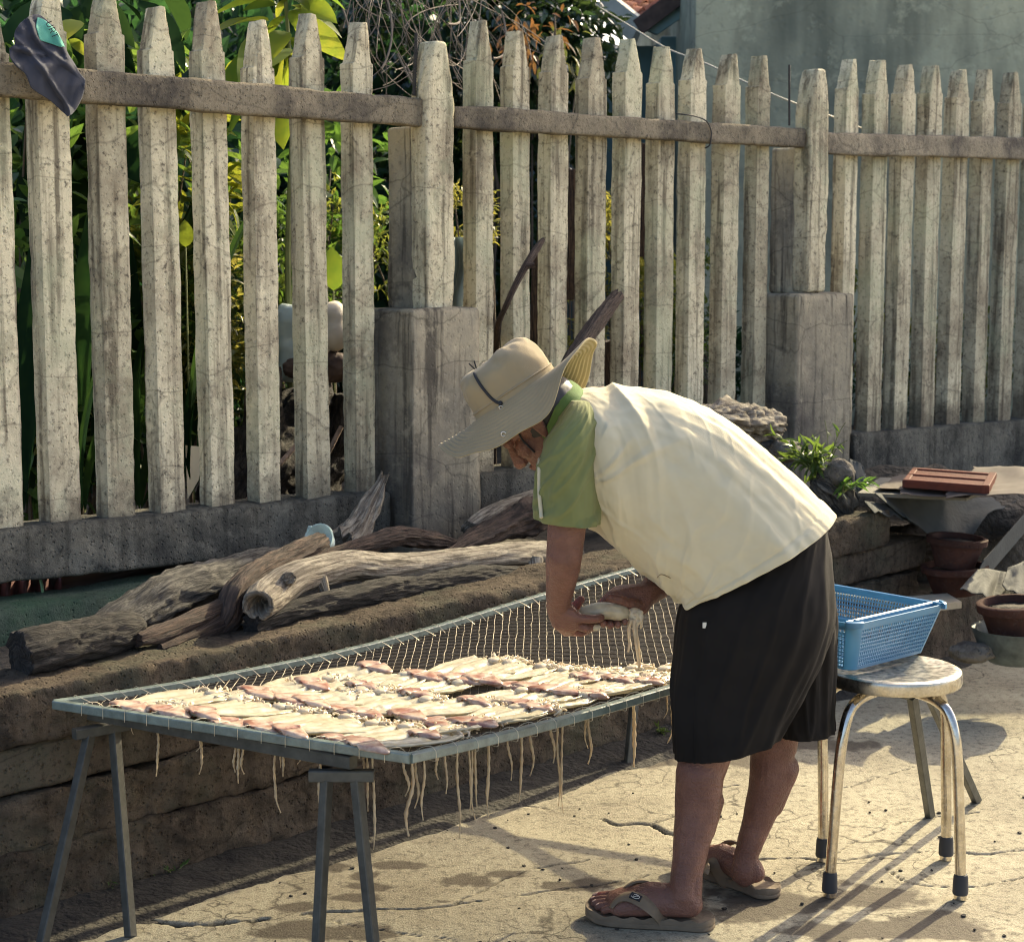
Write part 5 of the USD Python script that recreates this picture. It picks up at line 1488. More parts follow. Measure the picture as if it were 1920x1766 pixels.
for a, b in ((-1, -1), (1, -1), (1, 1), (-1, 1)):
    obj("corner_panel", sheet(np.array([rounded(a, b, t) for t in np.linspace(0, 1, 5)]), .0026), "basket_plastic", bk, smooth=60)
rimp = []
for a, b, rev in ((-1, -1, False), (1, -1, True), (1, 1, False), (-1, 1, True)):
    q = rounded(a, b, 1.0)
    rimp += q[::-1] if rev else q
P = np.array(rimp + rimp[:1])
# rim lip as a flat band turned outward
c0 = cen_b * [1, 1, 0]
ring = []
for p in P[:-1]:
    o = (p - c0) * [1, 1, 0]
    o /= np.linalg.norm(o)
    ring.append([p + o * x + [0, 0, z] for x, z in ((-.002, -.001), (-.0015, .004), (.004, .005), (.010, .002), (.0105, -.010), (.008, -.010), (.007, -.001))])
ring = np.array(ring)
obj("rim", loft(np.concatenate([ring, ring[:1]]), cap0=False, cap1=False), "basket_plastic", bk, smooth=50)
ms = []
for s in np.linspace(-.93, .93, 26):
    ms.append(strip(bp(s - .012, -.95, 0), bp(s + .012, -.95, 0), bp(s + .012, .95, 0), bp(s - .012, .95, 0)))
    ms.append(strip(bp(-.95, s - .012, 0) + [0, 0, .0015], bp(.95, s - .012, 0) + [0, 0, .0015], bp(.95, s + .012, 0) + [0, 0, .0015], bp(-.95, s + .012, 0) + [0, 0, .0015]))
obj("base_grid", cat(ms), "basket_plastic", bk)

# white plank and brick behind the basket
p0 = on_v(1680, 1139, -3.30)
zpl = p0[2]
obj("block", (lambda m: T(toW(m.vertices), m.faces[:, ::-1]))(grid_box((5.35, -3.62, 0.0), (5.86, -3.36, zpl - .022), .02, r=.012, amp=.005, seed=91, wear=1)), "beam_concrete", smooth=50, label="worn brown masonry block standing behind the stool", category="block")
a, b, c, d = on_z(1640, 1128, zpl), on_z(1672, 1150, zpl), on_z(1803, 1134, zpl), on_z(1776, 1118, zpl)
m = sheet(np.array([[a, b], [d, c]]), .022)
obj("plank", m, "plank_wood", label="short pale plank end lying on the block behind the basket", category="plank")

# ------------------------------------------------------------------ pile at the right
zB = .60
brd = [on_z(1608, 927, zB), on_z(1812, 936, zB), on_z(1900, 905, zB), on_z(1650, 898, zB)]
obj("cement_board", sheet(np.array([[brd[0], brd[1]], [brd[3], brd[2]]]), .012), "cement_board", label="pale flat board on top of the pile at the right", category="board")
r = np.random.default_rng(8)


def paper(pts4, bumps, seed, th=.002, n=16, tear=.012):
    a, b, c, d = map(np.asarray, pts4)
    P = np.zeros((n, n, 3))
    for i in range(n):
        for j in range(n):
            s, t = i / (n - 1), j / (n - 1)
            P[i, j] = a * (1 - s) * (1 - t) + b * s * (1 - t) + c * s * t + d * (1 - s) * t
    P[..., 2] += bumps * 2 * nz(P * 1.0 + seed, 9, seed) + .5 * bumps * nz(P + seed, 25, seed)
    e = np.zeros((n, n))
    e[0] = e[-1] = 1
    e[:, 0] = e[:, -1] = 1
    P[..., :2] += (e * tear * 2 * nz(P + seed, 30, seed + 1))[..., None]
    return sheet(P, th)


obj("brown_paper", paper([on_z(1640, 915, zB + .018), on_z(1860, 930, zB + .02), on_z(1925, 895, zB + .03), on_z(1690, 888, zB + .02)], .008, 3, n=18, tear=.03), "brown_paper", smooth=True, label="torn brown paper sheet spread on the board under the red tile", category="paper sheet")
obj("brown_paper", paper([on_z(1770, 932, zB + .03), on_z(1925, 925, zB + .05), on_z(1945, 880, zB + .08), on_z(1830, 870, zB + .085)], .016, 5, n=18, tear=.03), "brown_paper", smooth=True, label="curling brown paper sheet at the right edge behind the red tile", category="paper sheet")
obj("brown_paper", paper([on_z(1690, 925, zB + .03), on_z(1815, 935, zB + .022), on_z(1800, 915, zB + .028), on_z(1700, 908, zB + .04)], .012, 9, n=14, tear=.03), "brown_paper", smooth=True, label="small curled paper scrap at the front of the board", category="paper sheet")
# interlocking roof tile
zt_ = zB + .052
q = [on_z(1695, 908, zt_), on_z(1850, 920, zt_), on_z(1903, 893, zt_ + .01), on_z(1715, 884, zt_ + .01)]
tl = thing("clay_roof_tile", "red glazed interlocking roof tile lying on the paper on the board", "roof tile", at=q[0])
qa, qb, qd = q[0], q[1], q[3]
ex, ey = qb - qa, qd - qa
obj("slab", sheet(np.array([[qa, qa + ex], [qa + ey, qa + ex + ey]]), .022), "glazed_tile", tl)
for f in (.06, .5, .94):
    obj("rib", square_tube(qa + ey * f + [0, 0, .012], qa + ex * .97 + ey * f + [0, 0, .012], .03, .008), "glazed_tile", tl, smooth=30)
obj("end_lip", square_tube(qa + ex * .985 + [0, 0, .003], qa + ex * .985 + ey + [0, 0, .003], .025, .030), "glazed_tile", tl, smooth=30)
obj("end_lip", square_tube(qa + ex * .015 + [0, 0, .002], qa + ex * .015 + ey + [0, 0, .002], .02, .026), "glazed_tile", tl, smooth=30)


def drape(px_top, px_bot, vt, vb, seed, amp, n=22, m=14, jag=10):
    P = np.zeros((n, m, 3))
    rr = np.random.default_rng(seed)
    xt = np.array(px_top, float)
    xb = np.array(px_bot, float)
    s = np.linspace(0, 1, n)
    tx = np.stack([np.interp(s, np.linspace(0, 1, len(xt)), xt[:, k]) for k in (0, 1)], 1)
    bx = np.stack([np.interp(s, np.linspace(0, 1, len(xb)), xb[:, k]) for k in (0, 1)], 1)
    bx[:, 1] += jag * 2 * nz(np.c_[s * 9, 0 * s, 0 * s + seed], 1, seed)
    for i in range(n):
        for j in range(m):
            t = j / (m - 1)
            x, y = tx[i] * (1 - t) + bx[i] * t
            P[i, j] = on_v(x, y, vt * (1 - t) + vb * t + amp * (nz(np.array([[s[i] * 5, t * 1.2, seed]]), 1, seed)[0] * 2 + .35 * sin(s[i] * 19 + seed + 2 * t) * t))
    return sheet(P, .004)


obj("grey_felt", drape([(1640, 925), (1700, 935), (1790, 935), (1900, 932)], [(1690, 965), (1725, 990), (1775, 1035), (1808, 1020), (1850, 960), (1905, 940)], -3.50, -3.42, 4, .03), "felt_grey", smooth=True, label="ragged grey felt hanging from the board over the pots", category="felt sheet")
obj("grey_felt", drape([(1592, 860), (1602, 864), (1612, 868), (1618, 875)], [(1600, 925), (1610, 930), (1622, 930), (1632, 925)], -3.75, -3.70, 6, .02, n=10), "felt_grey", smooth=True, label="upright strip of dark felt between the stump and the board", category="felt sheet")
obj("grey_felt", drape([(1620, 940), (1660, 945), (1700, 950)], [(1640, 955), (1680, 972), (1720, 985)], -3.50, -3.44, 7, .02, n=12), "felt_dark", smooth=True, label="dark felt edge drooping behind the topmost beam end", category="felt sheet")
# rolled sheet leaning diagonally
ra, rb2 = on_v(1830, 1080, -3.20), on_v(1935, 960, -3.35)
obj("rolled_sheet", sheet(np.array([[ra + (rb2 - ra) * s + np.array([.05 * (t - .5) * 2 + .03 * cos(3 * t), -.02, .06 * (t - .5) * 2]) for t in np.linspace(0, 1, 10)] for s in np.linspace(0, 1, 8)]), .004), "felt_grey", smooth=True, label="stiff grey sheet leaning diagonally among the pots", category="sheet")
obj("pale_felt", drape([(1832, 1068), (1850, 1066), (1880, 1072), (1910, 1075)], [(1800, 1110), (1845, 1118), (1862, 1132), (1905, 1112)], -3.08, -2.98, 11, .035, n=20), "felt_pale", smooth=True, label="curled pale felt over the lower flower pot", category="felt sheet")
obj("pale_felt", drape([(1890, 1065), (1925, 1050), (1960, 1045)], [(1880, 1100), (1925, 1125), (1965, 1140)], -3.02, -2.94, 13, .03, n=14), "felt_pale", smooth=True, label="torn pale felt at the right edge of the pile", category="felt sheet")
obj("dark_felt", drape([(1765, 1110), (1800, 1080), (1835, 1075), (1880, 1100)], [(1745, 1110), (1790, 1120), (1840, 1130), (1885, 1140)], -3.46, -3.40, 17, .03, n=18), "felt_dark", smooth=True, label="dark folded felt behind the basket", category="felt sheet")


def pot(px, py, v, rad, h, label, seed, mat="terracotta", tilt=0.0, name="flower_pot", cat_="flower pot", bowl=False, zc=None):
    c = on_v(px, py, v)
    th = thing(name, label, cat_, at=c)
    if bowl:
        prof = [(0, 0), (rad * .62, 0), (rad * .86, h * .35), (rad * .98, h * .8), (rad * 1.05, h), (rad * 1.05, h * 1.04), (rad * .95, h), (rad * .8, h * .4), (rad * .55, h * .08), (0, h * .08)]
        b = revolve(prof, 40)
        parts = [("bowl_body", b)]
    else:
        prof = [(0, 0), (rad * .68, 0), (rad * .94, h * .78), (rad * .90, h * .8), (rad * .84, h * .8), (rad * .62, h * .1), (0, h * .1)]
        rim_ = [(rad * .93, h * .76), (rad * 1.06, h * .78), (rad * 1.08, h * .97), (rad * 1.03, h), (rad * .90, h), (rad * .86, h * .80)]
        rr = np.array(rim_ + rim_[:1])
        parts = [("pot_body", revolve(prof, 40)), ("rim", revolve(rr, 40))]
    Bt = basis((tilt, -.1 * abs(tilt) * 3, 1), (1, 0, 0))
    for nme, m in parts:
        obj(nme, T(m.vertices @ Bt.T + c, m.faces), mat, th, smooth=40)
    if not bowl:
        s = revolve([(0, h * .84), (rad * .86, h * .82)], 30)
        v = s.vertices.copy()
        v[:, 2] += .012 * nz(v, 40, seed)
        obj("soil", T(v @ Bt.T + c, s.faces), "garden_soil", th, smooth=True)
    return th


pot(1790, 1062, -3.30, .098, .105, "brown terracotta pot under the hanging felt, upper of the stacked pots", 1, tilt=.05)
pot(1790, 1112, -3.30, .108, .10, "brown terracotta pot beneath another pot, behind the basket", 2, tilt=-.04)
pot(1902, 1200, -2.85, .105, .125, "terracotta pot standing in the grey bowl at the right edge", 3, tilt=-.08)
pot(1902, 1240, -2.85, .130, .105, "grey zinc bowl on the ground under the terracotta pot", 4, mat="zinc_bowl", name="metal_bowl", cat_="bowl", bowl=True)
obj("rock", lump(on_v(1822, 1222, -2.92), (.07, .05, .035), 5, .22), "rock", smooth=True, label="grey stone on the ground left of the zinc bowl", category="stone")
for k, (px, py, v, ax, lab) in enumerate(((1575, 885, -3.55, (.05, .04, .045), "pale rough stone beside the green plant"), (1470, 845, -3.80, (.06, .05, .04), "grey stone under the gnarled wood lump"))):
    obj("rock", lump(on_v(px, py, v), ax, 30 + k, .25), "rock", smooth=True, label=lab, category="stone")
# crates of rubble hold the board up
obj("rubble_heap", lump(W(6.05, -3.75, .22), (.55, .40, .40), 8, .18, 4), "garden_soil", smooth=True, label="dark heap of rubble under the board and felt", category="rubble", kind="stuff")

# green plant on the stack, weeds on the ground
fl = leaf_template(3, 0.26, 0.2, 0.3)


def leafy(name, label, px, py, v, seed, spread=.13, height=.16, nst=9, size=.05, mat="leaf_small", nl=15, lean=(0, 0), kindpt=None):
    base = on_v(px, py, v) if v is not None else on_z(px, py, 0)
    th = thing(name, label, "plant", at=base)
    r = np.random.default_rng(seed)
    st, pos, xs, ups, szs = [], [], [], [], []
    for k in range(nst):
        a = r.uniform(0, 2 * pi)
        e = base + np.array([cos(a) * spread * r.uniform(.3, 1) + lean[0], sin(a) * spread * r.uniform(.3, 1) + lean[1], height * r.uniform(.5, 1.1)])
        C = curve([base, base * .6 + e * .4 + [0, 0, height * .25], e], 10)
        st.append(tube(C, np.linspace(.0028, .001, 10), 5))
        for j in range(nl):
            t = .25 + .75 * j / nl
            p = C[int(t * 9)]
            d = r.normal(size=3) * .7 + (C[-1] - C[0]) / height * .8
            pos.append(p); xs.append(d); ups.append(r.normal(size=3) * .4 + [0, 0, 1]); szs.append(size * r.uniform(.6, 1.2))
    obj("stem", cat(st), "stem_green", th)
    obj("foliage", scatter(*fl, pos, xs, ups, szs), mat, th)
    return th


leafy("green_plant", "fresh green leafy plant growing at the foot of the second post", 1530, 900, -3.62, 3, .13, .15, 13, .055, lean=(-.06, 0))
leafy("green_sprout", "thin young sprout with yellow green tips beside the second post", 1555, 890, -3.70, 5, .08, .19, 4, .04, "leaf_shrub", 5, lean=(.03, 0))
leafy("green_plant", "leafy sprig hanging over the charred stump", 1580, 925, -3.52, 9, .08, .05, 6, .045, nl=10, lean=(.04, -.02))
for k, (px, py, lab, n) in enumerate(((170, 1662, "small weed at the foot of the beams at the far left", 8), (215, 1672, "low weed between the legs of the left trestle", 10), (285, 1655, "sparse weed right of the left trestle leg", 6), (325, 1650, "tiny weed at the edge of the slab", 5), (1155, 1400, "small dark weed at the foot of the beams behind the tentacles", 5), (1235, 1385, "weed at the foot of the beams beside the man's shorts", 6), (130, 1690, "flat weed at the left edge of the dirt", 6))):
    leafy("weed", lab, px, py, None, 20 + k, .05, .04, n, .022, nl=10)

# ------------------------------------------------------------------ the man


def hit(mesh, px, py, off=0.0):
    """Where the view line through a picture point first meets a mesh (to lay trim on a surface)."""
    o, d = CAM, ray(px, py)
    d = d / np.linalg.norm(d)
    t = mesh.vertices[mesh.faces]
    e1_, e2_ = t[:, 1] - t[:, 0], t[:, 2] - t[:, 0]
    h = np.cross(d, e2_)
    a = (e1_ * h).sum(1)
    a = np.where(np.abs(a) < 1e-14, 1e-14, a)
    s = o - t[:, 0]
    u_ = (s * h).sum(1) / a
    q = np.cross(s, e1_)
    v_ = (q @ d) / a
    tt = (e2_ * q).sum(1) / a
    ok = (u_ > -1e-6) & (v_ > -1e-6) & (u_ + v_ < 1 + 1e-6) & (tt > 0)
    return o + d * (tt[ok].min() - off) if ok.any() else None


def hits(mesh, pts, off=0.002, n=20):
    out = [hit(mesh, x, y, off) for x, y in curve(np.array([(x, y, 0) for x, y in pts], float), n)[:, :2]]
    return np.array([p for p in out if p is not None])


PPM = 1 / 835.0           # metres per picture pixel at the man's distance
J = lambda px, py, y: on_y(px, py, y)
man = thing("person", "person in white and green shirt, dark shorts and sun hat bending over the drying rack", "person", at=(.45, 3.9, 0))

Bd = m3.Manifold()
# trunk under the clothes
Bd += hull_chain([J(1445, 1060, 3.93), J(1390, 955, 3.92), J(1250, 860, 3.92), J(1130, 810, 3.92)], [.115, .11, .12, .10])
Bd += hull_chain([J(1130, 840, 3.82), J(1130, 840, 4.01)], [.05, .05])
Bd += hull_chain([J(1120, 800, 3.92), J(1062, 790, 3.90), J(1030, 775, 3.89)], [.06, .055, .055])
# legs
Bd += hull_chain([J(1430, 1075, 3.86), J(1330, 1395, 3.835), J(1312, 1450, 3.835)], [.085, .056, .053], 20)
Bd += hull_chain([J(1312, 1450, 3.825), J(1308, 1520, 3.825), J(1293, 1600, 3.80), J(1281, 1650, 3.785), J(1281, 1680, 3.78)], [.053, .050, .037, .029, .029], 20)
Bd += hull_chain([J(1326, 1500, 3.835), J(1318, 1560, 3.825)], [.038, .026], 16)
Bd += hull_chain([J(1460, 1075, 4.0), J(1455, 1350, 4.0), J(1450, 1395, 4.0)], [.085, .058, .055], 20)
Bd += hull_chain([J(1450, 1395, 4.0), J(1443, 1470, 4.0), J(1418, 1545, 3.995), J(1398, 1605, 3.985), J(1394, 1632, 3.98)], [.051, .047, .034, .027, .027], 20)
Bd += hull_chain([J(1466, 1440, 4.0), J(1446, 1510, 4.0)], [.04, .028], 16)


# feet on their sandals
def foot(heel, e, side, ankle, seed):
    """side: lateral direction towards the little toe."""
    e = np.array([*e, 0.0]) / np.linalg.norm(e)
    n = np.array([*side, 0.0])
    n = n - e * np.dot(n, e)
    n /= np.linalg.norm(n)
    h = np.array([*heel, 0.0])
    zs = .023
    at = lambda a, b, z: h + e * a + n * b + np.array([0, 0, z])
    out = hull_chain([ankle, at(.012, 0, zs + .034)], [.029, .030], 16)
    out += hull_chain([at(.012, 0, zs + .030), at(.075, .008, zs + .030), at(.150, .012, zs + .022)], [.031, .032, .026], 16)
    out += hull_chain([at(.012, 0, zs + .030), at(.150, -.016, zs + .022)], [.028, .024], 16)
    out += m3.Manifold.batch_hull([m3.Manifold.sphere(.027, 16).translate(list(map(float, ankle - [0, 0, .005]))), m3.Manifold.sphere(.026, 16).translate(list(map(float, at(.10, -.004, zs + .042)))), m3.Manifold.sphere(.030, 16).translate(list(map(float, at(.03, 0, zs + .035))))])
    out += m3.Manifold.batch_hull([m3.Manifold.sphere(r_, 14).translate(list(map(float, p))) for r_, p in ((.028, at(.095, -.004, zs + .040)), (.019, at(.178, -.026, zs + .019)), (.016, at(.165, .034, zs + .015)), (.018, at(.18, .002, zs + .019)), (.026, at(.08, .014, zs + .026)))])
    toes = [(-.030, .178, .045, .0125), (-.012, .184, .043, .0095), (.004, .182, .038, .009), (.020, .176, .032, .0085), (.034, .166, .026, .008)]
    nails = []
    for b, a, L_, rr_ in toes:
        p0, p1, p2 = at(a, b, zs + .016), at(a + L_ * .55, b * 1.04, zs + .016), at(a + L_, b * 1.06, zs + .010)
        out += hull_chain([p0, p1, p2], [rr_ * 1.05, rr_, rr_ * 1.02], 14)
        nails.append((p2, rr_, e))
    return out, nails, at


NE = (-.966, .258)
f1, nails1, at1 = foot((.396, 3.782), NE, (0, -1), J(1281, 1676, 3.78), 1)
FE = (-.56, .83)
f2, nails2, at2 = foot((.548, 3.985), FE, (1, .5), J(1396, 1636, 3.985), 2)
Bd += f1 + f2
Bd += hull_chain([J(1408, 1555, 3.99), J(1404, 1610, 3.985), np.array([.553, 3.985, .05])], [.023, .021, .024], 16)
Bd += hull_chain([J(1314, 1570, 3.81), J(1298, 1640, 3.79), np.array([.388, 3.783, .05])], [.024, .022, .025], 16)
# arms
armL = [J(1074, 850, 3.785), J(1060, 1000, 3.765), J(1056, 1060, 3.79), J(1047, 1132, 3.855)]
Bd += hull_chain(armL, [.043, .038, .0375, .026], 22)
Bd += hull_chain([J(1066, 960, 3.765), J(1058, 1040, 3.775)], [.040, .039], 20)
armR = [J(1130, 860, 4.04), J(1285, 1035, 4.14), J(1256, 1078, 4.06), J(1212, 1114, 3.975)]
Bd += hull_chain(armR, [.045, .040, .038, .028], 22)

# head
hc = J(1010, 786, 3.885)
hf = np.array([-.60, .22, -.77]); hf /= np.linalg.norm(hf)
hu = np.array([-.72, .03, .62]); hu -= hf * np.dot(hu, hf); hu /= np.linalg.norm(hu)
hs_ = np.cross(hf, hu)            # to one ear
HB = np.stack([hs_, hf, hu], 1)
HP = lambda s, f, u_: hc + hs_ * s + hf * f + hu * u_
Hd = ellipsoid(HP(0, -.012, .025), (.074, .092, .088), HB)
Hd += m3.Manifold.batch_hull([m3.Manifold.sphere(r_, 18).translate(list(map(float, p))) for r_, p in ((.055, HP(0, .028, .0)), (.030, HP(.026, .045, -.035)), (.030, HP(-.026, .045, -.035)), (.022, HP(.012, .068, -.088)), (.022, HP(-.012, .068, -.088)), (.028, HP(.045, .0, -.055)), (.028, HP(-.045, .0, -.055)), (.05, HP(0, -.02, -.02)))])
Hd += m3.Manifold.batch_hull([m3.Manifold.sphere(r_, 14).translate(list(map(float, p))) for r_, p in ((.009, HP(0, .084, .012)), (.014, HP(0, .104, -.028)), (.010, HP(.012, .092, -.032)), (.010, HP(-.012, .092, -.032)))])
Hd += hull_chain([HP(-.020, .082, -.058), HP(0, .092, -.055), HP(.020, .082, -.058)], [.006, .0085, .006], 12)
Hd += hull_chain([HP(-.018, .080, -.069), HP(0, .089, -.069), HP(.018, .080, -.069)], [.006, .0085, .006], 12)
Hd += hull_chain([HP(-.04, .072, .018), HP(-.014, .082, .020)], [.012, .011], 12) + hull_chain([HP(.04, .072, .018), HP(.014, .082, .020)], [.012, .011], 12)
Hd += hull_chain([HP(-.048, .052, -.012), HP(-.040, .060, -.02)], [.022, .02], 14) + hull_chain([HP(.048, .052, -.012), HP(.040, .060, -.02)], [.022, .02], 14)
for sg in (-1, 1):
    Hd += m3.Manifold.batch_hull([m3.Manifold.sphere(r_, 12).translate(list(map(float, p))) for r_, p in ((.008, HP(sg * .078, -.008, .018)), (.007, HP(sg * .084, -.024, .020)), (.006, HP(sg * .080, -.022, -.004)), (.008, HP(sg * .073, -.006, -.028)))])
Bd += Hd
Bd += hull_chain([J(1062, 790, 3.90), HP(0, -.03, -.03)], [.056, .055], 18)
Bd += hull_chain([J(1075, 800, 3.90), HP(0, .01, -.06)], [.045, .035], 18)


# hands
def hand(wrist, knuckles, fingers, thumb, palm_extra=()):
    sph = lambda p, r_: m3.Manifold.sphere(float(r_), 16).translate([float(x) for x in p])
    h = m3.Manifold.batch_hull([sph(wrist, .026)] + [sph(k, .0115) for k in knuckles] + [sph(p, r_) for p, r_ in palm_extra])
    for k, fg, r_ in zip(knuckles, fingers, (.0098, .0102, .0096, .0084)):
        h += hull_chain([k] + fg, [r_ * 1.12, r_ * 1.0, r_ * .95, r_ * .85][: len(fg) + 1], 14)
    h += hull_chain(thumb, [.016, .0125, .0105, .0095][: len(thumb)], 14)
    return h


wl = J(1046, 1136, 3.862)
hl = hand(wl, [J(1082, 1158, 3.850), J(1078, 1171, 3.866), J(1071, 1181, 3.884), J(1062, 1184, 3.902)],
          [[J(1102, 1160, 3.848), J(1118, 1160, 3.858), J(1126, 1158, 3.868)], [J(1098, 1177, 3.868), J(1110, 1176, 3.882), J(1116, 1172, 3.894)], [J(1090, 1186, 3.890), J(1101, 1182, 3.904), J(1106, 1176, 3.914)], [J(1080, 1186, 3.910), J(1090, 1182, 3.922), J(1095, 1176, 3.930)]],
          [J(1056, 1146, 3.895), J(1072, 1142, 3.915), J(1083, 1132, 3.918), J(1089, 1124, 3.914)], [(J(1050, 1165, 3.875), .02), (J(1050, 1150, 3.90), .02)])
wr = J(1210, 1115, 3.972)
hr = hand(wr, [J(1146, 1116, 3.940), J(1154, 1109, 3.958), J(1164, 1106, 3.972), J(1176, 1106, 3.982)],
          [[J(1124, 1136, 3.945), J(1122, 1158, 3.925), J(1131, 1169, 3.884)], [J(1136, 1136, 3.958), J(1136, 1162, 3.935), J(1145, 1172, 3.884)], [J(1150, 1136, 3.966), J(1150, 1164, 3.938), J(1159, 1171, 3.884)], [J(1164, 1136, 3.966), J(1166, 1160, 3.938), J(1172, 1166, 3.890)]],
          [J(1196, 1136, 3.945), J(1180, 1132, 3.915), J(1161, 1124, 3.895), J(1144, 1121, 3.890)], [(J(1200, 1136, 3.955), .022), (J(1180, 1125, 3.965), .016)])
Bd += hl.refine_to_length(.0045) + hr.refine_to_length(.0045)
Bd = Bd.refine_to_length(.011)
body = from_manifold(Bd)
body.merge_vertices()
trimesh.smoothing.filter_taubin(body, lamb=.5, nu=.52, iterations=16)
vn = body.vertex_normals
body.vertices += vn * (.0012 * 2 * nz(body.vertices, 30, 2) + .0006 * 2 * nz(body.vertices, 110, 3))[:, None]
bo = obj("body", body, "skin", man, smooth=True)
# toe nails
for nl_ in (nails1,):
    for p, rr_, e in nl_:
        m = trimesh.creation.icosphere(2)
        Bn = basis((e[0] * .5, e[1] * .5, .85), e)
        m.vertices = (m.vertices * [rr_ * .62, rr_ * .6, rr_ * .16]) @ Bn.T + p + [0, 0, rr_ * .82] + e * rr_ * .25
        obj("nail", m, "nail_pale", bo, smooth=True)
# hair at the nape
hm = ellipsoid(HP(0, -.022, .012), (.076, .085, .086), HB) - m3.Manifold.cube([.5, .5, .5], True).transform(np.c_[HB, HP(0, .27, -.05)].tolist())
hair = from_manifold(hm.refine_to_length(.012))
hair.vertices += hair.vertex_normals * (.003 * 2 * nz(hair.vertices, 70, 4))[:, None]
obj("hair", hair, "hair_black", man, smooth=True)

# ------------------------------------------------------------------ shirt
SY = 3.915
key = [  # top x, y, bottom x, y, half width, squareness
    (1066, 745, 1022, 842, .082, 2.0), (1092, 731, 1024, 868, .135, 2.0), (1130, 727, 1038, 905, .178, 2.2), (1180, 726, 1066, 950, .188, 2.3), (1240, 734, 1112, 988, .185, 2.3), (1300, 754, 1150, 1018, .182, 2.3),
    (1360, 786, 1186, 1050, .180, 2.3), (1430, 840, 1226, 1086, .180, 2.3), (1500, 902, 1258, 1112, .182, 2.2), (1545, 946, 1270, 1120, .184, 2.2), (1562, 964, 1274, 1123, .184, 2.2)]
kk = np.array(key, float)
ss = np.concatenate([[0], np.cumsum(np.linalg.norm(np.diff((kk[:, :2] + kk[:, 2:4]) / 2, axis=0), axis=1))])
S_ = np.linspace(0, ss[-1], 150)
K = PchipInterpolator(ss, kk, axis=0)(S_)
NT = 220
th_ = np.arange(NT) * 2 * pi / NT
rings = []
for i, (tx, ty, bx, by, hw, sq) in enumerate(K):
    a, b = J(tx, ty, SY), J(bx, by, SY)
    c, r_ = (a + b) / 2, (a - b) / 2
    cx, sx = np.cos(th_), np.sin(th_)
    ex = 2 / sq
    C_ = np.sign(cx) * np.abs(cx) ** ex
    Sx = np.sign(sx) * np.abs(sx) ** ex
    rings.append(c + C_[:, None] * r_ + Sx[:, None] * np.array([0, -hw, 0]))
R_ = np.array(rings)
nr = np.cross(np.gradient(R_, axis=1), np.gradient(R_, axis=0))
nr /= np.linalg.norm(nr, axis=2, keepdims=True) + 1e-9
t_ = np.linspace(0, 1, len(R_))[:, None]
low = .5 - .5 * np.cos(th_)[None]             # 0 along the back, 1 along the belly
fold = np.zeros(R_.shape[:2])
SS, TT = np.broadcast_arrays(t_, th_[None])
q1 = np.stack([SS * 2.0 + .5 * np.cos(TT), np.cos(TT) * 2.6, np.sin(TT) * 2.6], -1)
fold += .010 * 2 * (meshkit.fbm(q1 * [1, 1.6, 1.6] + 4, 3, 5) - .5) * np.clip(SS * 1.6, .15, 1)
# creases running from the armpit towards the back and from the shoulder down the side
q2 = np.stack([(SS * 8 + 2.2 * np.cos(TT)), SS * 1.2, 0 * SS], -1)
fold += .013 * (np.clip(1 - np.abs(meshkit.fbm(q2 + 11, 2, 8) - .5) * 7, 0, 1)) * np.exp(-((SS - .25) / .22) ** 2) * (.35 + .65 * (1 - low))
q3 = np.stack([(SS * 3.2 - 1.4 * TT), TT * 1.1, 0 * SS], -1)
fold += .010 * (np.clip(1 - np.abs(meshkit.fbm(q3 + 3, 2, 21) - .5) * 6, 0, 1)) * low * np.clip(SS * 1.4, 0, 1)
q4 = np.stack([TT * 4.5, SS * 1.5, 0 * SS], -1)
fold += .008 * 2 * (meshkit.fbm(q4 + 7, 3, 31) - .5) * np.clip((SS - .72) / .28, 0, 1) ** 1.5
ridge = lambda n_, k: np.clip(1 - np.abs(n_ - .5) * k, 0, 1)
# sharp wrinkles gathering at the armpit, and long tension folds across the side
am = np.sqrt(((SS - .20) / .34) ** 2 + ((np.mod(TT - 1.75 + pi, 2 * pi) - pi) / 1.1) ** 2)
q5 = np.stack([np.arctan2(SS - .16, (TT - 2.1) * .35) * 2.3, am * .8, 0 * SS], -1)
fold += .0075 * ridge(meshkit.fbm(q5 + 5, 2, 51), 11) * np.exp(-am ** 2 * .9)
q6 = np.stack([SS * 9 - TT * 2.0, SS * 1.5 + TT * .8, 0 * SS], -1)
fold += .0030 * ridge(meshkit.fbm(q6 + 2, 3, 61), 10) * (.3 + .7 * low)
q7 = np.stack([SS * 14 + TT * 3.0, TT * 2.0, 0 * SS], -1)
fold += .0022 * 2 * (meshkit.fbm(q7, 3, 71) - .5)
fold -= .003 * np.clip(1 - np.abs(SS - .958) / .006, 0, 1)
fold += .002 * np.clip((SS - .962) / .01, 0, 1)
sgn = np.sign(((R_ - R_.mean(1, keepdims=True)) * nr).sum())
R2 = R_ + nr * sgn * fold[..., None]
inner = [R2[-1] + (R2[-1].mean(0) - R2[-1]) * .02, R2[-12] + (R2[-12].mean(0) - R2[-12]) * .05, R2[-28] + (R2[-28].mean(0) - R2[-28]) * .09]
shirt = loft(np.concatenate([R2, inner]), cap0=False, cap1=False)
fixed(shirt)
sh_o = obj("shirt", shirt, "shirt_white", man, smooth=True)


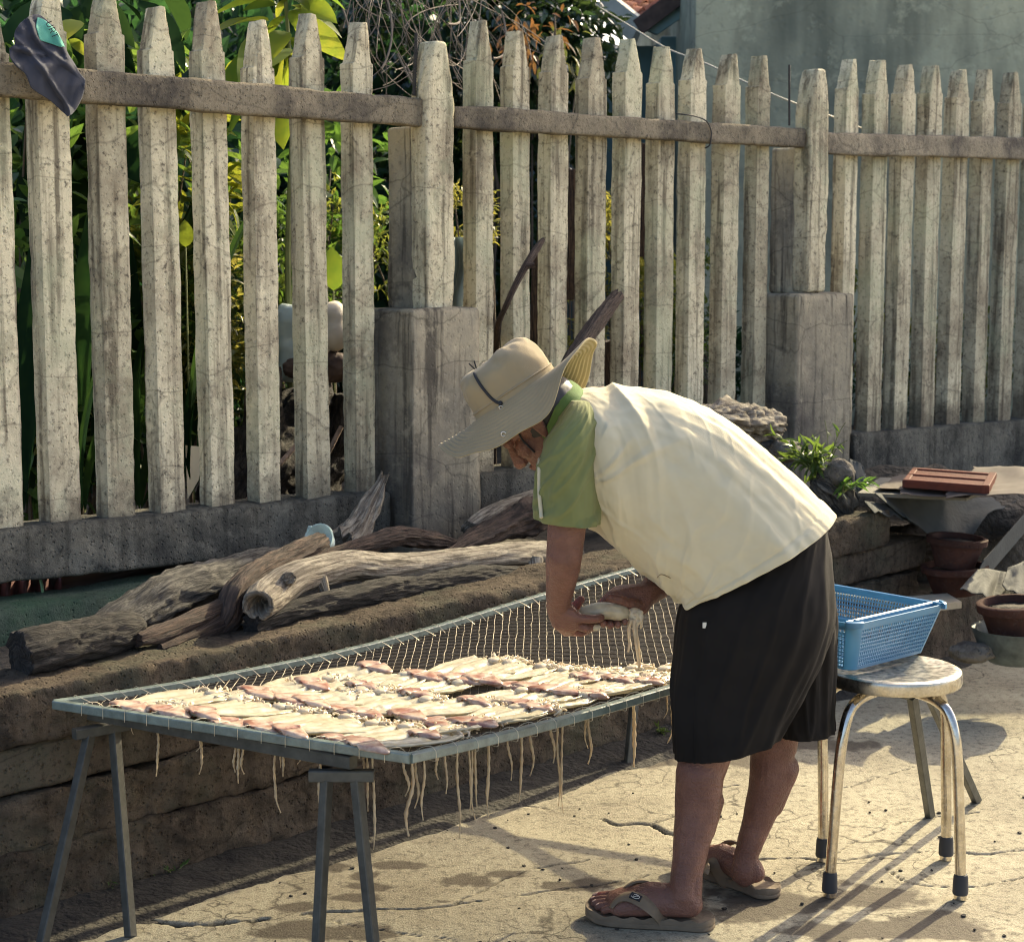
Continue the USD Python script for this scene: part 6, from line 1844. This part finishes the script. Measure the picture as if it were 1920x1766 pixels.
def tube_garment(rows, mat, name, parent, seed, amp=.004, nseg=128, inner_frac=.06, cap0=True, steps=80, tilt=None, fold_fn=None):
    """rows: (centre point, half-axis vector a, half-axis vector b)."""
    c = np.array([np.concatenate(rw) for rw in rows], float)
    s = np.linspace(0, 1, len(c))
    C = PchipInterpolator(s, c, axis=0)(np.linspace(0, 1, steps))
    t = np.arange(nseg) * 2 * pi / nseg
    out = []
    for k, row in enumerate(C):
        p, a, b = row[:3], row[3:6], row[6:9]
        f = k / (steps - 1)
        ring = p + np.cos(t)[:, None] * a + np.sin(t)[:, None] * b
        q = np.stack([np.cos(t) * 2.2, np.sin(t) * 2.2, np.full(nseg, f * 2.0)], 1) + seed
        d = (ring - p)
        d /= np.linalg.norm(d, axis=1, keepdims=True)
        dsp = amp * 2 * (meshkit.fbm(q * 1.5, 3, seed) - .5)
        if fold_fn is not None:
            dsp = dsp + fold_fn(t, f)
        ring = ring + d * dsp[:, None]
        out.append(ring)
    out = np.array(out)
    inn = [out[-1] + (out[-1].mean(0) - out[-1]) * .03, out[-10] + (out[-10].mean(0) - out[-10]) * inner_frac, out[-24] + (out[-24].mean(0) - out[-24]) * (inner_frac + .05)]
    m = fixed(loft(np.concatenate([out, inn]), cap0=cap0, cap1=False))
    return obj(name, m, mat, parent, smooth=True), m


def srow(x, y, hw, yc, hd, skew=0.0):
    return (J(x, y, yc), np.array([hw * PPM, 0, skew * PPM]), np.array([0, hd, 0]))


slf = lambda t, f: .010 * np.clip(1 - np.abs(meshkit.fbm(np.stack([f * 5 + np.cos(t) * 1.3, np.sin(t) * 1.5, 0 * t], 1) + 2, 2, 3) - .5) * 9, 0, 1) * (.3 + .7 * f)
sl_o, slm = tube_garment([srow(1086, 750, 12, 3.825, .03), srow(1082, 780, 34, 3.79, .06, 8), srow(1070, 828, 49, 3.772, .076, 10), srow(1063, 880, 52, 3.764, .076, 6), srow(1063, 930, 52, 3.762, .075, 3), srow(1063, 978, 51, 3.762, .074, -4)],
                         "shirt_green", "sleeve", man, 3, amp=.004, fold_fn=slf)
tube_garment([srow(1100, 775, 20, 4.01, .04), srow(1110, 810, 46, 4.05, .07), srow(1130, 860, 52, 4.08, .075), srow(1170, 930, 52, 4.10, .075)], "shirt_green", "sleeve", man, 4, amp=.004)
# white piping down the front edge of the sleeve
pp = np.array([p for p in (hit(slm, x, y, .002) for x, y in [(1013, 836), (1012, 860), (1011, 885), (1011, 910), (1012, 935), (1014, 955), (1015, 970)]) if p is not None]) - [0, .004, 0]
if len(pp) > 3:
    obj("piping", tube(curve(pp, 24), .0042, 8, flat=.8), "shirt_white", sl_o, smooth=True)
# collar
cr = []
for (tx, ty, bx, by, hw) in ((1094, 732, 1026, 862, .120), (1080, 719, 1014, 852, .106), (1064, 711, 1006, 842, .098), (1058, 711, 1004, 836, .096)):
    a, b = J(tx, ty, 3.90), J(bx, by, 3.90)
    c, r_ = (a + b) / 2, (a - b) / 2
    cr.append(c + np.cos(th_)[:, None] * r_ + np.sin(th_)[:, None] * np.array([0, -hw, 0]))
cr = PchipInterpolator([0, .4, .8, 1], np.array(cr), axis=0)(np.linspace(0, 1, 14))
cr += (.003 * 2 * nz(cr, 22, 3))[..., None] * np.array([.3, -1, .3])
cr = np.concatenate([cr, [cr[-1] + (cr[-1].mean(0) - cr[-1]) * .05, cr[-6] + (cr[-6].mean(0) - cr[-6]) * .08]])
obj("collar", fixed(loft(cr, cap0=False, cap1=False)), "collar_green", sh_o, smooth=True)
# sleeve hem and shirt hem stitching are relief; a loose thread on the shirt
th_pts = hits(shirt, [(1232, 1083), (1240, 1077), (1250, 1080), (1257, 1084)], .003, 10)
if len(th_pts) > 3:
    obj("loose_thread", tube(th_pts, .0009, 5), "strap_tan", sh_o)

# ------------------------------------------------------------------ shorts


def row_x(xl, xr, y, yc, hd, dyl=0, dyr=0):
    a, b = J(xl, y + dyl, yc), J(xr, y + dyr, yc)
    return ((a + b) / 2, (b - a) / 2, np.array([0, hd, 0]))


shf = lambda t, f: (.0075 * np.clip(1 - np.abs(meshkit.fbm(np.stack([np.cos(t) * 3.2 + .8 * f, np.sin(t) * 3.2, 0 * t + f * .8], 1) + 9, 2, 4) - .5) * 8, 0, 1) - .003) * np.clip(f * 2, .3, 1)
so, shm = tube_garment([row_x(1450, 1546, 975, 3.92, .12), row_x(1352, 1556, 1040, 3.91, .145), row_x(1290, 1562, 1100, 3.895, .156), row_x(1270, 1562, 1160, 3.875, .146), row_x(1262, 1540, 1230, 3.858, .128), row_x(1257, 1508, 1300, 3.850, .116), row_x(1262, 1484, 1360, 3.846, .112, 18, -16), row_x(1266, 1468, 1394, 3.845, .112, 24, -20)],
                       "shorts_dark", "shorts", man, 6, amp=.006, steps=90, nseg=150, fold_fn=shf)
tube_garment([row_x(1450, 1545, 985, 3.94, .10), row_x(1390, 1560, 1060, 3.96, .12), row_x(1395, 1567, 1150, 3.985, .125), row_x(1412, 1566, 1250, 4.0, .112), row_x(1430, 1563, 1330, 4.005, .106), row_x(1436, 1561, 1366, 4.005, .106)],
             "shorts_dark", "shorts_leg", so, 8, amp=.006, steps=80, nseg=130, fold_fn=shf)
lb = hit(shm, 1321, 1172, .002)
if lb is not None:
    obj("white_tag", box(lb - [.004, .001, .006], lb + [.004, .001, .006]), "print_white", so)

# ------------------------------------------------------------------ hat
O = J(968, 742, 3.875)
ha = np.array([-.55, .07, .83]); ha /= np.linalg.norm(ha)
hfv = np.array([-.83, 0, -.56]); hfv -= ha * np.dot(hfv, ha); hfv /= np.linalg.norm(hfv)
hsv = np.cross(ha, hfv)
if hsv[1] > 0:
    hsv = -hsv
NH = 120
ph = np.arange(NH) * 2 * pi / NH
cf, sf = np.cos(ph), np.sin(ph)


def hring(rf, rs, h, hoff=0.0):
    return O + (rf * cf)[:, None] * hfv + (rs * sf)[:, None] * hsv + (h + hoff)[:, None] * ha if np.ndim(h) else O + (rf * cf)[:, None] * hfv + (rs * sf)[:, None] * hsv + ha * h


cp = np.array([(0.0, .100, .088), (.018, .099, .087), (.020, .0975, .086), (.042, .098, .086), (.064, .095, .083), (.082, .086, .075), (.095, .069, .060), (.102, .046, .040), (.104, .02, .017), (.1045, .002, .002)])
cs = np.linspace(0, 1, len(cp))
CP = PchipInterpolator(cs, cp, axis=0)(np.linspace(0, 1, 40))
crown = np.array([hring(a, b, h) for h, a, b in CP])
q = (crown - O) * 13
dn_ = np.clip(CP[:, 0] / .1, 0, 1)[:, None]
crown = crown + (crown - O - ha * .03) / .1 * (.021 * 2 * (meshkit.fbm(q + 5, 3, 3) - .5) * dn_ + .006 * 2 * (meshkit.fbm(q * 2.5 + 5, 2, 6) - .5) * dn_)[..., None]
# dent at the front of the top
hat = thing  # (the hat is worn: child of the person)
crm = fixed(loft(crown, cap0=False, cap1=True))
ht = obj("sun_hat", crm, "hat_khaki", man, smooth=True, label="wide brimmed khaki sun hat with black cord")
nb = 90
tb = np.linspace(0, 1, nb)
Rf = np.where(cf > 0, .192, .200) + .006 * np.cos(2 * ph)
Rs = np.where(sf > 0, .148, .185)
brim_t, brim_b = [], []
wav = .012 * np.sin(3 * ph + .8) + .008 * np.sin(5 * ph + 2) + .004 * np.sin(9 * ph + 1) + .010 * np.sin(2 * ph + 2.5)
for t in tb:
    rf, rs = .098 + (Rf - .098) * t, .086 + (Rs - .086) * t
    side_drop = np.where(sf > 0, .044, np.interp(cf, [-.2, .5], [.090, .012])) * np.abs(sf) ** 1.4
    drop = (side_drop + .012 * (cf > 0) * cf ** 2 - .026 * (cf < 0) * cf ** 2) * t ** 1.15 + .012 * t
    h = .004 - drop + wav * t ** 1.5 + .0011 * np.sin(t * 11 * 2 * pi)
    ring = O + (rf * cf)[:, None] * hfv + (rs * sf)[:, None] * hsv + h[:, None] * ha
    brim_t.append(ring)
    brim_b.append(ring - ha * .0032)
top = np.array(brim_t)
und = np.array(brim_b)
edge_ = (top[-1] + und[-1]) / 2 + (top[-1] - O) * .006
bt_ = fixed(loft(np.concatenate([top, [edge_]]), cap0=False, cap1=False))
bb_ = fixed(loft(np.concatenate([[edge_], und[::-1]]), cap0=False, cap1=False))
br = obj("brim", bt_, "hat_khaki", ht, smooth=True)
obj("brim_lining", bb_, "hat_under", ht, smooth=True)
bandp = np.array([O + (.1005 * c_) * hfv + (.0885 * s_) * hsv + ha * .016 for c_, s_ in zip(cf, sf)])
obj("hat_seam", tube(np.concatenate([bandp, bandp[:1]]), .0014, 6), "hat_khaki", ht, smooth=True)
cd = hits(crm, [(889, 700), (897, 716), (910, 734), (925, 750), (938, 757)], .002, 16)
if len(cd) > 3:
    obj("cord", tube(cd, .0032, 8), "cord_black", ht, smooth=True)
kn = hit(crm, 938, 756, .003)
if kn is not None:
    m = trimesh.creation.icosphere(2, .005); m.apply_translation(kn)
    obj("cord_knot", m, "cord_black", ht, smooth=True)
k0 = J(890, 692, 3.86)
obj("cord_end", cat(tube([k0, k0 + [-.012, -.004, .012]], .0016, 6), tube([k0 + [.004, 0, 0], k0 + [-.001, -.004, .018]], .0016, 6)), "cord_black", ht)
for ex_, ey_, sr in ((944, 814, .0048), (939, 764, .0036)):
    e0 = hit(bt_, ex_, ey_, .001)
    if e0 is not None:
        aa = np.linspace(0, 2 * pi, 17)
        Bq = basis(CAM - e0, (1, 0, 0))
        obj("eyelet", tube(np.c_[sr * np.cos(aa), sr * np.sin(aa), 0 * aa] @ Bq.T + e0, .0014, 6), "chrome", ht, smooth=True)
ch = hits(cat(body), [(970, 806), (980, 825), (992, 838), (1003, 848)], .003, 14)
if len(ch) > 3:
    obj("chin_cord", tube(ch, .0022, 6), "cord_black", ht, smooth=True)

# ------------------------------------------------------------------ sandals


def sandal(heel, e, side, name_label, logo, strap_px):
    e = np.array([*e, 0.0]) / np.linalg.norm(e)
    n = np.array([*side, 0.0])
    n = n - e * np.dot(n, e)
    n /= np.linalg.norm(n)
    h = np.array([*heel, 0.0])
    at = lambda a, b, z: h + e * a + n * b + np.array([0, 0, z])
    L0, L1 = -.045, .243
    ns = 60
    s = np.linspace(0, 1, ns)
    half = lambda x: .036 + .018 * np.sin(np.clip((x - .25) / .75, 0, 1) * pi * .62) ** 1.2
    out = []
    for x in s:
        w_ = half(x) * (np.clip(1 - ((x - .86) / .14) ** 2, 0, 1) ** .5 if x > .86 else 1) * (np.clip(1 - ((.12 - x) / .12) ** 2, 0, 1) ** .5 if x < .12 else 1)
        out.append((L0 + (L1 - L0) * x, w_))
    loop = [(a, w_ - .004) for a, w_ in out] + [(a, -w_ - .004) for a, w_ in out[::-1][1:-1]]
    loop = np.array(loop)
    cxy = loop.mean(0)
    rings = []
    toe_up = lambda a: .012 * np.clip((a - .16) / .08, 0, 1) ** 2
    wavy = lambda a, b: .0035 * np.sin(a * 150 + b * 30)
    for z, k, wv in ((0.0, .97, 0), (.003, 1.0, 0), (.010, 1.0, 0), (.011, .985, 0), (.0125, 1.0, 0), (.020, 1.0, .8), (.0245, .985, .8), (.0225, .93, .5), (.020, .84, 0)):
        p = cxy + (loop - cxy) * k
        rings.append(np.array([at(a, b, z + toe_up(a) + wavy(a, b) * wv) for a, b in p]))
    m = fixed(loft(np.array(rings)))
    sd_ = obj("sandal", m, "sole_tan", man, smooth=40, label=name_label)
    # thong straps from between the toes over the instep to both sides
    for sg, ends in ((1, .046), (-1, -.050)):
        if sg == 1:
            c_, ly = [], h[1] - .03
            for x, y in curve(np.array([(x, y, 0) for x, y in strap_px], float), 26)[:, :2]:
                p = hit(body, x, y, .003)
                if p is None or abs(p[1] - h[1]) > .16:
                    p = on_y(x, y, ly)
                ly = p[1]
                c_.append(p)
            c_ = curve(c_, 22)
            for _ in range(3):
                c_[1:-1] = (c_[:-2] + c_[1:-1] * 2 + c_[2:]) / 4
        else:
            c_ = np.array([at(a, b, z) for a, b, z in curve([(.176, -.020, .036), (.158, -.022, .064), (.130, -.030, .080), (.100, -.046, .062), (.072, ends * .95, .018)], 22)])
        wd = np.interp(np.linspace(0, 1, 22), [0, .2, .6, 1], [.006, .012, .016, .018])
        P = []
        tt_ = np.gradient(c_, axis=0)
        tt_ /= np.linalg.norm(tt_, axis=1, keepdims=True)
        for k in range(22):
            o = c_[k] - at(.11, 0, .01)
            w1 = np.cross(tt_[k], o / np.linalg.norm(o))
            w1 /= np.linalg.norm(w1)
            nn = np.cross(w1, tt_[k])
            if np.dot(nn, o) < 0:
                nn = -nn
            P.append([c_[k] + w1 * wd[k] * u_ + nn * (.003 - .004 * u_ * u_) for u_ in np.linspace(-1, 1, 7)])
        st = obj("strap", sheet(np.array(P), .005), "strap_tan", sd_, smooth=50)
        if sg == 1 and logo:
            pts = np.array(P)
            c = (pts[8, 3] + pts[9, 3]) / 2
            tx = pts[11, 3] - pts[7, 3]
            ty = pts[8, 5] - pts[8, 1]
            zx = np.cross(tx, ty)
            if np.dot(zx, CAM - c) < 0:
                zx = -zx
            Bq = basis(zx, tx)
            pl = box((-.013, -.007, -.001), (.013, .007, .0052))
            obj("strap_badge", T(pl.vertices @ Bq.T + c, pl.faces), "cord_black", sd_)
            aa = np.linspace(-2.6, 2.3, 26)
            sw = np.c_[.009 * np.cos(aa) * (1 - .12 * aa / 2.6), .0048 * np.sin(aa) * (1 - .2 * aa / 2.6), np.full(26, .0056)]
            sw2 = np.c_[np.linspace(-.005, .005, 10), .0022 * np.sin(np.linspace(-2.4, 2.4, 10)), np.full(10, .0056)]
            obj("swirl_mark", cat(tube(sw @ Bq.T + c, .0007, 5), tube(sw2 @ Bq.T + c, .0007, 5)), "print_white", sd_)


sandal((.396, 3.782), NE, (0, -1), "brown thong sandal with a badge on the strap, on the nearer foot", True, [(1146, 1702), (1158, 1686), (1176, 1679), (1206, 1690), (1232, 1709), (1248, 1732)])
sandal((.568, 3.985), FE, (-.5, -1), "brown thong sandal on the farther foot", False, [(1322, 1638), (1336, 1610), (1347, 1627), (1358, 1646), (1367, 1662)])

# ------------------------------------------------------------------ the squid in his hands
hq = thing("held_squid", "glossy squid held in the person's hands with tentacles hanging down", "squid", at=J(1130, 1148, 3.90))
n = 30
s = np.linspace(0, 1, n)
axis = curve([J(1084, 1156, 3.905), J(1105, 1147, 3.900), J(1135, 1145, 3.898), J(1160, 1148, 3.900), J(1178, 1152, 3.905)], n)
rr_ = np.interp(s, [0, .12, .4, .8, .95, 1], [.007, .015, .0195, .019, .014, .008])
m = tube(axis, rr_, 20)
m.vertices += (.0022 * 2 * nz(m.vertices, 60, 3))[:, None] * np.array([.3, -1, .6])
obj("mantle", m, "squid_white", hq, smooth=True)
fn = tube(curve([J(1086, 1168, 3.885), J(1100, 1174, 3.880), J(1118, 1176, 3.882), J(1126, 1170, 3.888)], 14), np.interp(np.linspace(0, 1, 14), [0, .3, .8, 1], [.004, .010, .010, .003]), 12, flat=.7)
obj("fin", fn, "squid_white", hq, smooth=True)
hh = trimesh.creation.icosphere(3)
hh.vertices *= np.array([.017, .013, .016]) * (1 + .35 * nz(hh.vertices + 3, 2.2, 4))[:, None]
hh.apply_translation(J(1190, 1152, 3.905))
obj("head", hh, "squid_arm", hq, smooth=True)
ar = []
r = np.random.default_rng(4)
for k in range(7):
    a = J(1186 + r.uniform(-6, 6), 1150 + r.uniform(-6, 6), 3.90)
    ar.append(tube(curve([a, J(1196 + r.uniform(-10, 8), 1160 + r.uniform(-14, 8), 3.89), J(1192 + r.uniform(-14, 10), 1172 + r.uniform(-12, 8), 3.895)], 10), np.linspace(.0055, .0022, 10), 7))
obj("arms", cat(ar), "squid_arm", hq, smooth=True)
for pts, r0 in (([(1184, 1160), (1179, 1185), (1180, 1205), (1178, 1222)], .0065), ([(1188, 1160), (1191, 1190), (1195, 1220), (1198, 1252)], .0075), ([(1192, 1158), (1194, 1185), (1199, 1225), (1200, 1250)], .005)):
    C = curve([J(x, y, 3.895) for x, y in pts], 18)
    obj("hanging_tentacle", tube(C, np.interp(np.linspace(0, 1, 18), [0, .5, 1], [r0, r0 * .75, r0 * .5]), 8, flat=.7), "squid_tentacle", hq, smooth=True)

# ------------------------------------------------------------------ cloth hung on the fence
Lx = [(28, 66), (36, 48), (50, 34), (66, 27), (84, 28), (92, 18), (105, 19), (120, 27), (140, 48), (165, 60), (190, 95), (205, 112), (218, 126)]
Rx = [(28, 72), (36, 84), (50, 99), (66, 110), (84, 121), (92, 123), (105, 129), (120, 139), (140, 151), (152, 160), (175, 156), (195, 148), (210, 138), (218, 130)]
n1, n2 = 64, 36
ys = np.linspace(28, 218, n1)
lx = PchipInterpolator(*np.array(Lx, float).T)(ys)
rx = PchipInterpolator(*np.array(Rx, float).T)(ys)


def cloth_v(x, y):
    base = np.interp(y, [28, 60, 105, 122, 160, 220], [FV + .015, FV + .035, RV + .012, RV + .034, RV + .04, RV + .03])
    f = .020 * (meshkit.fbm(np.stack([(x + y * .55) / 26.0, (y - x) / 120.0, 0 * x], -1), 3, 3) - .4)
    f += .016 * np.clip(1 - np.abs(meshkit.fbm(np.stack([(x - y * .75) / 38.0, (y + x) / 150.0, 0 * x + 5], -1), 2, 9) - .5) * 7, 0, 1)
    f += .012 * np.clip(1 - np.abs(y - 88 - .25 * (x - 20)) / 7, 0, 1) * (x < 85)
    return base + np.clip(f, -.004, .05)


P = np.zeros((n1, n2, 3))
for i in range(n1):
    xs = np.linspace(lx[i], rx[i], n2)
    vv = cloth_v(xs, np.full(n2, ys[i]))
    for j in range(n2):
        P[i, j] = on_v(xs[j], ys[i], vv[j])
cl = thing("draped_shirt", "dark navy garment with a teal patch draped over a picket and the rail", "garment", at=P[n1 // 2, n2 // 2])
obj("fabric", sheet(P, .0035), "cloth_navy", cl, smooth=True)
Pb = np.zeros((20, 12, 3))
for i, y in enumerate(np.linspace(28, 110, 20)):
    for j, x in enumerate(np.linspace(62 - 30 * i / 19, 74 + 46 * i / 19, 12)):
        Pb[i, j] = on_v(x, y, FV + .012 - .09 * min(1, i / 3))
obj("back_flap", sheet(Pb, .003), "cloth_navy", cl, smooth=True)
pl_, pr_ = [(34, 71), (50, 67), (62, 71), (77, 75)], [(34, 73), (38, 82), (50, 97), (62, 109), (74, 116), (77, 118)]
ys2 = np.linspace(34, 88, 20)
Pp = np.zeros((20, 14, 3))
for i, y in enumerate(ys2):
    a = np.interp(y, [34, 50, 76, 88], [70, 67, 75, 112]); b = np.interp(y, [34, 38, 50, 62, 76, 88], [73, 83, 97, 108, 116, 121])
    for j, x in enumerate(np.linspace(a, b, 14)):
        Pp[i, j] = on_v(x, y, cloth_v(np.array([x]), np.array([y]))[0] + .004)
obj("teal_patch", sheet(Pp, .002), "patch_teal", cl, smooth=True)
tm = meshkit.text_mesh("URT", .016, .0012)
c0 = on_v(85, 43, cloth_v(np.array([88.0]), np.array([50.0]))[0] + .010)
c1 = on_v(93, 60, cloth_v(np.array([92.0]), np.array([60.0]))[0] + .010)
tx = (c1 - c0); tx /= np.linalg.norm(tx)
nn = CAM - c0
Bq = basis(nn - tx * np.dot(nn, tx), tx)
obj("lettering", T(tm.vertices @ Bq.T + c0, tm.faces), "cord_black", cl)
